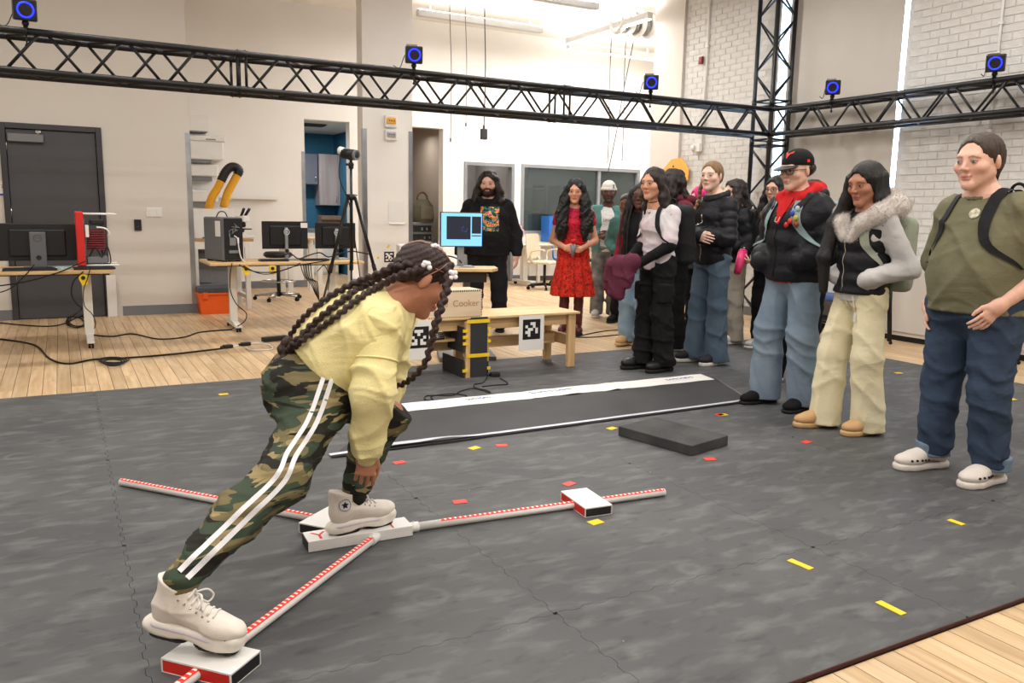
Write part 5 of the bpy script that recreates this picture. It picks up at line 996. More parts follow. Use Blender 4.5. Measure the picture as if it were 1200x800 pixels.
def mesh_obj(name, parts, m, parent, cols=None):
    """parts: list of (verts, quads) joined into one mesh object with smooth shading"""
    off = 0; VV = []; FF = []
    for v, f in parts: VV.append(v); FF.append(f+off); off += len(v)
    v = np.concatenate(VV); f = np.concatenate(FF); me = bpy.data.meshes.new(name); me.vertices.add(len(v)); me.vertices.foreach_set('co', v.astype(np.float32).ravel())
    me.loops.add(f.size); me.loops.foreach_set('vertex_index', f.astype(np.int32).ravel()); me.polygons.add(len(f)); me.polygons.foreach_set('loop_start', np.arange(0, f.size, 4, dtype=np.int32)); me.polygons.foreach_set('loop_total', np.full(len(f), 4, np.int32)); me.polygons.foreach_set('use_smooth', np.ones(len(f), bool))
    me.update(calc_edges=True); me.validate()
    if cols is not None:
        at = me.color_attributes.new('Col', 'FLOAT_COLOR', 'POINT'); c = np.ones((len(v), 4), np.float32); c[:, :3] = np.concatenate(cols); at.data.foreach_set('color', c.ravel())
    me.materials.append(m); o = bpy.data.objects.new(name, me); COL.objects.link(o)
    if parent: o.parent = parent
    return o
def folds(amp, f=28, d=(.5, .2, 1), seed=0, warp=1.6):
    r = np.random.RandomState(seed); a = nrm(d); b = nrm(r.normal(size=3)); c = nrm(r.normal(size=3)+a); e = nrm(r.normal(size=3)); ph = r.uniform(0, 6, 4)
    def fn(P):
        w = warp*np.sin(f*.38*(P@b)+ph[0])+.8*np.sin(f*.7*(P@e)+ph[3]) 
        r1 = 1-np.abs(np.sin(.5*(f*(P@a)+w+ph[1]))); r2 = 1-np.abs(np.sin(.5*(f*.62*(P@c)+w*1.3+ph[2]))); return -amp*(np.sin(f*(P@a)+w+ph[1])*.25+np.sin(f*.57*(P@c)+w*1.3+ph[2])*.25+1.5*r1**3+1.2*r2**3-.6)
    return fn
def march(S, o, d, off=.002, far=.5, n=40):
    """first hit of the surface coming inwards from o+d*far"""
    d = nrm(d); P = np.asarray(o, float)+d*far
    t = np.zeros(P.shape[:-1])
    for _ in range(n): t = t+np.clip(S.ev(P-d*t[..., None])-off, -.02, .05)*.8
    return P-d*t[..., None]
def decal(name, S, o, u, v, d, w, h, m, parent, nu=12, nv=12, off=.003, shape=None):
    """patch of cloth or print wrapped on a surface"""
    u = nrm(u); v = nrm(v); uu, vv = np.meshgrid(np.linspace(-.5, .5, nu), np.linspace(-.5, .5, nv), indexing='ij'); P = march(S, np.asarray(o, float)+uu[..., None]*w*u+vv[..., None]*h*v, d, off)
    idx = np.arange(nu*nv).reshape(nu, nv); q = np.stack([idx[:-1, :-1], idx[1:, :-1], idx[1:, 1:], idx[:-1, 1:]], -1).reshape(-1, 4)
    if shape is not None:
        cu = ((uu[:-1, :-1]+uu[1:, 1:])/2).ravel(); cv = ((vv[:-1, :-1]+vv[1:, 1:])/2).ravel(); q = q[shape(cu, cv)]
    o_ = mesh_obj(name, [(P.reshape(-1, 3), q)], m, parent); return o_
def decal_text(name, S, body, size, o, u, v, d, m, parent, off=.003):
    me = text_mesh(body, size, 'CENTER'); co = np.array([w.co[:] for w in me.vertices]); P = march(S, np.asarray(o, float)+co[:, :1]*nrm(u)+co[:, 1:2]*nrm(v), d, off)
    for i, w in enumerate(me.vertices): w.co = P[i]
    me.materials.clear(); me.materials.append(m); ob = bpy.data.objects.new(name, me); COL.objects.link(ob); ob.parent = parent; return ob
def ribbon_on(name, S, pts, side, out, w, m, parent, off=.003, per=5, cols=3):
    """strap or stripe laid on a surface: pts are axis points, `out` the outward directions"""
    P = [np.array(p) for p in smooth_path(pts, per)]; O = [np.array(p) for p in smooth_path(out, per)]; Sd = [np.array(p) for p in smooth_path(side, per)]
    G_ = np.array([[p+nrm(s_)*w*(c/(cols-1)-.5) for c in range(cols)] for p, s_ in zip(P, Sd)]); Dd = np.array([[nrm(o)]*cols for o in O])
    X = G_+Dd*.4; t = np.zeros(X.shape[:2])
    for _ in range(45): t = t+np.clip(S.ev(X-Dd*t[..., None])-off, -.02, .05)*.8
    X = X-Dd*t[..., None]; n = len(P); X2 = X-Dd*min(off*.9, .004)
    idx = np.arange(n*cols).reshape(n, cols); q = np.stack([idx[:-1, :-1], idx[:-1, 1:], idx[1:, 1:], idx[1:, :-1]], -1).reshape(-1, 4); o_ = mesh_obj(name, [(X.reshape(-1, 3), q)], m, parent)
    return o_
M_skin = mat('skin', (200, 150, 125), .5, vcol=True, var=.06, scale=60, spec=.35)
def cloth(name, rgb, rough=.85, rgb2=None, scale=40, bump=.25, bscale=220, var=.08, sheen=.0, crease=.16, cs=6, **k):
    fresh = name not in MATS; m = mat(name, rgb, rough, rgb2=rgb2, scale=scale, bump=bump, bscale=bscale, var=var, spec=.2, sheen=sheen, **k)
    if fresh and crease:
        nt = m.node_tree; n = nt.nodes; L = nt.links; tc = n.new('ShaderNodeTexCoord'); q = n.new('ShaderNodeTexNoise'); q.inputs['Scale'].default_value = cs; q.inputs['Detail'].default_value = 3; q.inputs['Distortion'].default_value = 1.2; mp = n.new('ShaderNodeMapping'); mp.inputs['Rotation'].default_value = (.5, .3, .2); mp.inputs['Scale'].default_value = (.7, .7, 1.5); L.new(tc.outputs['Object'], mp.inputs[0]); L.new(mp.outputs[0], q.inputs['Vector'])
        b2 = n.new('ShaderNodeBump'); b2.inputs['Strength'].default_value = crease; b2.inputs['Distance'].default_value = .05; L.new(q.outputs['Fac'], b2.inputs['Height']); p = n['Principled BSDF']
        old = p.inputs['Normal'].links[0].from_node if p.inputs['Normal'].links else None
        if old: L.new(b2.outputs[0], old.inputs['Normal'])
        else: L.new(b2.outputs[0], p.inputs['Normal'])
    return m
def hairmat(name, rgb, rgb2=None): return mat(name, rgb, .42, rgb2=rgb2 or tuple(int(c*.55) for c in rgb), scale=30, stretch=(5, 5, .6), bump=.6, bscale=60, spec=.4)
def L3(c): return np.array(lin(c))
def face_cols(q, sk):
    """skin, lips, brows and eyes by where they lie on the head"""
    n = len(q); c = np.tile(L3(sk['skin']), (n, 1)); x, y, z = np.abs(q[:, 0]), q[:, 1], q[:, 2]
    def mixin(m, col): nonlocal c; m = np.clip(m, 0, 1)[:, None]; c = c*(1-m)+L3(col)*m
    if sk.get('beard'):
        bm = np.clip((-.038-z)/.012, 0, 1)*np.clip((.02-y)/.02, 0, 1)*(((x/.026)**2+((z+.058)/.009)**2) > 1); mixin(bm*sk.get('beardw', .9)*(z > -.125), sk['beard'])
    mixin(.35*np.exp(-((x-.04)/.018)**2-((z+.03)/.016)**2)*(y < -.05), sk.get('blush', tuple(int(v*w) for v, w in zip(sk['skin'], (1, .82, .82)))))
    lip = sk.get('lip', tuple(int(v*w) for v, w in zip(sk['skin'], (.88, .62, .62)))); mixin(((x/.0235)**2+((z+.058)/.009)**2 < 1)*(y < -.07)*.75, lip)
    mixin(((x/.021)**2+((z+.0585)/.0017)**2 < 1)*(y < -.07)*.6, tuple(int(v*.5) for v in lip))
    br = sk.get('brow', (40, 30, 25)); zz = z-(.027-.0028*((x-.028)/.012)**2); mixin((np.abs(x-.033) < .02)*(np.abs(zz) < .0036)*(y < -.04)*sk.get('browa', .6), br)
    ex = (x-.032)/.0145; ez = (z-.0055); fr_ = (y < -.045)
    mixin((ex**2+(ez/.0072)**2 < 1)*fr_*.75, tuple(int(v*.35) for v in sk['skin'])); mixin((((x-.032)/.0115)**2+((z-.0042)/.004)**2 < 1)*fr_*.8, (200, 188, 180)); mixin((((x-.0325)/.0058)**2+((z-.005)/.006)**2 < 1)*fr_*(np.abs(ez) < .0065), sk.get('iris', (38, 26, 20)))
    return c
def head_sdf(S, fr, w=1.0, jaw=1.0, nose=1.0, ears=True):
    s = S
    s.ell((0, .018, .032), (.074*w, .094, .08), fr=fr); s.ell((0, -.026, -.02), (.066*w, .062, .086), k=.03, fr=fr)
    for q in (-1, 1):
        s.seg((q*.047*w*jaw, .0, -.05), (q*.012, -.066, -.094), .024, .017, k=.03, fr=fr); s.ell((q*.043*w, -.054, -.022), (.026, .026, .022), k=.02, fr=fr)
    s.ell((0, -.072, -.096), .018*jaw, k=.02, fr=fr); s.seg((-.034, -.076, .027), (.034, -.076, .027), .012, k=.025, fr=fr)
    for q in (-1, 1): s.ell((q*.033, -.104, .006), (.021, .0155, .0105), k=.014, op='s', fr=fr)
    for q in (-1, 1): s.ell((q*.032, -.0775, .005), .0125, k=.004, fr=fr)
    s.seg((0, -.084, .012), (0, -.1065, -.022), .0075*nose, .0105*nose, k=.014, fr=fr)
    for q in (-1, 1): s.ell((q*.0115*nose, -.099, -.026), (.0085*nose, .011, .0075), k=.006, fr=fr)
    s.seg((-.016, -.0895, -.0535), (.016, -.0895, -.0535), (.006, .0065), k=.008, front=(0, -1, 0), fr=fr); s.seg((-.014, -.0885, -.0645), (.014, -.0885, -.0645), .0072, k=.008, fr=fr); s.ell((0, -.0945, -.055), .006, k=.006, fr=fr)
    if ears:
        for q in (-1, 1): s.ell((q*.0765*w, .014, -.006), (.010, .019, .031), rotm(.15, 0, q*.35), k=.006, fr=fr)
def hand_frame(wr, d, palm): z = -nrm(d); y = np.asarray(palm, float); y = -nrm(y-z*(y@z)); return Fr(np.stack([np.cross(y, z), y, z], 1), wr)
def hand_sdf(S, fr, sgn, curl=.35, spread=.0, thumb=.3):
    """sgn +1: thumb on local +x; palm faces local -y, fingers along -z"""
    S.seg((0, 0, .0), (0, 0, -.03), (.026, .017), (.034, .015), k=.012, fr=fr); S.seg((0, 0, -.03), (0, 0, -.08), (.036, .0135), (.038, .0115), k=.012, fr=fr)
    for i, (x, L, r) in enumerate(((-.031, .060, .0078), (-.0105, .075, .0086), (.0105, .081, .0088), (.0315, .073, .0086))):
        p = V3(sgn*x, 0, -.082-.004*(i in (1, 2))); ang = .12; c = curl*(1.15-.1*i)
        for j, (fl, rr) in enumerate(((.46, 1), (.31, .92), (.25, .8))):
            ang += c*(.75 if j == 0 else 1.0); d = V3(sgn*(x*2.2+spread*x*8)*(1-min(1, curl)), -math.sin(ang), -math.cos(ang)); q = p+nrm(d)*L*fl; S.seg(p, q, r*rr, r*(rr-.08), k=.0035, fr=fr); p = q
    p = V3(sgn*.026, -.004, -.022); q = V3(sgn*(.047-.01*thumb), -.012-.012*thumb, -.052); t = V3(sgn*(.055-.028*thumb), -.018-.02*thumb, -.082); e = V3(sgn*(.056-.036*thumb), -.02-.026*thumb, -.103)
    S.seg(p, q, .0145, .0115, k=.01, fr=fr); S.seg(q, t, .0108, .0096, k=.004, fr=fr); S.seg(t, e, .0094, .0075, k=.004, fr=fr)
def default_joints(H=1.7):
    k = H/1.7; j = dict(pelvis=(0, .01, .95), waist=(0, .0, 1.07), chest=(0, .005, 1.24), neckb=(0, .02, 1.405), head=(0, -.02, 1.583), shL=(.162, .015, 1.345), shR=(-.162, .015, 1.345), elL=(.215, .04, 1.08), elR=(-.215, .04, 1.08), wrL=(.235, -.04, .88), wrR=(-.235, -.04, .88),
        hpL=(.088, .01, .90), hpR=(-.088, .01, .90), knL=(.10, -.015, .50), knR=(-.10, -.015, .50), anL=(.105, .03, .10), anR=(-.105, .03, .10))
    return {n: np.array(v, float)*k for n, v in j.items()}
class Person:
    def __init__(s, label, pos, H, rz, joints=None, head=(0, 0, 0), g=1.0, skin=None, hs=1.0, near=True, cat='person', headw=1.0, jaw=1.0):
        s.root = empty('person', (pos[0], pos[1], pos[2] if len(pos) > 2 else 0), rz, label, cat); s.H = H; s.k = H/1.7; s.g = g; s.J = default_joints(H); s.near = near
        for n, v in (joints or {}).items():
            s.J[n] = np.array(v, float)*s.k
        s.hf = Fr(rotm(*head), s.J['head'], 1.06*hs*(1+.35*(s.k-1))); s.skin = skin or dict(skin=(205, 155, 130)); s.headw, s.jaw = headw, jaw; s.hands = []; s.S = {}
    def hand(s, side, d, palm, curl=.35, thumb=.3, spread=0, el=True): s.hands.append((side, d, palm, curl, thumb, spread, el)); return s
    def torso(s, S, e=0.0, g=None, hem=None, up=1.0, quilt=None, k=.05):
        J = s.J; g = g or s.g; K = s.k; fr = s.front()
        r = [(.155*g+e, .105*g+e), (.14*g+e, .10*g+e), (.150*g+e, .108*g+e), (.125*(.5+.5*g)+e*.7, .082*(.5+.5*g)+e*.7)]
        top = J['neckb']*.55+J['chest']*.45
        S.chain([J['pelvis'], J['waist'], J['chest'], top], [tuple(np.array(q)*K) for q in r], fr, k, None, quilt)
        for q in ('L', 'R'): S.seg(J['neckb']+(J['chest']-J['neckb'])*.2, J['sh'+q], (.05*K+e*.5)*(.7+.3*g), (.05*K+e*.5)*(.7+.3*g), fr, .045)
        return S
    def front(s): return nrm(np.cross(s.J['shL']-s.J['shR'], s.J['neckb']-s.J['pelvis']))
    def arm(s, S, side, e=0.0, to=1.0, r=(.052, .043, .03), quilt=None, k=.02, flare=0.0):
        J = s.J; K = s.k*(.55+.45*s.g); a, b, c = J['sh'+side], J['el'+side], J['wr'+side]
        if to <= .5: S.seg(a, a+(b-a)*to*2, r[0]*K+e, (r[0]+(r[1]-r[0])*to*2)*K+e+flare, k=k, quilt=quilt)
        else:
            t = (to-.5)*2; S.seg(a, b, r[0]*K+e, r[1]*K+e*.9, k=k, quilt=quilt); S.seg(b, b+(c-b)*t, r[1]*K+e*.9, (r[1]+(r[2]-r[1])*t)*K+e*.7+flare, k=k, quilt=quilt)
        return S
    def leg(s, S, side, e=0.0, r=(.082, .056, .04), k=.03, to=1.0):
        J = s.J; K = s.k*(.5+.5*s.g); a, b, c = J['hp'+side], J['kn'+side], J['an'+side]; S.seg(a, b, r[0]*K+e, r[1]*K+e, k=k); S.seg(b, b+(c-b)*to, r[1]*K+e, (r[1]+(r[2]-r[1])*to)*K+e, k=k); return S
    def finish_body(s, h_head=None):
        J = s.J; sk = s.skin; near = s.near; parts = []; cols = []; base = L3(sk['skin'])
        S = Sdf(); head_sdf(S, s.hf, s.headw, s.jaw); nb = J['neckb']; top = s.hf.to((0, .022, -.06)); nr = .05*(.6+.4*s.g)*s.k; S.seg(top, nb, (nr, nr*1.05), (nr*1.1, nr*1.1), k=.03); s.S['head'] = S; C2 = Sdf(); C2.seg(top, nb, (nr*.98, nr*1.03), (nr*1.08, nr*1.08), k=.03); C2.seg(nb, nb*.5+J['chest']*.5, (.11*s.k, .07*s.k), (.12*s.k, .08*s.k), s.front(), .05); C2.cut(nb+(0, 0, .03), (0, 0, 1)); S.seg(nb, nb*.7+J['chest']*.3, (.105*s.k, .068*s.k), (.12*s.k, .08*s.k), s.front(), .05); S.cut(nb-(0, 0, .012), (0, 0, -1)); v, f = C2.mesh(.009); parts.append((v, f)); cols.append(np.tile(base, (len(v), 1)))
        v, f = S.mesh(h_head or (.0034 if near else .005)); parts.append((v, f)); cols.append(face_cols(s.hf.inv(v), sk))
        S = Sdf(); s.torso(S, -.012)
        for q in ('L', 'R'): s.arm(S, q, -.006); s.leg(S, q, -.008); S.seg(J['an'+q], J['an'+q]+(0, -.1, -.05), .035, .03)
        v, f = S.mesh(.018 if near else .024); parts.append((v, f)); cols.append(np.tile(base, (len(v), 1)))
        for side, d, palm, curl, th, sp, el in s.hands:
            w = J['wr'+side]; fr = hand_frame(w, d, palm); fr.sc = s.k*sk.get('hand', 1.0); S = Sdf()
            tx = np.cross(nrm(-np.asarray(palm, float)), -nrm(d)); sg = sk.get('thumb'+side, None)
            if sg is None: sg = 1.0 if side == 'L' else -1.0
            hand_sdf(S, fr, sg, curl, sp, th)
            K = s.k*(.55+.45*s.g); e_ = J['el'+side]; A2 = Sdf(); A2.seg(e_, w, .041*K, .027*K*.95, k=.02); A2.seg(J['sh'+side]*.5+e_*.5, e_, .045*K, .041*K, k=.02); v, f = A2.mesh(.008); parts.append((v, f)); cols.append(np.tile(base, (len(v), 1)))
            S.seg(e_*.25+w*.75, w, .0305*K, .027*K*.95, k=.02); S.seg(w, w+nrm(d)*.02, .026*K, .024*K, k=.02)
            v, f = S.mesh(.0038 if near else .0052); parts.append((v, f)); cols.append(np.tile(base, (len(v), 1))); s.S['hand'+side] = S
        s.body = mesh_obj('body', parts, M_skin, s.root, cols); return s
    def mk(s, name, S, h, m, parent=None):
        h = h*{'hair': 1.25, 'sole': 1.3, 'shoe': 1.15, 'trousers': 1.15, 'hoodie': 1.15, 'backpack': 1.2}.get(name, 1.0); v, f = S.mesh(h*1.1 if s.near else h*1.5); o = mesh_obj(name, [(v, f)], m, parent or s.root); s.S[name] = S; return o
    # ---- hair in the head frame, falling along world down
    def hair_cap(s, S, th=.010, face=(.068, .086, .112), fz=-.022, fy=-.113, w=1.0):
        fr = s.hf; S.ell((0, .022, .036), (.076*s.headw*w+th, .096+th, .082+th), k=.01, fr=fr); S.ell((0, .05, -.01), (.07*w+th, .062+th, .075), k=.03, fr=fr); S.ell((0, fy, fz), face, k=.012, op='s', fr=fr); return S
    def down(s, p, path, rad, S, k=.02, front=(0, -1, 0)):
        """lock from head-local point p following person-frame offsets"""
        q = [s.hf.to(p)]
        for d in path: q.append(q[-1]+np.array(d, float))
        S.chain(q, rad, front, k); return q
    def shoe(s, side, yaw=0.0, L=.27, wd=.046, kind='sneaker', up=None, sole=None, sole_h=.03, collar=.10, pitch=0.0, at=None, laces=None, toe_cap=None, pos=None):
        a = s.J['an'+side]; k = s.k; z0 = 0.0; fr = Fr(rotm(pitch, 0, yaw), pos if pos is not None else (a[0], a[1], 0.0)); q = L/.27
        foot = [(0, .055*q), (0, -.03*q), (.0, -.125*q), (0, -.165*q)]; rad = [.036*q, .036*q, wd, wd*.8]; h = .0055; sh = sole_h
        S = Sdf(); S.slab(foot, [r+.004 for r in rad], .001, sh, .008, fr=fr); so = S
        U = Sdf(); toe = .034 if kind != 'boot' else .042
        U.ell((0, -.135*q, sh+toe*.5), (wd*.98, .07*q, toe), k=.02, fr=fr); U.seg((0, -.10*q, sh+.03), (0, .0, sh+.055), (wd*.92, .036), (.037*q, .05), k=.03, fr=fr, front=(0, 0, 1)); U.ell((0, .05*q, sh+.035), (.036*q, .04*q, .05), k=.02, fr=fr)
        if collar > .05: U.seg((0, .025*q, sh+.05), (0, .035*q, sh+collar), (.04*q, .048*q), (.043*q, .05*q), k=.02, fr=fr)
        U.cut(fr.to((0, 0, sh-.004)), -fr.R[:, 2]); 
        if collar > .05: U.cut(fr.to((0, 0, sh+collar)), fr.R[:, 2])
        if kind == 'clog': U.ell((0, .07*q, sh+.085), (.05, .085, .05), k=.01, op='s', fr=fr)
        o = s.mk('shoe', U, h, up); s2 = s.mk('sole', S, h, sole or up, o)
        if laces is not None:
            for i in range(4):
                yy = -.105*q+i*.032*q; mb = MB(); pts = [fr.to((x_, yy+.004*(i % 2), sh+.058+.022*i*q-(x_/.045)**2*.024)) for x_ in np.linspace(-.03, .03, 7)]; P_ = march(U, np.array(pts), fr.R[:, 2], .0015, .12); mb.tube([Vector(p) for p in P_], .0035, 5); mb.build('lace', laces, o)
        return o, U, fr
def face_dir(pos, tgt): d = np.asarray(tgt[:2], float)-np.asarray(pos[:2], float); return math.atan2(d[0], -d[1])

def hdg(pos, rel):
    t = -nrm(np.array([pos[0], pos[1], 0])); l = np.array([t[1], -t[0], 0]); l = l if (l@CR) < 0 else -l; r = math.radians(rel); d = t*math.cos(r)+l*math.sin(r); return math.atan2(d[0], -d[1])
def trousers(p, m, r=(.088, .066, .06), e=.012, hem=.03, top=None, amp=.006, f=30, seed=1, name='trousers', h=.0085, gz=1.0, cutleg=True, k=.03):
    J = p.J; S = Sdf(); K = p.k; g = p.g; S.seg(J['pelvis']+(0, 0, .05*K), J['pelvis']-(0, 0, .05*K), (.15*g*K+e, .108*g*K+e), (.165*g*K*gz+e, .118*g*K*gz+e), p.front(), .05)
    for q in ('L', 'R'):
        a, b, c = J['hp'+q], J['kn'+q], J['an'+q]; S.seg(a, b, r[0]*K*(.5+.5*g)+e, r[1]*K*(.6+.4*g)+e, k=.05); S.seg(b, c-(0, 0, .12), r[1]*K*(.6+.4*g)+e, r[2]*K*(.7+.3*g)+e, k=k)
    if amp: S.noise(folds(amp, f, (.25, .2, 1), seed)); S.noise(folds(amp*.45, f*2.1, (.8, .3, .5), seed+5))
    S.cut((0, 0, hem), (0, 0, -1))
    S.cut((0, 0, top if top else J['pelvis'][2]+.10*K), (0, 0, 1)); return p.mk(name, S, h, m)
def top(p, m, name='shirt', e=.018, sleeve=1.0, hem=None, amp=.005, f=26, seed=2, quilt=None, h=.008, neck=.0, flare=0.0, belly=None, g=None, es=None, armr=(.052, .043, .034), low=0.0, d=(.5, .3, 1), k=.05, extra=None, cuts=True):
    J = p.J; S = Sdf(); p.torso(S, e, g, quilt=quilt, k=k); K = p.k
    if low: S.seg(J['pelvis'], J['pelvis']-(0, 0, low), ((.158*(g or p.g))*K+e, .112*(g or p.g)*K+e), ((.16*(g or p.g))*K+e+flare, .115*(g or p.g)*K+e+flare), p.front(), .05, quilt=quilt)
    if belly: S.ell(J['waist']+p.front()*belly[0]*K+(0, 0, belly[3] if len(belly) > 3 else -.02), np.array(belly[1])*K, k=belly[2])
    if sleeve:
        for q in ('L', 'R'): p.arm(S, q, es if es is not None else e, sleeve, armr, (quilt if quilt else None), .03, flare if sleeve < .5 else 0)
    nb = J['neckb']; S.ell(nb+(0, -.012, .03+neck), (.062*K, .062*K, .045), k=.008, op='s')
    if extra: extra(S)
    if amp: S.noise(folds(amp, f, d, seed)); S.noise(folds(amp*.4, f*2.3, (.3, .6, .7), seed+3))
    if cuts and hem is not None: S.cut((0, 0, hem), (0, 0, -1))
    return p.mk(name, S, h, m)
def scarf_ring(p, S, c, r, t, sq=1.0, n=14, tilt=0.0, fr=None, k=.012):
    pts = []
    for i in range(n+1): a = 2*math.pi*i/n; pts.append(np.asarray(c, float)+V3(math.cos(a)*r, math.sin(a)*r*sq, tilt*math.sin(a)))
    for i in range(n): S.seg(pts[i], pts[i+1], t, k=k, fr=fr)
    return S
def backpack(p, m, w=.15, hh=.22, d=.09, z=0.0, mst=None, straps=True, sw=.045, torso_part='jacket', soft=1.0, S0=None, back=.17):
    J = p.J; F = p.front(); up = nrm(J['neckb']-J['pelvis']); sd = nrm(J['shL']-J['shR']); c = J['chest']*.6+J['waist']*.4-F*(back*p.k)+up*z; S = Sdf(); R = np.stack([sd, -F, up], 1); fr = Fr(R, c)
    S.slab([(-w*.55, 0), (w*.55, 0)], [d, d], -hh, hh, .05, fr=fr); S.slab([(-w*.4, d*.7), (w*.4, d*.7)], [d*.6, d*.6], -hh*.9, hh*.05, .03, k=.02, fr=fr); S.ell((0, 0, hh*.8), (w*.9, d*.9, .06), k=.04, fr=fr); S.noise(folds(.004, 30, (.4, .2, 1), 9))
    o = p.mk('backpack', S, .009, m); mb = MB(); P_ = [Vector(fr.to((x_, -.02, hh+.005+.05*math.sqrt(max(0, 1-(x_/.045)**2))))) for x_ in np.linspace(-.045, .045, 9)]; mb.tube(P_, .008, 6); mb.build('carry_loop', mst or m, o)
    if straps:
        T = S0 or p.S[torso_part]
        for q, sg in (('L', 1), ('R', -1)):
            sh = J['sh'+q]*.62+J['neckb']*.38; ch = J['chest']+sd*sg*.105*p.k; ar = J['waist']+sd*sg*.15*p.k
            ribbon_on('strap', T, [sh-F*.06-up*.01, sh, sh*.5+ch*.5, ch-up*.05, ar], [sd]*5, [up-F*.5, up+F*.25, F+up*.35, F+sd*sg*.3, F*.3+sd*sg], sw, mst or m, o, .009, 6, 5)
    return o, fr
def glasses(p, m, parent):
    fr = p.hf; o = None; mb = MB()
    for q in (-1, 1):
        mb.tube([Vector(fr.to((q*.034+.025*math.cos(t), -.100+.012*(math.cos(t)*q > .5), .002+.019*math.sin(t)))) for t in np.linspace(0, 2*math.pi, 21)[:-1]], .0022*fr.sc, 6, closed=True); mb.tube([Vector(fr.to(x_)) for x_ in ((q*.058, -.092, .006), (q*.074, -.05, .008), (q*.082, .015, .002))], .0022, 5)
    mb.tube([Vector(fr.to(x_)) for x_ in ((-.01, -.104, .004), (0, -.107, .007), (.01, -.104, .004))], .002, 5); return mb.build('glasses', m, parent)
def bump_noise(amp, fq, seed=0):
    r = np.random.RandomState(seed); A = r.normal(size=(5, 3)); A = A/np.linalg.norm(A, axis=1)[:, None]; ph = r.uniform(0, 6, 5); return lambda P: amp*sum(np.sin(fq*(1+.23*i)*(P@A[i])+ph[i]) for i in range(5))/2.2
def strand(p, amp=.0025, fq=150, c=None):
    C = np.array(p.hf.t if c is None else c)
    def fn(P): a = np.arctan2(P[..., 1]-C[1]-.02, P[..., 0]-C[0]); return amp*np.sin(a*fq*.22+8*P[..., 2])*np.cos(a*fq*.09+3*P[..., 2])
    return fn

def fur(p, name, S, count, length, m, parent=None, seed=0, h=.012, droop=.3):
    """short tapering hairs standing on a surface"""
    v, f = S.mesh(h); r = np.random.RandomState(seed); q = f[r.randint(0, len(f), count)]; w = r.dirichlet((1, 1, 1, 1), count); P = (v[q]*w[..., None]).sum(1); e = .002
    N = np.stack([S.ev(P+np.eye(3)[i]*e)-S.ev(P-np.eye(3)[i]*e) for i in range(3)], -1); N = N/(np.linalg.norm(N, axis=1)[:, None]+1e-9); D = N+r.normal(size=N.shape)*.45; D[:, 2] -= droop; D = D/np.linalg.norm(D, axis=1)[:, None]
    T = np.cross(D, r.normal(size=D.shape)); T = T/np.linalg.norm(T, axis=1)[:, None]; Ln = (length*r.uniform(.6, 1.2, count))[:, None]; a = P-T*.0008-N*.002; b = P+T*.0008-N*.002; c = P+D*Ln+T*.0003; d = P+D*Ln-T*.0003
    V = np.stack([a, b, c, d], 1).reshape(-1, 3); F = np.arange(count*4).reshape(-1, 4); o = mesh_obj(name, [(V, F)], m, parent or p.root); tag(o, kind='stuff'); return o
# ------------------------------------------------------------------ the onlookers, nearest first
M_blkpuff = cloth('black_puffer', (24, 25, 29), .5, (30, 31, 36), 12, .12, 60); M_rubw = mat('white_rubber_sole', (222, 218, 210), .5, var=.04, scale=20); M_rubg = mat('warm_sole', (196, 160, 112), .6, var=.05)
M_bag = cloth('black_backpack_cloth', (28, 29, 32), .7, bump=.3, bscale=300); M_brownh = hairmat('brown_hair', (74, 54, 40)); M_blackh = hairmat('black_hair', (24, 20, 20)); M_darkh = hairmat('dark_brown_hair', (44, 32, 28)); M_blondh = hairmat('dark_blonde_hair', (150, 116, 78), (104, 78, 52))
LIGHT = dict(skin=(224, 178, 158), lip=(190, 110, 106), brow=(96, 70, 52), iris=(70, 90, 100))
# --- woman in the green shirt
pos = G(1122, 556); gw = Person('woman in an olive green t-shirt and cuffed blue jeans with hands in pockets', pos, 1.70, hdg(pos, 40), dict(shL=(.19, .02, 1.335), shR=(-.19, .02, 1.335), elL=(.30, .10, 1.07), elR=(-.285, .08, 1.06), wrL=(.21, -.10, .90), wrR=(-.235, -.05, .85), hpL=(.115, .01, .88), hpR=(-.115, .01, .88), knL=(.14, -.02, .49), knR=(-.125, -.03, .49), anL=(.145, .05, .10), anR=(-.14, -.03, .10), head=(0, -.085, 1.57), neckb=(0, -.025, 1.40)), (.12, 0, .16), 1.35, LIGHT, 1.04, headw=1.05, jaw=1.08)
gw.hand('L', (-.35, -.45, -.8), (-.9, .3, .1), .25, .2).hand('R', (.3, -.3, -.9), (.9, .2, .1), .25, .2)
gw.finish_body(.0033)
M_olive = cloth('olive_cotton', (116, 113, 90), .9, (106, 104, 82), 6); M_denim = cloth('dark_denim', (48, 60, 80), .85, (58, 74, 96), 5, .3, 260); M_denimcuff = cloth('denim_inside', (112, 130, 150), .9)
tee_ = top(gw, M_olive, 't_shirt', .022, .46, hem=.845, amp=.008, f=20, seed=4, flare=.028, belly=(.05, (.2, .165, .2), .08, -.03), low=.13, h=.0075, d=(.7, .1, .8), armr=(.06, .05, .03))
S = Sdf(); scarf_ring(gw, S, gw.J['neckb']+(0, -.012, .012), .068, .009, .95, tilt=.018); gw.mk('collar', S, .005, M_olive, tee_)
trousers(gw, M_denim, (.105, .074, .066), .012, .085, amp=.008, f=34, seed=7, gz=1.05)
for q in ('L', 'R'):
    a = gw.J['an'+q]; S = Sdf(); S.seg(a+(0, 0, .055), a-(0, 0, .045), (.086, .088), (.086, .088)); S.cut(a+(0, 0, .045), (0, 0, 1)); S.cut(a-(0, 0, .025), (0, 0, -1)); S.noise(folds(.003, 40, (.3, .2, 1), 3)); gw.mk('rolled_cuff', S, .007, M_denimcuff)
M_clog = mat('white_clog_foam', (216, 208, 200), .6, var=.05, scale=20)
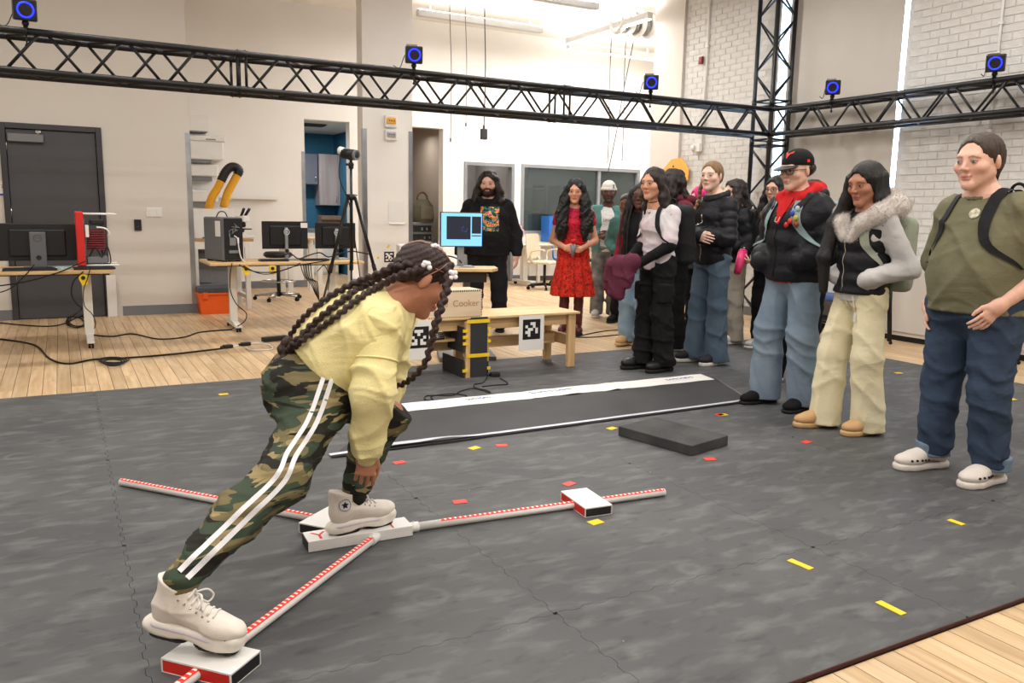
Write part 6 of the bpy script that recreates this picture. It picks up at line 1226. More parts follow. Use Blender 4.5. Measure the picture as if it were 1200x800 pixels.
for q, yw in (('R', -.1), ('L', .12)):
    o, U, fr = gw.shoe(q, yw, .29, .056, 'clog', M_clog, M_clog, .035, .0)
    mb = MB(); mb.tube([Vector(fr.to(x_)) for x_ in ((-.05, -.01, .07), (-.052, .06, .085), (0, .115, .09), (.052, .06, .085), (.05, -.01, .07))], .008, 6); mb.build('heel_strap', M_clog, o)
    for i in range(5):
        for side in (-1, 1): c = fr.to((side*.052, -.17+i*.03, .062)); pt = march(U, np.array([fr.to((side*.02, -.165+i*.028, .05))]), fr.R@V3(side, 0, .25), .0, .1)[0]; mb = MB(); mb.sph(pt, .0075, 8, sc=(1, 1, .8)); mb.build('vent_hole', M_rubber, o)
S = Sdf(); gw.hair_cap(S, .006, (.08, .09, .122), -.014, -.112, 1.0); S.ell((0, .125, -.03), (.03, .03, .035), k=.02, fr=gw.hf); S.seg((0, .13, -.04), (.0, .13, -.12), .022, .008, fr=gw.hf); S.noise(strand(gw, .003)); gw.mk('hair', S, .0045, M_brownh)
bp_, fr = backpack(gw, cloth('olive_backpack', (92, 96, 78), .8), .17, .23, .08, .0, M_bag, True, .05, 't_shirt', back=.24)
Sx = gw.S['t_shirt']; bc = gw.J['chest']+(.055, -.05, .075)
decal('badge', Sx, bc, (1, 0, 0), (0, 0, 1), (0, -1, .1), .05, .05, mat('badge_cream', (206, 200, 180), .4, rgb2=(140, 140, 118), scale=60), tee_, 24, 24, .006, lambda u, v: u*u+v*v < .24)
# --- fur hooded girl
pos = G(994, 503); fg = Person('girl with long black hair in a black vest with pale fur hood and cream sweatpants', pos, 1.60, hdg(pos, 48), dict(elL=(.25, .13, 1.07), elR=(-.24, .12, 1.07), wrL=(.155, -.10, 1.0), wrR=(-.12, -.10, 1.0), anL=(.115, .06, .1), anR=(-.12, -.10, .1), knL=(.12, -.01, .5), knR=(-.12, -.07, .5), head=(0, -.03, 1.585)), (.24, 0, .18), .92, dict(skin=(176, 122, 98), lip=(150, 84, 80), brow=(40, 30, 26)), 1.0)
fg.finish_body(.0033)
M_cream = cloth('cream_fleece', (228, 220, 188), .95, (220, 210, 174), 7, .3, 200); M_ltgrey = cloth('light_grey_fleece', (196, 194, 192), .95, (184, 182, 182), 8); M_fur = mat('pale_fur', (226, 220, 214), .95, rgb2=(206, 198, 192), scale=60, bump=.3, bscale=200, spec=.1)
trousers(fg, M_cream, (.086, .086, .098), .012, .022, amp=.006, f=22, seed=3, h=.0075, name='sweatpants')
sw = top(fg, M_ltgrey, 'sweatshirt', .016, 1.0, hem=.80, amp=.005, f=30, seed=5, low=.1, es=.018, armr=(.055, .05, .042))
top(fg, M_blkpuff, 'vest', .032, 0, hem=.845, amp=.004, f=26, seed=6, low=.05, quilt=(.085, .014), h=.0085)
for q in ('L', 'R'): S = Sdf(); w = fg.J['wr'+q]; e = fg.J['el'+q]; S.seg(w+(e-w)*.22, w, .042, .034); S.noise(folds(.003, 60, w-e, 3)); fg.mk('cuff', S, .006, M_ltgrey, sw)
S = Sdf(); c = fg.J['neckb']; pts = [c+V3(*q) for q in ((.03, -.135, -.14), (.085, -.12, -.06), (.15, -.05, -.005), (.15, .07, .045), (.0, .15, .08), (-.15, .07, .045), (-.15, -.05, -.005), (-.085, -.12, -.06), (-.03, -.135, -.14))]; S.chain(pts, [.03, .042, .052, .058, .06, .058, .052, .042, .03], k=.03); S.noise(bump_noise(.0025, 45, 4)); ft_ = fg.mk('fur_hood_trim', S, .007, M_fur); fur(fg, 'fur_hairs', S, 24000, .016, M_fur, ft_, 3, .012, .05)
S = Sdf(); fg.hair_cap(S, .010, (.064, .088, .118), -.03, -.112)
fg.down((-.078, .0, .03), ((-.025, .0, -.13), (-.03, -.06, -.14), (.0, -.06, -.2), (0, .01, -.2)), [(.03, .05), (.034, .05), (.042, .045), (.046, .035), (.03, .02)], S, .03)
fg.down((.078, .02, .03), ((.01, .02, -.12), (.0, .04, -.1)), [(.024, .05), (.028, .045), (.02, .03)], S, .03)
fg.down((0, .07, .02), ((0, .03, -.14), (0, .02, -.2), (0, -.02, -.15)), [(.09, .05), (.1, .045), (.1, .03), (.08, .02)], S, .03); S.noise(strand(fg, .003)); fg.mk('hair', S, .005, M_blackh)
M_tan = mat('tan_suede', (196, 158, 112), .9, var=.08, scale=30, bump=.2, bscale=200)
for q, yw in (('R', -.12), ('L', .05)): fg.shoe(q, yw, .265, .052, 'clog', M_tan, M_rubg, .034, .07)
M_sage = cloth('sage_backpack', (150, 156, 140), .8, (138, 146, 128), 8)
backpack(fg, M_sage, .15, .22, .085, -.02, M_sage, True, .05, 'vest', back=.21)
Sx = fg.S['sweatpants']; J = fg.J
decal('square_label', Sx, J['hpL']*.5+J['knL']*.5+(-.03, 0, .05), (1, 0, 0), (0, 0, 1), (-.1, -1, 0), .05, .055, M_paper, fg.root, 6, 6, .004)
for sx in (-.025, .035): mb = MB(); P_ = march(Sx, np.array([J['pelvis']+V3(sx+.006*i, 0, .02-.028*i) for i in range(7)]), (0, -1, 0), .006, .3); mb.tube([Vector(v) for v in P_], .005, 6); mb.build('drawstring', M_cream, fg.root)
mb = MB(); Sv = fg.S['vest']; P_ = march(Sv, np.array([V3(.0, 0, z_) for z_ in np.linspace(.86, 1.24, 14)]), (-.1, -1, 0), .002, .35); mb.tube([Vector(v) for v in P_], .004, 5); mb.build('zip', M_chrome, fg.root)
# --- man in the black cap
pos = G(918, 475); cm_ = Person('man in a black cap, black puffer over red hoodie and wide pale jeans', pos, 1.72, hdg(pos, 42), dict(elL=(.285, .07, 1.08), elR=(-.285, .06, 1.08), wrL=(.16, -.13, 1.0), wrR=(-.16, -.13, .98), anL=(.14, .03, .1), anR=(-.13, -.04, .1), knL=(.135, -.02, .5), knR=(-.13, -.05, .5), head=(0, -.04, 1.575)), (.14, 0, .02), 1.0, dict(skin=(222, 180, 158), brow=(40, 32, 30), lip=(196, 126, 118)), 1.0)
cm_.finish_body(.0033)
M_ljean = cloth('pale_blue_denim', (130, 146, 160), .9, (108, 126, 144), 3.5, .3, 260); M_redh = cloth('red_hoodie_cloth', (204, 42, 44), .9, (188, 36, 40), 8)
trousers(cm_, M_ljean, (.092, .088, .092), .012, .035, amp=.008, f=26, seed=9, name='jeans')
top(cm_, M_redh, 'hoodie', .02, 0, hem=.855, amp=.004, seed=2, low=.12)
S = Sdf(); c = cm_.J['neckb']; pts = [c+V3(*q) for q in ((.03, -.125, -.10), (.085, -.085, -.0), (.105, .02, .055), (.07, .10, .06), (0, .125, .055), (-.07, .10, .06), (-.105, .02, .055), (-.085, -.085, 0), (-.03, -.125, -.10))]; S.chain(pts, [.022, .032, .036, .04, .045, .04, .036, .032, .022], k=.03); S.seg(c+(0, .1, 0), c+(0, .13, -.06), (.1, .05), (.08, .04), k=.04); S.noise(folds(.004, 40, (.4, .6, .5), 2)); cm_.mk('hood', S, .006, M_redh)
jk = top(cm_, M_blkpuff, 'jacket', .05, 1.0, hem=.865, amp=.006, f=22, seed=8, low=.03, quilt=(.12, .018), es=.036, armr=(.06, .058, .052), h=.0085, extra=lambda S: (S.seg(cm_.J['neckb']+(0, -.17, .02), cm_.J['neckb']+(-.01, -.235, -.2), .085, .03, k=.02, op='s')))
S = Sdf(); pts = [c+V3(*q) for q in ((.095, -.125, -.08), (.125, -.05, -.01), (.12, .06, .02), (0, .12, .03), (-.12, .06, .02), (-.125, -.05, -.01), (-.095, -.125, -.08))]; S.chain(pts, [.03, .034, .036, .036, .036, .034, .03], k=.03); cm_.mk('jacket_collar', S, .007, M_blkpuff, jk)
S = Sdf(); hf = cm_.hf; S.ell((0, .02, .046), (.086, .108, .088), k=.01, fr=hf); S.cut(hf.to((0, 0, .03)), -hf.R@V3(0, .12, 1)); cap = cm_.mk('cap', S, .004, cloth('black_cap_cloth', (22, 22, 24), .8))
S = Sdf(); S.ell((0, -.075, .027), (.075, .10, .012), rotm(.12, 0, 0), fr=hf); S.cut(hf.to((0, -.06, .022)), hf.R@V3(0, 1, 0)); cm_.mk('visor', S, .0035, M_black, cap)
M_logo = mat('red_embroidery', (220, 50, 40), .6, bump=.3, bscale=300); Sx = cm_.S['cap']
bull = lambda u, v: ((np.abs(u) < .20-.28*np.maximum(0, -v)) & (v > -.48) & (v < .12)) | ((np.abs(u) > .12) & (np.abs(u) < .48) & (v > .02+.55*(np.abs(u)-.25)) & (v < .2+.75*(np.abs(u)-.2)))
decal('bull_logo', Sx, hf.to((0, .02, .083)), hf.R@V3(1, 0, 0), hf.R@V3(0, .45, 1), hf.R@V3(0, -1, .25), .06, .058, M_logo, cap, 24, 24, .003, bull)
decal('side_logo', Sx, hf.to((0, .03, .055)), hf.R@V3(0, 1, 0), hf.R@V3(0, 0, 1), hf.R@V3(1, -.2, 0), .022, .018, M_logo, cap, 8, 8, .003)
S = Sdf(); S.ell((0, .06, .0), (.081, .06, .05), k=.01, fr=hf); S.ell((0, .135, .0), (.032, .03, .032), k=.02, fr=hf); S.noise(strand(cm_, .003)); cm_.mk('hair', S, .0045, M_blackh)
glasses(cm_, mat('black_glasses', (14, 14, 16), .3, spec=.5), cm_.root)
for q, yw in (('R', -.1), ('L', .15)): cm_.shoe(q, yw, .28, .05, 'sneaker', cloth('black_suede', (24, 23, 24), .9), M_rubber, .025, .08)
M_teal = cloth('teal_strap', (140, 160, 162), .8, (124, 146, 150), 10)
bpk, fr = backpack(cm_, M_teal, .15, .21, .08, .0, M_teal, True, .055, 'jacket', back=.23)
Jc = cm_.J; base = Jc['chest']+V3(.115, 0, .03)
for k_, (dx, dz, c_) in enumerate(((-.015, .03, (60, 80, 190)), (.01, .0, (190, 170, 60)), (-.02, -.02, (210, 60, 40)), (.015, -.04, (150, 60, 30)), (-.045, -.045, (200, 40, 40)), (.0, .06, (180, 190, 200)))):
    P_ = march(cm_.S['jacket'], np.array([base+V3(dx, 0, dz)]), (0, -1, 0), .016, .35)[0]; mb = MB(); mb.sph(P_, .018, 8, sc=(1, .7, 1.1)); mb.build('charm', mat('charm_%d' % k_, c_, .4, var=.1), cm_.root)
decal('hoodie_front', cm_.S['jacket'], Jc['chest']+V3(-.012, 0, .085), (1, 0, 0), (0, 0, 1), (0, -1, .15), .15, .24, M_redh, cm_.root, 26, 26, .007, lambda u, v: np.abs(u) < .06+.42*(v+.5))
decal_text('lettering', cm_.S['jacket'], 'U', .05, Jc['chest']+V3(-.02, 0, .0), (1, 0, 0), (0, 0, 1), (0, -1, 0), M_paper, cm_.root, .010)
mb = MB(); P_ = march(cm_.S['jacket'], np.array([V3(-.02, 0, z_) for z_ in np.linspace(.9, 1.26, 14)]), (-.05, -1, 0), .002, .4); mb.tube([Vector(v) for v in P_], .004, 5); mb.build('zip', M_blackm, cm_.root)
# --- girl in the printed tee
BROWN = dict(skin=(206, 152, 124), lip=(188, 96, 88), brow=(36, 26, 24)); DARK = dict(skin=(92, 60, 48), lip=(120, 70, 66), brow=(22, 16, 16)); M_blkc = cloth('black_cotton', (22, 22, 24), .85); M_blkboot = mat('black_leather', (18, 18, 19), .45, var=.15, scale=20)
def pair(p, up, sole, L=.26, wd=.047, kind='sneaker', sh=.028, collar=.09, yr=-.12, yl=.1, laces=None):
    for q, yw in (('R', yr), ('L', yl)): p.shoe(q, yw, L, wd, kind, up, sole, sh, collar, laces=laces)
pos = G(765, 433); tg = Person('girl in a pale printed tee over black sleeves holding a maroon jacket', pos, 1.65, hdg(pos, 50), dict(shL=(.148, .015, 1.34), shR=(-.148, .015, 1.34), elL=(.20, -.06, 1.07), wrL=(.02, -.27, .90), elR=(-.18, -.02, 1.07), wrR=(-.12, -.26, .92), head=(0, -.09, 1.58), neckb=(0, -.03, 1.405), chest=(0, -.025, 1.24), anL=(.09, .05, .1), anR=(-.10, -.04, .1)), (.06, 0, .26), .86, BROWN)
tg.hand('L', (-.6, -.5, -.5), (-.3, .6, -.4), .6, .5).hand('R', (.2, -.6, -.6), (.5, .5, -.3), .6, .5); tg.finish_body(.0038)
trousers(tg, M_blkc, (.088, .082, .088), .012, .05, amp=.009, f=36, seed=4, name='cargo_trousers'); Sx = tg.S['cargo_trousers']
for q in ('L', 'R'): a = tg.J['hp'+q]*.45+tg.J['kn'+q]*.55; S = Sdf(); S.slab([(0, -.02), (0, .02)], [.05, .05], -.08, .08, .02, fr=Fr(np.eye(3), a+(.05 if q == 'L' else -.05, -.03, 0))); tg.mk('cargo_pocket', S, .007, M_blkc)
S = Sdf(); tg.arm(S, 'L', .012); tg.arm(S, 'R', .012); S.noise(folds(.004, 60, (.3, .3, 1), 2)); tg.mk('long_sleeves', S, .0065, M_blkc)
M_tee = cloth('pale_printed_cotton', (214, 213, 214), .9, (206, 188, 196), 5.5); tt = top(tg, M_tee, 't_shirt', .014, .40, hem=.84, amp=.006, f=24, seed=5, low=.12, flare=.012, armr=(.05, .044, .034))
S = Sdf(); tg.hair_cap(S, .010)
for sx in (-1, 1): tg.down((sx*.07, .015, .03), ((sx*.014, .02, -.12), (sx*.008, .01, -.09), (sx*-.01, -.01, -.06)), [(.022, .045), (.028, .048), (.03, .04), (.015, .02)], S, .03)
tg.down((0, .07, 0), ((0, .03, -.13), (0, .0, -.1)), [(.08, .05), (.09, .05), (.07, .03)], S, .03); S.noise(bump_noise(.005, 50, 2)); S.noise(strand(tg, .003)); tg.mk('hair', S, .005, M_darkh); pair(tg, M_blkboot, M_rubber, .27, .05, 'boot', .032, .12)
backpack(tg, M_bag, .16, .24, .1, -.03, M_bag, True, .034, 't_shirt', back=.2); mb = MB(); P_ = march(tg.S['head'], np.array([tg.J['neckb']+V3(.06*math.cos(t), .05*math.sin(t), .03+.012*math.sin(t)) for t in np.linspace(math.pi, 2*math.pi, 12)]), (0, -1, .1), .003, .2); mb.tube([Vector(v) for v in P_], .003, 5); mb.build('choker', M_black, tg.root)
for dz in (.04, .0): P_ = march(tg.S['t_shirt'], np.array([tg.J['chest']+V3(.0, 0, .1+dz)]), (0, -1, 0), .006, .3)[0]; mb = MB(); mb.sph(P_, .011, 8); mb.build('pendant', M_chrome, tg.root)
M_mar = cloth('maroon_fleece', (100, 46, 64), .9, (86, 38, 56), 9); R_ = np.array(Euler((0, 0, tg.root.rotation_euler[2])).to_matrix()); wc = tg.J['wrL']*.5+tg.J['wrR']*.5; jp = R_@wc+np.array([pos[0], pos[1], 0])
mj = empty('folded_jacket', jp, tg.root.rotation_euler[2], 'maroon jacket hanging over the arm of the girl in the printed tee', 'jacket'); S = Sdf(); S.seg((-.16, -.03, .0), (.1, -.02, .03), (.06, .05), (.06, .05), k=.04); S.seg((-.17, -.04, -.02), (-.16, -.02, -.24), (.075, .05), (.1, .045), (0, -1, 0), .05); S.seg((-.02, -.05, .0), (-.05, -.05, -.26), (.07, .045), (.07, .035), (0, -1, 0), .05); S.seg((.07, -.04, 0), (.05, -.04, -.17), (.05, .04), (.04, .03), k=.04); S.noise(folds(.009, 40, (1, .2, .3), 6)); v, f = S.mesh(.008); mesh_obj('body_cloth', [(v, f)], M_mar, mj)
S = Sdf(); S.seg((-.2, -.05, -.05), (-.23, -.05, -.2), (.045, .04), (.04, .035), k=.03); S.noise(folds(.006, 60, (.2, .2, 1), 6)); v, f = S.mesh(.008); mesh_obj('sleeve', [(v, f)], M_mar, mj)
# --- blonde girl with folded arms
pos = G(827, 425); bl = Person('fair haired girl in a black puffer jacket with a braid, arms folded', pos, 1.74, hdg(pos, 48), dict(shL=(.155, .015, 1.345), shR=(-.155, .015, 1.345), elL=(.235, -.04, 1.07), elR=(-.235, -.04, 1.07), wrL=(-.04, -.215, 1.13), wrR=(.05, -.20, 1.09), anL=(.10, .03, .1), anR=(-.11, -.03, .1), knL=(.1, 0, .5), knR=(-.1, -.03, .5), head=(0, -.055, 1.585)), (.05, 0, .40), .88, dict(skin=(228, 190, 172), lip=(196, 120, 116), brow=(140, 104, 76)), .97)
bl.hand('L', (-.8, -.1, .2), (.1, .9, -.2), .4, .3).hand('R', (.9, -.1, -.1), (-.1, .9, -.2), .4, .3); bl.finish_body(.0038); M_mjean = cloth('mid_blue_denim', (92, 108, 124), .9, (74, 92, 110), 4, .3, 260)
trousers(bl, M_mjean, (.085, .076, .1), .01, .03, amp=.007, f=30, seed=6, name='flared_jeans'); jk = top(bl, M_blkpuff, 'jacket', .032, 1.0, hem=.87, amp=.004, seed=4, low=.04, quilt=(.07, .011), es=.02, armr=(.056, .052, .044)); c = bl.J['neckb']
S = Sdf(); scarf_ring(bl, S, c+(0, .0, .02), .085, .032, .95, tilt=.03); bl.mk('collar', S, .007, M_blkpuff, jk); S = Sdf(); scarf_ring(bl, S, c+(0, .0, .045), .075, .018, .95, tilt=.03); S.cut(c+(0, -.03, .02), (0, -1, 0)); bl.mk('fleece_lining', S, .006, cloth('beige_fleece', (200, 184, 160), .95), jk)
S = Sdf(); bl.hair_cap(S, .007, (.072, .088, .118), -.016, -.112); S.noise(strand(bl, .003)); bl.mk('hair', S, .0045, M_blondh)
def braid(S, pts, r, per=5, flat=.8, tw=1.0):
    P = [np.array(v) for v in smooth_path(pts, per)]; L = np.concatenate([[0], np.cumsum([np.linalg.norm(P[i+1]-P[i]) for i in range(len(P)-1)])]); n = max(4, int(L[-1]/(r[0]*.8))); side = None
    for i in range(n+1):
        s_ = L[-1]*i/n; k = min(np.searchsorted(L, s_), len(P)-1); k = max(k, 1); t = (s_-L[k-1])/(L[k]-L[k-1]+1e-9); p = P[k-1]*(1-t)+P[k]*t; ax = nrm(P[k]-P[k-1]); rr = r[0]+(r[1]-r[0])*i/n
        sd = np.cross(ax, -nrm(CW)); sd = nrm(sd) if np.linalg.norm(sd) > .05 else nrm(np.cross(ax, V3(.3, 1, .2)))
        up_ = np.cross(sd, ax); sg = 1 if i % 2 else -1; R = np.stack([nrm(sd+sg*.7*ax), nrm(ax-sg*.7*sd), up_], 1); S.ell(p+sd*sg*rr*.22*tw, (rr*.66, rr*.92, rr*flat), R, k=rr*.12)
    return S
S = Sdf(); braid(S, [bl.hf.to((-.075, .03, -.03)), bl.hf.to((-.085, -.02, -.1)), c+V3(-.10, -.115, -.03), c+V3(-.115, -.16, -.13), c+V3(-.11, -.2, -.25), c+V3(-.10, -.21, -.33)], (.025, .014)); bl.mk('braid', S, .0042, M_blondh)
pair(bl, mat('black_canvas', (30, 30, 32), .8), M_rubw, .27, .046, 'sneaker', .035, .08); mb = MB(); P_ = march(bl.S['jacket'], np.array([V3(.0, 0, z_) for z_ in np.linspace(.9, 1.3, 12)]), (.0, -1, 0), .002, .35); mb.tube([Vector(v) for v in P_], .004, 5); mb.build('zip', M_chrome, bl.root)
# --- man in the black hoodie
pos = G(570, 387, WOODZ); hm = Person('bearded long haired man in a black hoodie with a colourful print behind the desk', pos, 1.72, hdg(pos, 4), dict(shL=(.195, .02, 1.34), shR=(-.195, .02, 1.34), elL=(.30, .06, 1.06), elR=(-.30, .06, 1.06), wrL=(.32, -.03, .83), wrR=(-.30, -.05, .84), anL=(.14, .03, .1), anR=(-.14, .03, .1), knL=(.13, 0, .5), knR=(-.13, 0, .5)), (.14, 0, -.05), 1.32, dict(skin=(214, 170, 150), beard=(44, 30, 26), brow=(40, 28, 24), beardw=.95), 1.03, headw=1.04)
hm.hand('L', (0, -.1, -1), (-.9, .3, 0), .35).hand('R', (.1, -.15, -1), (.9, .3, 0), .35); hm.finish_body(.0043); trousers(hm, cloth('black_jeans', (26, 27, 31), .85), (.092, .072, .064), .012, .03, amp=.006, seed=5)
M_hood = cloth('black_hoodie_cloth', (25, 25, 27), .9); hd_ = top(hm, M_hood, 'hoodie', .026, 1.0, hem=.83, amp=.006, f=22, seed=3, low=.12, es=.024, belly=(.04, (.2, .16, .2), .08)); c = hm.J['neckb']
S = Sdf(); pts = [c+V3(*q) for q in ((.03, -.12, -.07), (.09, -.08, .0), (.12, .03, .045), (0, .13, .05), (-.12, .03, .045), (-.09, -.08, 0), (-.03, -.12, -.07))]; S.chain(pts, [.03, .036, .042, .05, .042, .036, .03], k=.03); hm.mk('hood', S, .008, M_hood, hd_)
def print_mat():
    m = mat('colour_print', (40, 40, 40), .8); nt = m.node_tree; n = nt.nodes; L = nt.links; tc = n.new('ShaderNodeTexCoord'); q = n.new('ShaderNodeTexNoise'); q.inputs['Scale'].default_value = 24; q.inputs['Detail'].default_value = 1; L.new(tc.outputs['Object'], q.inputs['Vector']); r = n.new('ShaderNodeValToRGB'); r.color_ramp.interpolation = 'CONSTANT'; e = r.color_ramp.elements; e[0].color = (.012, .012, .014, 1); e[0].position = 0; e[1].position = .38; e[1].color = lin((40, 110, 110))+(1,)
    for p_, c_ in ((.46, (20, 20, 22)), (.5, (222, 176, 60)), (.56, (216, 60, 130)), (.61, (20, 20, 22)), (.65, (220, 130, 70)), (.7, (60, 130, 120))): x_ = e.new(p_); x_.color = lin(c_)+(1,)
    L.new(q.outputs['Fac'], r.inputs[0]); L.new(r.outputs[0], n['Principled BSDF'].inputs['Base Color']); return m
decal('chest_print', hm.S['hoodie'], hm.J['chest']+V3(.03, 0, -.03), (1, 0, 0), (0, 0, 1), (0, -1, 0), .20, .26, print_mat(), hd_, 14, 16, .004)
S = Sdf(); hm.hair_cap(S, .013)
for sx in (-1, 1): hm.down((sx*.08, .01, .03), ((sx*.028, .0, -.12), (sx*.02, -.01, -.09), (sx*.0, -.03, -.07)), [(.03, .055), (.045, .055), (.04, .05), (.02, .02)], S, .03)
hm.down((0, .08, 0), ((0, .03, -.12), (0, .0, -.1)), [(.09, .05), (.1, .05), (.08, .03)], S, .03); S.noise(bump_noise(.006, 45, 2)); S.noise(strand(hm, .003)); hm.mk('hair', S, .0055, M_darkh)
S = Sdf(); hf = hm.hf; S.ell((0, -.055, -.085), (.05, .048, .045), k=.02, fr=hf); S.seg((-.026, -.088, -.045), (.026, -.088, -.045), (.008, .01), k=.01, fr=hf); S.ell((0, -.1, -.06), (.022, .03, .010), k=.006, op='s', fr=hf); S.noise(bump_noise(.0025, 130, 3)); hm.mk('beard', S, .0045, M_darkh); pair(hm, M_blkc, M_rubber, .28, .05)
# --- woman in the red dress
pos = G(669, 391, WOODZ); rd = Person('woman with long curly black hair in a red patterned dress holding a rose', pos, 1.64, hdg(pos, 2), dict(elL=(.235, .0, 1.05), elR=(-.235, .0, 1.05), wrL=(.085, -.205, .965), wrR=(-.075, -.21, .975), anL=(.075, .03, .1), anR=(-.085, .02, .1), knL=(.075, 0, .5), knR=(-.085, 0, .5)), (.08, 0, -.03), .9, dict(skin=(206, 150, 122), lip=(170, 80, 78), brow=(40, 28, 24)))
rd.hand('L', (-.8, -.35, .0), (-.1, .9, -.2), .5, .5).hand('R', (.8, -.35, .0), (.1, .9, -.2), .5, .5); rd.finish_body(.0042)
def dress_mat():
    m = cloth('red_dress_cloth', (200, 40, 40), .6, crease=.1); nt = m.node_tree; n = nt.nodes; L = nt.links; tc = n.new('ShaderNodeTexCoord'); s = n.new('ShaderNodeSeparateXYZ'); L.new(tc.outputs['Object'], s.inputs[0]); r = n.new('ShaderNodeValToRGB'); mr = n.new('ShaderNodeMapRange'); mr.inputs[1].default_value = .4; mr.inputs[2].default_value = 1.35; L.new(s.outputs[2], mr.inputs[0]); L.new(mr.outputs[0], r.inputs[0]); e = r.color_ramp.elements; e[0].color = lin((206, 46, 24))+(1,); e[1].color = lin((200, 24, 70))+(1,); x_ = e.new(.58); x_.color = lin((206, 40, 28))+(1,)
    v = n.new('ShaderNodeTexNoise'); v.inputs['Scale'].default_value = 13; v.inputs['Detail'].default_value = 4; v.inputs['Distortion'].default_value = 1.5; L.new(tc.outputs['Object'], v.inputs['Vector']); rr = n.new('ShaderNodeValToRGB'); q = rr.color_ramp.elements; q[0].position = .47; q[0].color = (0, 0, 0, 1); q[1].position = .56; q[1].color = (0, 0, 0, 1); y_ = rr.color_ramp.elements.new(.515); y_.color = (1, 1, 1, 1); L.new(v.outputs['Fac'], rr.inputs[0])
    mx = n.new('ShaderNodeMix'); mx.data_type = 'RGBA'; L.new(rr.outputs[0], mx.inputs['Factor']); L.new(r.outputs[0], mx.inputs['A']); mx.inputs['B'].default_value = lin((52, 12, 16))+(1,); L.new(mx.outputs['Result'], n['Principled BSDF'].inputs['Base Color']); return m
S = Sdf(); rd.torso(S, .012); J = rd.J; S.seg(J['pelvis'], (0, 0, .4), (.155, .12), (.245, .19), k=.05); [rd.arm(S, q, .014, .16) for q in 'LR']; S.noise(lambda P: -.012*np.clip((1.0-P[..., 2])*2, 0, 1)*np.sin(np.arctan2(P[..., 1], P[..., 0])*11)); S.noise(folds(.004, 24, (.4, .2, 1), 2)); S.cut((0, 0, .42), (0, 0, -1)); S.ell(J['neckb']+(0, -.01, .03), (.055, .055, .04), k=.008, op='s'); rd.mk('dress', S, .007, dress_mat()); S = Sdf(); scarf_ring(rd, S, J['waist']-(0, 0, .045), .142, .012, .78); rd.mk('waistband', S, .007, MATS['red_dress_cloth'])
S = Sdf(); rd.hair_cap(S, .014)
for sx in (-1, 1): rd.down((sx*.075, -.005, .03), ((sx*.03, -.02, -.12), (sx*.022, -.06, -.14), (sx*.0, -.03, -.16), (sx*-.015, -.0, -.1)), [(.034, .05), (.05, .055), (.06, .045), (.058, .04), (.03, .02)], S, .03)
rd.down((0, .08, 0), ((0, .04, -.15), (0, .02, -.15), (0, 0, -.12)), [(.09, .05), (.12, .05), (.12, .045), (.09, .03)], S, .03); S.noise(bump_noise(.011, 70, 7)); S.noise(bump_noise(.004, 160, 8)); rd.mk('hair', S, .0055, M_blackh)
M_mboot = mat('maroon_leather', (84, 28, 32), .4, var=.1, scale=15)
for q in ('L', 'R'): S = Sdf(); a = J['an'+q]; S.seg(J['kn'+q]*.9+a*.1, a, .058, .044); S.cut(J['kn'+q]-(0, 0, .05), (0, 0, 1)); S.noise(folds(.003, 50, (.2, .2, 1), 1)); rd.mk('boot_shaft', S, .007, M_mboot)
pair(rd, M_mboot, M_rubber, .25, .043, 'boot', .03, .12); R_ = np.array(Euler((0, 0, rd.root.rotation_euler[2])).to_matrix()); rp_ = R_@(J['wrL']*.5+J['wrR']*.5+V3(.0, -.06, -.03))+np.array([pos[0], pos[1], WOODZ]); ro = empty('red_rose', rp_, 0, 'red rose with a grey wrap held by the woman in the red dress', 'flower')
S = Sdf(); [S.ell((.016*math.cos(t), .016*math.sin(t), .11+.004*math.sin(3*t)), (.016, .016, .022), k=.002) for t in np.linspace(0, 6.28, 7)[:-1]]; S.ell((0, 0, .115), .018, k=.003); v, f = S.mesh(.003); mesh_obj('petals', [(v, f)], mat('rose_red', (190, 24, 36), .6), ro); mb = MB(); mb.cyl((0, 0, -.03), (0, 0, .1), .004); mb.build('stem', mat('stem_green', (60, 90, 50), .6), ro); mb = MB(); mb.cyl((0, 0, -.05), (0, 0, .07), .012, .034, n=14); mb.build('wrap', mat('grey_paper_wrap', (120, 116, 128), .6, var=.1), ro)
# --- man in the white beanie
pos = G(708, 371, WOODZ); bm_ = Person('man in a white beanie and teal overshirt standing behind the red dress', pos, 1.68, hdg(pos, 0), dict(elL=(.25, .0, 1.05), elR=(-.25, .0, 1.05), wrL=(.04, -.215, 1.06), wrR=(-.05, -.23, 1.03)), (.05, 0, .0), 1.0, dict(skin=(88, 56, 44), beard=(30, 20, 18), beardw=.6, brow=(20, 14, 14)), near=False)
bm_.hand('L', (-.9, -.1, 0), (.1, .9, 0), .4).hand('R', (.9, -.1, 0), (-.1, .9, 0), .4); bm_.finish_body(); trousers(bm_, cloth('grey_camo_cloth', (140, 138, 132), .9, (92, 92, 92), 9), (.09, .08, .075), .012, .03, seed=5); top(bm_, cloth('white_tee_cloth', (214, 212, 208), .9), 't_shirt', .016, .3, hem=.83, low=.13, seed=2)
top(bm_, cloth('teal_overshirt', (84, 128, 124), .9), 'overshirt', .03, .8, hem=.82, low=.14, seed=3, extra=lambda S: S.seg(V3(0, -.2, 1.5), V3(0, -.2, .7), (.075, .2), (.1, .2), k=.02, op='s')); decal_text('lettering', bm_.S['t_shirt'], 'UNC', .05, bm_.J['chest']+V3(0, 0, -.02), (1, 0, 0), (0, 0, 1), (0, -1, 0), M_darkgrey, bm_.root)
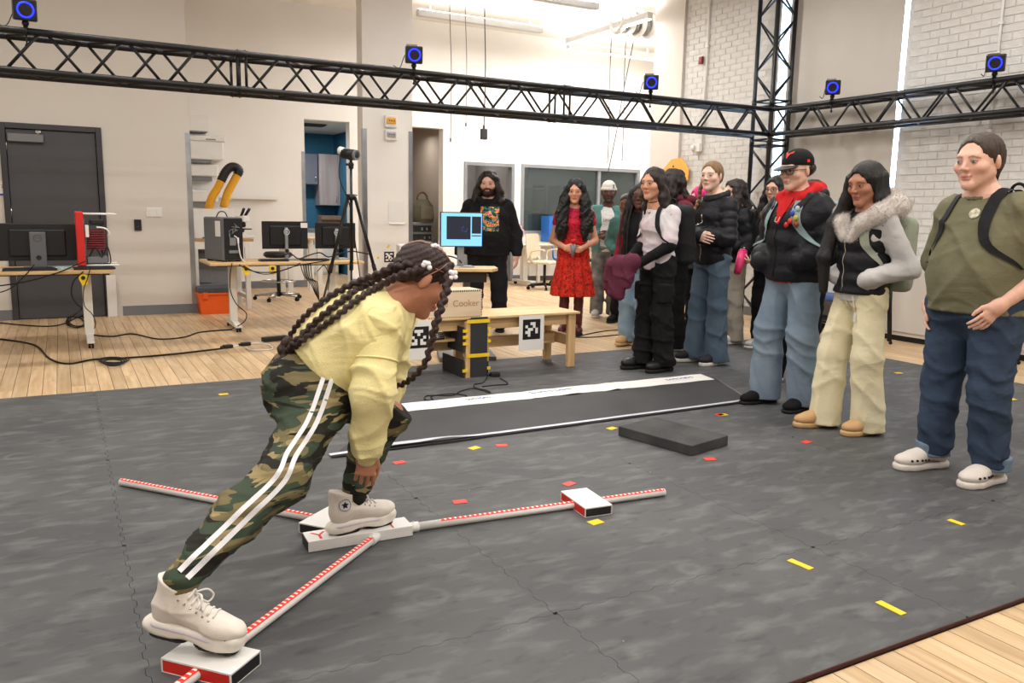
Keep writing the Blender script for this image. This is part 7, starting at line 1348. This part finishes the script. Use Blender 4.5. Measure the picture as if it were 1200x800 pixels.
S = Sdf(); hf = bm_.hf; S.ell((0, .018, .055), (.084, .102, .09), fr=hf); scarf_ring(bm_, S, (0, .012, .04), .08, .016, 1.2, fr=hf); S.cut(hf.to((0, 0, .026)), -hf.R[:, 2]); be = bm_.mk('beanie', S, .005, cloth('white_knit', (226, 222, 212), .95)); decal('emblem', S, hf.to((.035, 0, .07)), (1, 0, 0), (0, 0, 1), (.35, -1, 0), .05, .05, M_ink, be, 14, 14, .004, lambda u, v: (np.abs(u-.6*v) < .12) | (np.abs(u+.5*v) < .1)); pair(bm_, mat('grey_white_leather', (196, 194, 190), .6), M_rubw, .28, .048)
# --- people further back
def onlooker(label, pos, H, rel, joints, head, g, skin, hairf, layers, shoes, near=False, post=None):
    p = Person(label, pos, H, hdg(pos, rel), joints, head, g, skin, near=near); 
    if post and 'hands' in post: [p.hand(*h_) for h_ in post['hands']]
    p.finish_body()
    for fn, a, kw in layers: fn(p, *a, **kw)
    S = Sdf(); hairf(p, S)
    pair(p, *shoes); return p
def longhair(m, L=.3, front=True, wave=.004, side=.03):
    def f(p, S):
        p.hair_cap(S, .012)
        for sx in (-1, 1): p.down((sx*.075, .0 if front else .03, .03), ((sx*.02, -.01 if front else .02, -.12), (sx*.01, -.03 if front else .03, -L*.5), (0, 0, -L*.5)), [(side, .05), (side+.008, .05), (side+.008, .04), (.02, .02)], S, .03)
        p.down((0, .07, 0), ((0, .035, -.14), (0, .01, -L*.6)), [(.085, .05), (.1, .05), (.08, .03)], S, .03); S.noise(bump_noise(wave, 60, 2)); S.noise(strand(p, .003)); p.mk('hair', S, .0055, m)
    return f
M_pinkish = cloth('pale_pink_puffer', (206, 188, 180), .8); arms_in = dict(elL=(.25, .06, 1.08), elR=(-.25, .06, 1.08), wrL=(.13, -.14, 1.0), wrR=(-.13, -.14, 1.0)); M_lightjean = cloth('washed_denim', (138, 158, 176), .9, (116, 138, 160), 4); M_blkp = cloth('black_trouser_cloth', (20, 20, 22), .9)
p = G(729, 378, WOODZ); onlooker('young person in teal peering out behind the glasses wearer with braids', p, 1.52, 20, arms_in, (.1, 0, .1), .9, dict(skin=(136, 88, 66), brow=(24, 16, 14)), lambda p, S: (p.hair_cap(S, .008), p.mk('hair', S, .006, M_blackh)), [(top, (cloth('teal_hoodie_cloth', (80, 122, 118), .9), 'hoodie'), dict(e=.025, hem=.8, low=.1)), (trousers, (M_blkp,), {})], (M_blkc, M_rubber))
p = G(744, 404); gl = onlooker('person with glasses and long black braids in a dark vest with red sleeves', p, 1.57, 25, dict(wrL=(.2, -.1, .86), wrR=(-.24, -.08, .84)), (.05, 0, .25), .95, DARK, longhair(M_blackh, .5, True, .003, .036), [(trousers, (M_lightjean, (.09, .085, .09)), {}), (top, (cloth('dark_red_knit', (122, 28, 40), .9), 'jumper'), dict(e=.02, hem=.82, low=.1)), (top, (M_blkc, 'vest'), dict(e=.036, sleeve=0, hem=.86, low=.06))], (M_tan, M_rubg, .26, .05), post=dict(hands=[('R', (0, -.1, -1), (.9, .2, 0), .4), ('L', (0, -.1, -1), (-.9, .2, 0), .4)])); glasses(gl, MATS['black_glasses'], gl.root)
S = Sdf(); [braid(S, [gl.J['neckb']+V3(x_, -.1, .08), gl.J['neckb']+V3(x_*1.1, -.17, -.12), gl.J['neckb']+V3(x_*1.0, -.19, -.42-.05*i)], (.013, .009)) for i, x_ in enumerate((-.12, -.085, -.05, .06, .1))]; gl.mk('braids', S, .005, M_blackh)
p = G(784, 409); mh = onlooker('dark haired person in a maroon hoodie with a black backpack, turned away', p, 1.70, 66, dict(arms_in, head=(0, -.06, 1.58)), (.1, 0, -.3), 1.0, BROWN, longhair(M_darkh, .22, True, .006, .036), [(trousers, (M_blkp, (.09, .085, .085)), {}), (top, (cloth('maroon_hoodie_cloth', (104, 44, 58), .9), 'hoodie'), dict(e=.034, hem=.84, low=.1, es=.03))], (mat('cream_suede', (190, 172, 146), .8), M_rubw)); S = Sdf(); scarf_ring(mh, S, mh.J['neckb']+(0, .03, .03), .1, .04, .95); mh.mk('hood', S, .009, MATS['maroon_hoodie_cloth']); backpack(mh, M_bag, .16, .22, .09, .0, M_bag, True, .06, 'hoodie', back=.22)
p = G(813, 385, WOODZ); onlooker('person with bright pink hair at the back of the crowd', p, 1.60, 60, arms_in, (.1, 0, 0), .95, dict(skin=(216, 176, 160)), lambda p, S: (p.hair_cap(S, .02), p.ell if 0 else S.ell((0, .06, -.04), (.085, .07, .08), fr=p.hf), S.noise(bump_noise(.008, 90, 3)), p.mk('hair', S, .006, mat('hot_pink_hair', (224, 40, 130), .6, rgb2=(180, 20, 100), scale=40))), [(top, (cloth('dark_green_coat', (40, 48, 46), .9), 'coat'), dict(e=.04, hem=.7, low=.2)), (trousers, (M_blkp,), {})], (M_blkc, M_rubber))
p = G(852, 401); bgl = onlooker('dark haired girl in a black coat and beige trousers behind the fair haired girl', p, 1.64, 60, arms_in, (.1, 0, .0), .95, dict(skin=(214, 172, 150)), longhair(M_darkh, .2, True, .005), [(trousers, (cloth('beige_cargo_cloth', (176, 168, 154), .9), (.09, .085, .085)), {}), (top, (M_blkpuff, 'coat'), dict(e=.045, hem=.83, low=.1, quilt=(.1, .012), es=.03))], (mat('white_leather', (212, 210, 206), .6), M_rubw)); backpack(bgl, M_bag, .16, .22, .1, .0, M_bag, True, .05, 'coat', back=.22)
p = G(898, 409); pg = onlooker('girl with glasses in a black fur trimmed parka holding a pink tumbler', p, 1.66, 38, dict(elL=(.25, .02, 1.06), wrL=(.16, -.15, .98), elR=(-.27, .0, 1.06), wrR=(-.17, -.25, .95)), (.08, 0, .1), .95, dict(skin=(206, 160, 136), brow=(30, 22, 22)), longhair(M_blackh, .18, True, .004), [(trousers, (M_blkp, (.09, .08, .08)), {}), (top, (M_blkc, 'parka'), dict(e=.042, hem=.78, low=.16, es=.03))], (mat('grey_suede', (150, 148, 146), .8, rgb2=(200, 198, 194), scale=12), M_rubw), post=dict(hands=[('R', (.5, -.3, -.6), (.4, .6, .2), .8, .9), ('L', (-.6, -.4, -.3), (-.3, .6, 0), .5)])); glasses(pg, MATS['black_glasses'], pg.root)
S = Sdf(); pts = [pg.J['neckb']+V3(*q) for q in ((.05, -.14, -.08), (.13, -.04, .0), (.1, .1, .03), (-.1, .1, .03), (-.13, -.04, .0), (-.05, -.14, -.08))]; S.chain(pts, [.03, .04, .05, .05, .04, .03], k=.03); o = pg.mk('fur_collar', S, .008, mat('brown_fur', (110, 86, 62), .95, rgb2=(78, 60, 44), scale=40)); fur(pg, 'fur_hairs', S, 4000, .02, MATS['brown_fur'], o, 2)
R_ = np.array(Euler((0, 0, pg.root.rotation_euler[2])).to_matrix()); tpos = R_@(pg.J['wrR']+V3(.035, -.065, -.07))+np.array([p[0], p[1], 0]); tm_ = empty('pink_tumbler', tpos, 0, 'bright pink tumbler held by the girl in the fur trimmed parka', 'tumbler'); tm_.rotation_euler = (-.3, .6, 0); M_hp = mat('hot_pink_cup', (206, 40, 104), .4, var=.05); mb = MB(); mb.lathe([(.0001, -.13), (.034, -.13), (.036, -.03), (.044, -.01), (.046, .1), (.0001, .1)], n=20); mb.build('cup', M_hp, tm_); mb = MB(); mb.lathe([(.0001, .1), (.047, .1), (.04, .125), (.0001, .13)], n=20); mb.build('lid', M_hp, tm_); mb = MB(); mb.cyl((0, 0, .12), (0, 0, .16), .014); mb.build('spout', M_white, tm_)
p = G(936, 449); onlooker('person in a pale pink coat mostly hidden behind the man in the black cap', p, 1.55, 45, dict(elL=(.30, .08, 1.05), elR=(-.25, .06, 1.08), wrL=(.18, -.12, .97), wrR=(-.13, -.14, 1.0), anR=(-.14, -.16, .1), knR=(-.12, -.1, .5)), (.1, 0, 0), .95, BROWN, longhair(M_darkh, .2), [(trousers, (M_blkp, (.085, .07, .065)), {}), (top, (M_pinkish, 'coat'), dict(e=.042, hem=.83, low=.1, es=.034))], (mat('white_leather', (212, 210, 206), .6), M_rubw))
# ------------------------------------------------------------------ girl reaching on the balance kit (joints in room coordinates)
rk0 = np.array([.80, 2.98, 0.0]); rl = lambda p: np.asarray(p, float)-rk0
ga = Person('girl in a yellow sweatshirt and camouflage leggings bending low on the balance kit', rk0, 1.7, 0.0, None, (0, 0, 0), .95, dict(skin=(186, 128, 102), lip=(150, 80, 76), brow=(40, 26, 22)))
J = ga.J; PX = lambda x, y, d: rl(AD(x, y, d))
J['pelvis'] = PX(370, 458, 2.99); J['waist'] = PX(393, 422, 3.02); J['chest'] = PX(428, 386, 3.03); J['neckb'] = PX(465, 352, 3.04); J['head'] = PX(496, 328, 3.06)
J['hpR'] = PX(374, 470, 2.90); J['knR'] = PX(331, 562, 2.56); J['anR'] = PX(240, 684, 2.25); J['hpL'] = J['hpR']+V3(.03, .17, .0); J['knL'] = PX(457, 484, 3.2); J['anL'] = PX(414, 580, 3.06)
J['shR'] = PX(444, 384, 2.92); J['elR'] = PX(437, 458, 2.84); J['wrR'] = PX(431, 530, 2.90); J['shL'] = PX(462, 372, 3.22); J['elL'] = PX(455, 445, 3.3); J['wrL'] = PX(440, 492, 3.2)
tR_ = rl(G(284, 764, KH+.004)); hR_ = tR_-nrm(V3(.258, -.16, 0))*.275; PR_ = .23; hR_[2] += .275*math.tan(PR_)-.010; J['anR'] = Fr(rotm(0, 0, math.atan2(.258, .16))@rotm(PR_, 0, 0), hR_).to((0, -.06, .165))
fx = nrm(V3(.93, -.12, 0)); F = nrm(fx*.80-V3(0, 0, .60)); U = nrm(fx*.60+V3(0, 0, .80)); hR = np.stack([np.cross(U, -F)*1.0, -F, U], 1)
if np.linalg.det(hR) < 0: hR[:, 0] *= -1
ga.hf = Fr(hR, J['head'], 1.06); hf = ga.hf
# body skin: head, limbs, hanging hand
parts = []; cols = []; S = Sdf(); head_sdf(S, hf); S.seg(hf.to((0, .022, -.06)), J['neckb'], .048, .054, k=.03); S.seg(J['neckb'], J['neckb']*.5+J['chest']*.5, (.1, .07), (.12, .09), ga.front(), .05); v, f = S.mesh(.003); parts.append((v, f)); cols.append(face_cols(hf.inv(v), ga.skin)); base = L3(ga.skin['skin'])
S = Sdf(); ga.torso(S, -.02)
for q in 'LR': ga.arm(S, q, -.01); S.seg(J['hp'+q], J['kn'+q], .085, .05); S.seg(J['kn'+q], J['an'+q], .05, .036)
v, f = S.mesh(.014); parts.append((v, f)); cols.append(np.tile(base, (len(v), 1)))
for q, d, pl, c_ in (('R', V3(-.12, .02, -1), V3(.3, .9, 0), .5), ('L', V3(-.1, 0, -1), V3(.3, -.9, 0), .5)): S = Sdf(); hand_sdf(S, hand_frame(J['wr'+q], d, pl), 1 if q == 'L' else -1, c_, 0, .5); S.seg(J['el'+q]*.4+J['wr'+q]*.6, J['wr'+q], .034, .026, k=.02); v, f = S.mesh(.0034); parts.append((v, f)); cols.append(np.tile(base, (len(v), 1)))
mesh_obj('body', parts, M_skin, ga.root, cols)
# sweatshirt
M_yel2 = cloth('butter_yellow_fleece', (240, 230, 174), .95, (232, 220, 158), 6, .3, 260, crease=.22, cs=7); S = Sdf(); fr_ = ga.front()
ax = nrm(J['chest']-J['waist']); hem = J['waist']-ax*.045
S.chain([hem-ax*.05, J['waist'], J['chest'], J['neckb']*.55+J['chest']*.45], [(.18, .15), (.19, .165), (.185, .155), (.13, .105)], fr_, .06)
for q in 'LR': S.seg(J['neckb']*.75+J['chest']*.25, J['sh'+q], .07, .085, k=.06)
S.noise(folds(.009, 22, nrm(V3(.6, .3, -.5)), 3)); S.noise(folds(.005, 48, nrm(V3(.9, .2, .4)), 6)); S.cut(hem, -ax); S.ell(J['neckb']+nrm(J['head']-J['neckb'])*.05, (.062, .062, .062), k=.01, op='s')
sweat = ga.mk('sweatshirt', S, .0065, M_yel2); SW = S
S = Sdf(); S.seg(hem+ax*.006, hem-ax*.035, (.178, .148), (.165, .135), fr_); S.cut(hem-ax*.03, -ax); S.cut(hem+ax*.02, ax); S.noise(lambda P: .002*np.sin((P@nrm(np.cross(ax, fr_)))*420)); ga.mk('hem_band', S, .005, M_yel2, sweat)
for q in 'LR':
    S = Sdf(); a, b, c_ = J['sh'+q], J['el'+q], J['wr'+q]; S.seg(a+V3(0, 0, .02), b, .086, .076, k=.05); S.seg(b, c_+(b-c_)*.14, .076, .062, k=.05); S.seg(c_+(b-c_)*.2, c_+(b-c_)*.06, .062, .048, k=.03); S.noise(folds(.009, 30, nrm(V3(.5, .2, 1)), 11)); S.noise(folds(.005, 60, nrm(V3(.2, .4, 1)), 5)); sl = ga.mk('sleeve', S, .0065, M_yel2, sweat)
    S2 = Sdf(); S2.seg(c_+(b-c_)*.12, c_-(b-c_)*.08, (.046, .042), (.04, .038)); S2.noise(folds(.003, 60, V3(1, .3, 0), 2)); ga.mk('cuff', S2, .005, M_yel2, sl)
    if q == 'R':
        sa = nrm(b-a); ring = [a+sa*.12+(np.cross(sa, V3(0, 1, 0))*math.cos(t)+np.cross(sa, np.cross(sa, V3(0, 1, 0)))*math.sin(t))*.01 for t in np.linspace(0, 6.283, 29)]; dirs = [np.cross(sa, V3(0, 1, 0))*math.cos(t)+np.cross(sa, np.cross(sa, V3(0, 1, 0)))*math.sin(t) for t in np.linspace(0, 6.283, 29)]; pt = [march(S, np.array([r_]), d_, .001, .2)[0] for r_, d_ in zip(ring, dirs)]; mb = MB(); mb.tube([Vector(w) for w in pt[:-1]], .0045, 6, closed=True); mb.build('shoulder_seam', M_yel2, sl)
S = Sdf(); nd = nrm(J['head']-J['neckb']); e1_ = nrm(np.cross(nd, V3(0, 1, 0))); e2_ = np.cross(nd, e1_); cpts = [J['neckb']+nd*.018+(e1_*math.cos(t)+e2_*math.sin(t))*.066 for t in np.linspace(0, 6.283, 17)]; [S.seg(cpts[i], cpts[i+1], .012, k=.006) for i in range(16)]; ga.mk('neck_rib', S, .0045, M_yel2, sweat)
# camouflage leggings
def camo():
    m = bpy.data.materials.new('camouflage'); m.use_nodes = True; nt = m.node_tree; n = nt.nodes; L = nt.links; p = n['Principled BSDF']; p.inputs['Roughness'].default_value = .8; p.inputs['Specular IOR Level'].default_value = .2; tc = n.new('ShaderNodeTexCoord'); cur = None
    for i, (sc, th, col, off) in enumerate(((0, 0, (58, 70, 56), 0), (9, .53, (112, 102, 72), 3.1), (10, .57, (146, 132, 96), 9.7), (9.5, .53, (36, 35, 31), 17.3))):
        rgb = n.new('ShaderNodeRGB'); rgb.outputs[0].default_value = lin(col)+(1,)
        if cur is None: cur = rgb.outputs[0]; continue
        mp = n.new('ShaderNodeMapping'); mp.inputs['Location'].default_value = (off, off*.7, off*.3); mp.inputs['Rotation'].default_value = (0, .55, .3); mp.inputs['Scale'].default_value = (.6, .6, 2.6); L.new(tc.outputs['Object'], mp.inputs[0]); q = n.new('ShaderNodeTexNoise'); q.inputs['Scale'].default_value = sc; q.inputs['Detail'].default_value = 2; q.inputs['Distortion'].default_value = .6; L.new(mp.outputs[0], q.inputs['Vector']); g = n.new('ShaderNodeMath'); g.operation = 'GREATER_THAN'; g.inputs[1].default_value = th; L.new(q.outputs['Fac'], g.inputs[0]); mx = n.new('ShaderNodeMix'); mx.data_type = 'RGBA'; L.new(g.outputs[0], mx.inputs['Factor']); L.new(cur, mx.inputs['A']); L.new(rgb.outputs[0], mx.inputs['B']); cur = mx.outputs['Result']
    L.new(cur, p.inputs['Base Color']); q = n.new('ShaderNodeTexNoise'); q.inputs['Scale'].default_value = 8; L.new(tc.outputs['Object'], q.inputs['Vector']); b = n.new('ShaderNodeBump'); b.inputs['Strength'].default_value = .2; b.inputs['Distance'].default_value = .05; L.new(q.outputs['Fac'], b.inputs['Height']); L.new(b.outputs[0], p.inputs['Normal']); return m
M_camo = camo(); S = Sdf(); pv = J['pelvis']; bk = -fr_
S.seg(J['waist']-ax*.03, pv, (.15, .125), (.165, .14), fr_, .06); S.ell(J['hpR']*.5+J['hpL']*.5+bk*.035+V3(-.03, 0, .02), (.15, .165, .13), k=.07)
for q in 'LR': S.ell(J['hp'+q]+bk*.05+V3(-.02, 0, .0), (.115, .105, .115), k=.06)
for q, r_ in (('R', (.112, .08, .05)), ('L', (.105, .078, .054))):
    a, b, c_ = J['hp'+q], J['kn'+q], J['an'+q]; S.seg(a, b, r_[0], r_[1], k=.07); m_ = b*.6+c_*.4+(nrm(b-c_)*0+V3(-.02, .02, 0)); S.seg(b, m_, r_[1], r_[1]*.93, k=.05); S.seg(m_, c_+(b-c_)*.02, r_[1]*.93, r_[2], k=.04)
S.noise(folds(.005, 42, nrm(V3(.4, .3, 1)), 4)); S.noise(folds(.003, 90, nrm(V3(.2, .5, 1)), 8)); S.cut(J['waist']+ax*.0, ax); legg = ga.mk('leggings', S, .0065, M_camo); LG = S
M_strp = cloth('white_stripe_tape', (226, 226, 230), .8, crease=0)
a, b, c_ = J['hpR'], J['knR'], J['anR']; axp = [PX(388, 440, 2.95), a*.7+b*.3+V3(.02, 0, 0), a*.3+b*.7, b, b*.6+c_*.4, b*.25+c_*.75, c_+(b-c_)*.06]
for off in (-.014, .016):
    tang = [axp[min(i+1, 6)]-axp[max(i-1, 0)] for i in range(7)]; outd = [nrm(CC-rk0-p)+V3(-.05, 0, .05) for p in axp]; sd = [nrm(np.cross(t, o)) for t, o in zip(tang, outd)]
    ribbon_on('side_stripe', LG, [p+s_*off for p, s_ in zip(axp, sd)], sd, outd, .0155, M_strp, legg, .0025, 8, 3)
# high platform shoes
M_ws = mat('white_canvas', (226, 218, 208), .75, var=.04, scale=30, bump=.15, bscale=300); M_wp = mat('cream_platform', (228, 222, 212), .55, var=.04, scale=15); M_lilac = mat('lilac_midsole', (206, 200, 214), .5, var=.03); M_lace = cloth('white_lace', (232, 228, 222), .9, crease=0)
def hightop(side, heel, toe, pitch, label):
    d = toe-heel; L = math.hypot(d[0], d[1])/math.cos(pitch); yaw = math.atan2(d[0], -d[1]); R = rotm(0, 0, yaw)@rotm(pitch, 0, 0); q = L/.30; fr = Fr(R, heel, q)      # local: heel at y=0, toe at y=-.30
    U = Sdf(); U.ell((0, -.235, .075), (.046, .062, .034), k=.02, fr=fr); U.seg((0, -.20, .075), (0, -.085, .105), (.041, .034), (.036, .055), (0, 0, 1), .03, fr=fr); U.ell((0, -.05, .085), (.037, .043, .055), k=.02, fr=fr); U.seg((0, -.062, .11), (0, -.06, .185), (.037, .052), (.044, .055), k=.025, fr=fr); U.cut(fr.to((0, 0, .05)), -R[:, 2]); U.cut(fr.to((0, -.06, .178)), nrm(R@V3(0, -.25, 1))); U.noise(folds(.0018, 70, (.3, .4, 1), 2)); o = ga.mk('high_top_shoe', U, .004, M_ws)
    S = Sdf(); S.slab([(0, -.045), (0, -.12), (0, -.22), (0, -.258)], [.037, .036, .045, .039], .010, .058, .012, fr=fr); S.ell((0, -.268, .052), (.04, .03, .028), k=.015, fr=fr); S.ell((0, -.01, .032), (.033, .024, .02), k=.02, fr=fr); S.ell((0, -.30, -.004), (.08, .05, .02), k=.02, op='s', fr=fr); S.ell((0, -.14, -.0), (.08, .05, .02), k=.015, op='s', fr=fr); s2 = ga.mk('platform_sole', S, .004, M_wp, o)
    S3 = Sdf(); S3.slab([(0, -.04), (0, -.13), (0, -.2)], [.0385, .0375, .0455], .036, .05, .006, fr=fr); ga.mk('midsole_band', S3, .0035, M_lilac, s2)
    S4 = Sdf(); S4.slab([(0, -.045), (0, -.10)], [.036, .035], .004, .014, .004, fr=fr); S4.slab([(0, -.19), (0, -.25)], [.042, .036], .006, .016, .004, fr=fr); ga.mk('tread', S4, .004, M_rubber, s2)
    for sx in (-1, 1): P_ = march(S, np.array([fr.to((0, y_, .056+.004*((y_+.2)/.08))) for y_ in np.linspace(-.15, -.25, 10)]), R@V3(sx, -.05, .12), .0012, .1); mb = MB(); mb.tube([Vector(w) for w in P_], .0016, 5); mb.build('toe_line', M_darkgrey, o)
    for i in range(6):
        y_ = -.185+i*.02; z_ = .1+i*.016; P_ = march(U, np.array([fr.to((x_, y_+.006*(1-abs(x_)/.03), .08)) for x_ in np.linspace(-.026, .026, 9)]), R@V3(0, -.45, 1), .0015, .2); mb = MB(); mb.tube([Vector(w) for w in P_], .0034, 5); mb.build('lace', M_lace, o)
        for sx in (-1, 1):
            pt = march(U, np.array([fr.to((sx*.012, y_+.004, .09+.008*i))]), R@V3(sx, -.35, .55), .0008, .15)[0]; mb = MB(); mb.sph(pt, .0036, 7); mb.build('eyelet', M_chrome, o)
    t0 = march(U, np.array([fr.to((.0, -.1, .15))]), R@V3(0, -1, .5), .003, .2)[0]; mb = MB(); w_ = lambda x_, y_, z_: Vector(t0+R@V3(x_, y_, z_)); mb.tube(smooth_path([w_(0, 0, 0), w_(.02, -.025, .006), w_(.035, -.04, -.016), w_(.02, -.03, -.032), w_(0, -.004, -.006), w_(-.02, -.025, .005), w_(-.035, -.035, -.02), w_(-.015, -.026, -.034), w_(0, -.004, -.006)]), .003, 6); mb.build('lace_bow', M_lace, o)
    return o, U, fr, R
oR, UR, frR, RR_ = hightop('R', hR_, tR_, PR_, '')
hL_ = rl(V3(.838, 2.955, KH-.004)); tL_ = rl(V3(1.12, 2.985, KH-.004)); oL, UL, frL, RL_ = hightop('L', hL_, tL_, 0.0, '')
# ankle patch with a star
oc_ = frL.to((-.0, -.055, .135)); od = RL_@V3(-1, 0, 0)
decal('ankle_patch', UL, oc_, RL_@V3(0, -1, 0), RL_@V3(0, 0, 1), od, .05, .05, mat('patch_grey_white', (210, 208, 210), .6), oL, 22, 22, .0015, lambda u, v: (u*u+v*v < .23))
decal('patch_ring', UL, oc_, RL_@V3(0, -1, 0), RL_@V3(0, 0, 1), od, .05, .05, mat('patch_blue_grey', (120, 128, 146), .6), oL, 44, 44, .0022, lambda u, v: (u*u+v*v < .225) & (u*u+v*v > .175))
def star(u, v): r = np.hypot(u, v); a = np.abs(np.mod(np.arctan2(u, v)+math.pi/5, 2*math.pi/5)-math.pi/5); return r*(np.cos(a)+np.sin(a)*1.9) < .3
decal('star', UL, oc_, RL_@V3(0, -1, 0), RL_@V3(0, 0, 1), od, .05, .05, M_ink, oL, 60, 60, .0026, star)
# hair: tight parted braids, crown knot, long plaits
M_bh = hairmat('plaited_dark_brown_hair', (58, 36, 32), (30, 18, 18)); M_scalp = mat('scalp_line', (170, 120, 98), .6); S = Sdf(); S.ell((0, .024, .038), (.083, .106, .09), k=.01, fr=hf); S.ell((0, .05, -.005), (.078, .07, .06), k=.03, fr=hf); S.ell((0, -.122, -.018), (.08, .09, .115), k=.01, op='s', fr=hf); S.ell((0, .02, -.06), (.09, .045, .06), k=.01, op='s', fr=hf); S.noise(lambda P: .0022*np.sin(hf.inv(P)[..., 1]*300+hf.inv(P)[..., 2]*200)); hr = ga.mk('hair', S, .004, M_bh); HS = S
for pth in (((.0, -.06, .11), (-.05, -.02, .09), (-.075, .0, .05), (-.085, .02, .01)), ((-.02, -.075, .09), (-.045, .02, .12), (-.03, .09, .10), (-.01, .12, .06)), ((-.05, -.07, .05), (-.07, -.04, .06), (-.085, .01, .05))):
    pts = [np.array(w) for w in smooth_path([hf.to(w) for w in pth], 6)]; P_ = np.array([march(HS, np.array([hf.to((0, .02, .03))]), w-hf.to((0, .02, .03)), .0012, .25)[0] for w in pts]); mb = MB(); mb.tube([Vector(w) for w in P_], .0022, 5); mb.build('parting', M_scalp, hr)
def hit(Sd, px, py, off, dflt):
    o = CC-rk0; d = nrm(ray(px, py)); t = 1.6
    for _ in range(90):
        e_ = float(Sd.ev(np.array([o+d*t]))[0])-off
        if e_ < .0008: return o+d*t
        t += max(.0008, e_*.7)
        if t > 5: break
    return rl(AD(px, py, dflt))
S = Sdf(); kn_ = PX(500, 297, 3.06); [S.ell(kn_+V3(.03*math.cos(t), .03*math.sin(t), .008*math.sin(2*t)), (.03, .03, .024), k=.006) for t in np.linspace(0, 6.28, 8)[:-1]]; S.ell(kn_+V3(0, 0, .008), .03, k=.006); ga.mk('crown_knot', S, .004, M_bh, hr)
def plait(pxs, r, dflt=2.97, off=.014, Sd=SW):
    S = Sdf(); braid(S, [hit(Sd, x_, y_, off, dflt) if u_ else rl(AD(x_, y_, d_)) for x_, y_, u_, d_ in pxs], r, 6); return ga.mk('plait', S, .0042, M_bh, hr)
plait([(498, 300, 0, 3.03), (476, 303, 0, 3.0), (450, 318, 1, 0), (420, 330, 1, 0), (390, 345, 1, 0), (362, 366, 1, 0), (342, 390, 1, 0), (336, 410, 1, 0)], (.019, .013))
plait([(500, 306, 0, 3.0), (470, 312, 0, 2.97), (440, 327, 1, 0), (410, 345, 1, 0), (385, 364, 1, 0), (362, 384, 1, 0), (345, 402, 1, 0), (334, 416, 1, 0)], (.02, .014))
plait([(492, 316, 0, 2.96), (470, 322, 0, 2.93), (445, 335, 1, 0), (420, 350, 1, 0), (395, 370, 1, 0), (370, 388, 1, 0), (350, 402, 1, 0), (338, 416, 1, 0)], (.018, .013))
plait([(334, 402, 0, 2.95), (333, 416, 0, 2.93), (326, 428, 0, 2.91), (318, 436, 0, 2.9), (316, 443, 0, 2.9)], (.032, .022))
plait([(526, 312, 0, 3.0), (524, 335, 0, 2.95), (518, 356, 0, 2.92), (511, 378, 0, 2.9), (505, 402, 0, 2.9), (499, 424, 0, 2.9), (486, 440, 0, 2.92), (472, 450, 0, 2.97), (464, 452, 0, 3.0)], (.022, .013))
M_bead = mat('clear_white_bead', (236, 238, 244), .2, spec=.6); rr = random.Random(4)
for px, py, d_ in ((500, 311, 2.93), (531, 322, 2.96), (507, 291, 3.03)):
    for k_ in range(5): p_ = rl(AD(px+rr.uniform(-4, 4), py+rr.uniform(-4, 4), d_)); mb = MB(); mb.sph(p_, .0095, 10); mb.build('hair_bead', M_bead, hr)
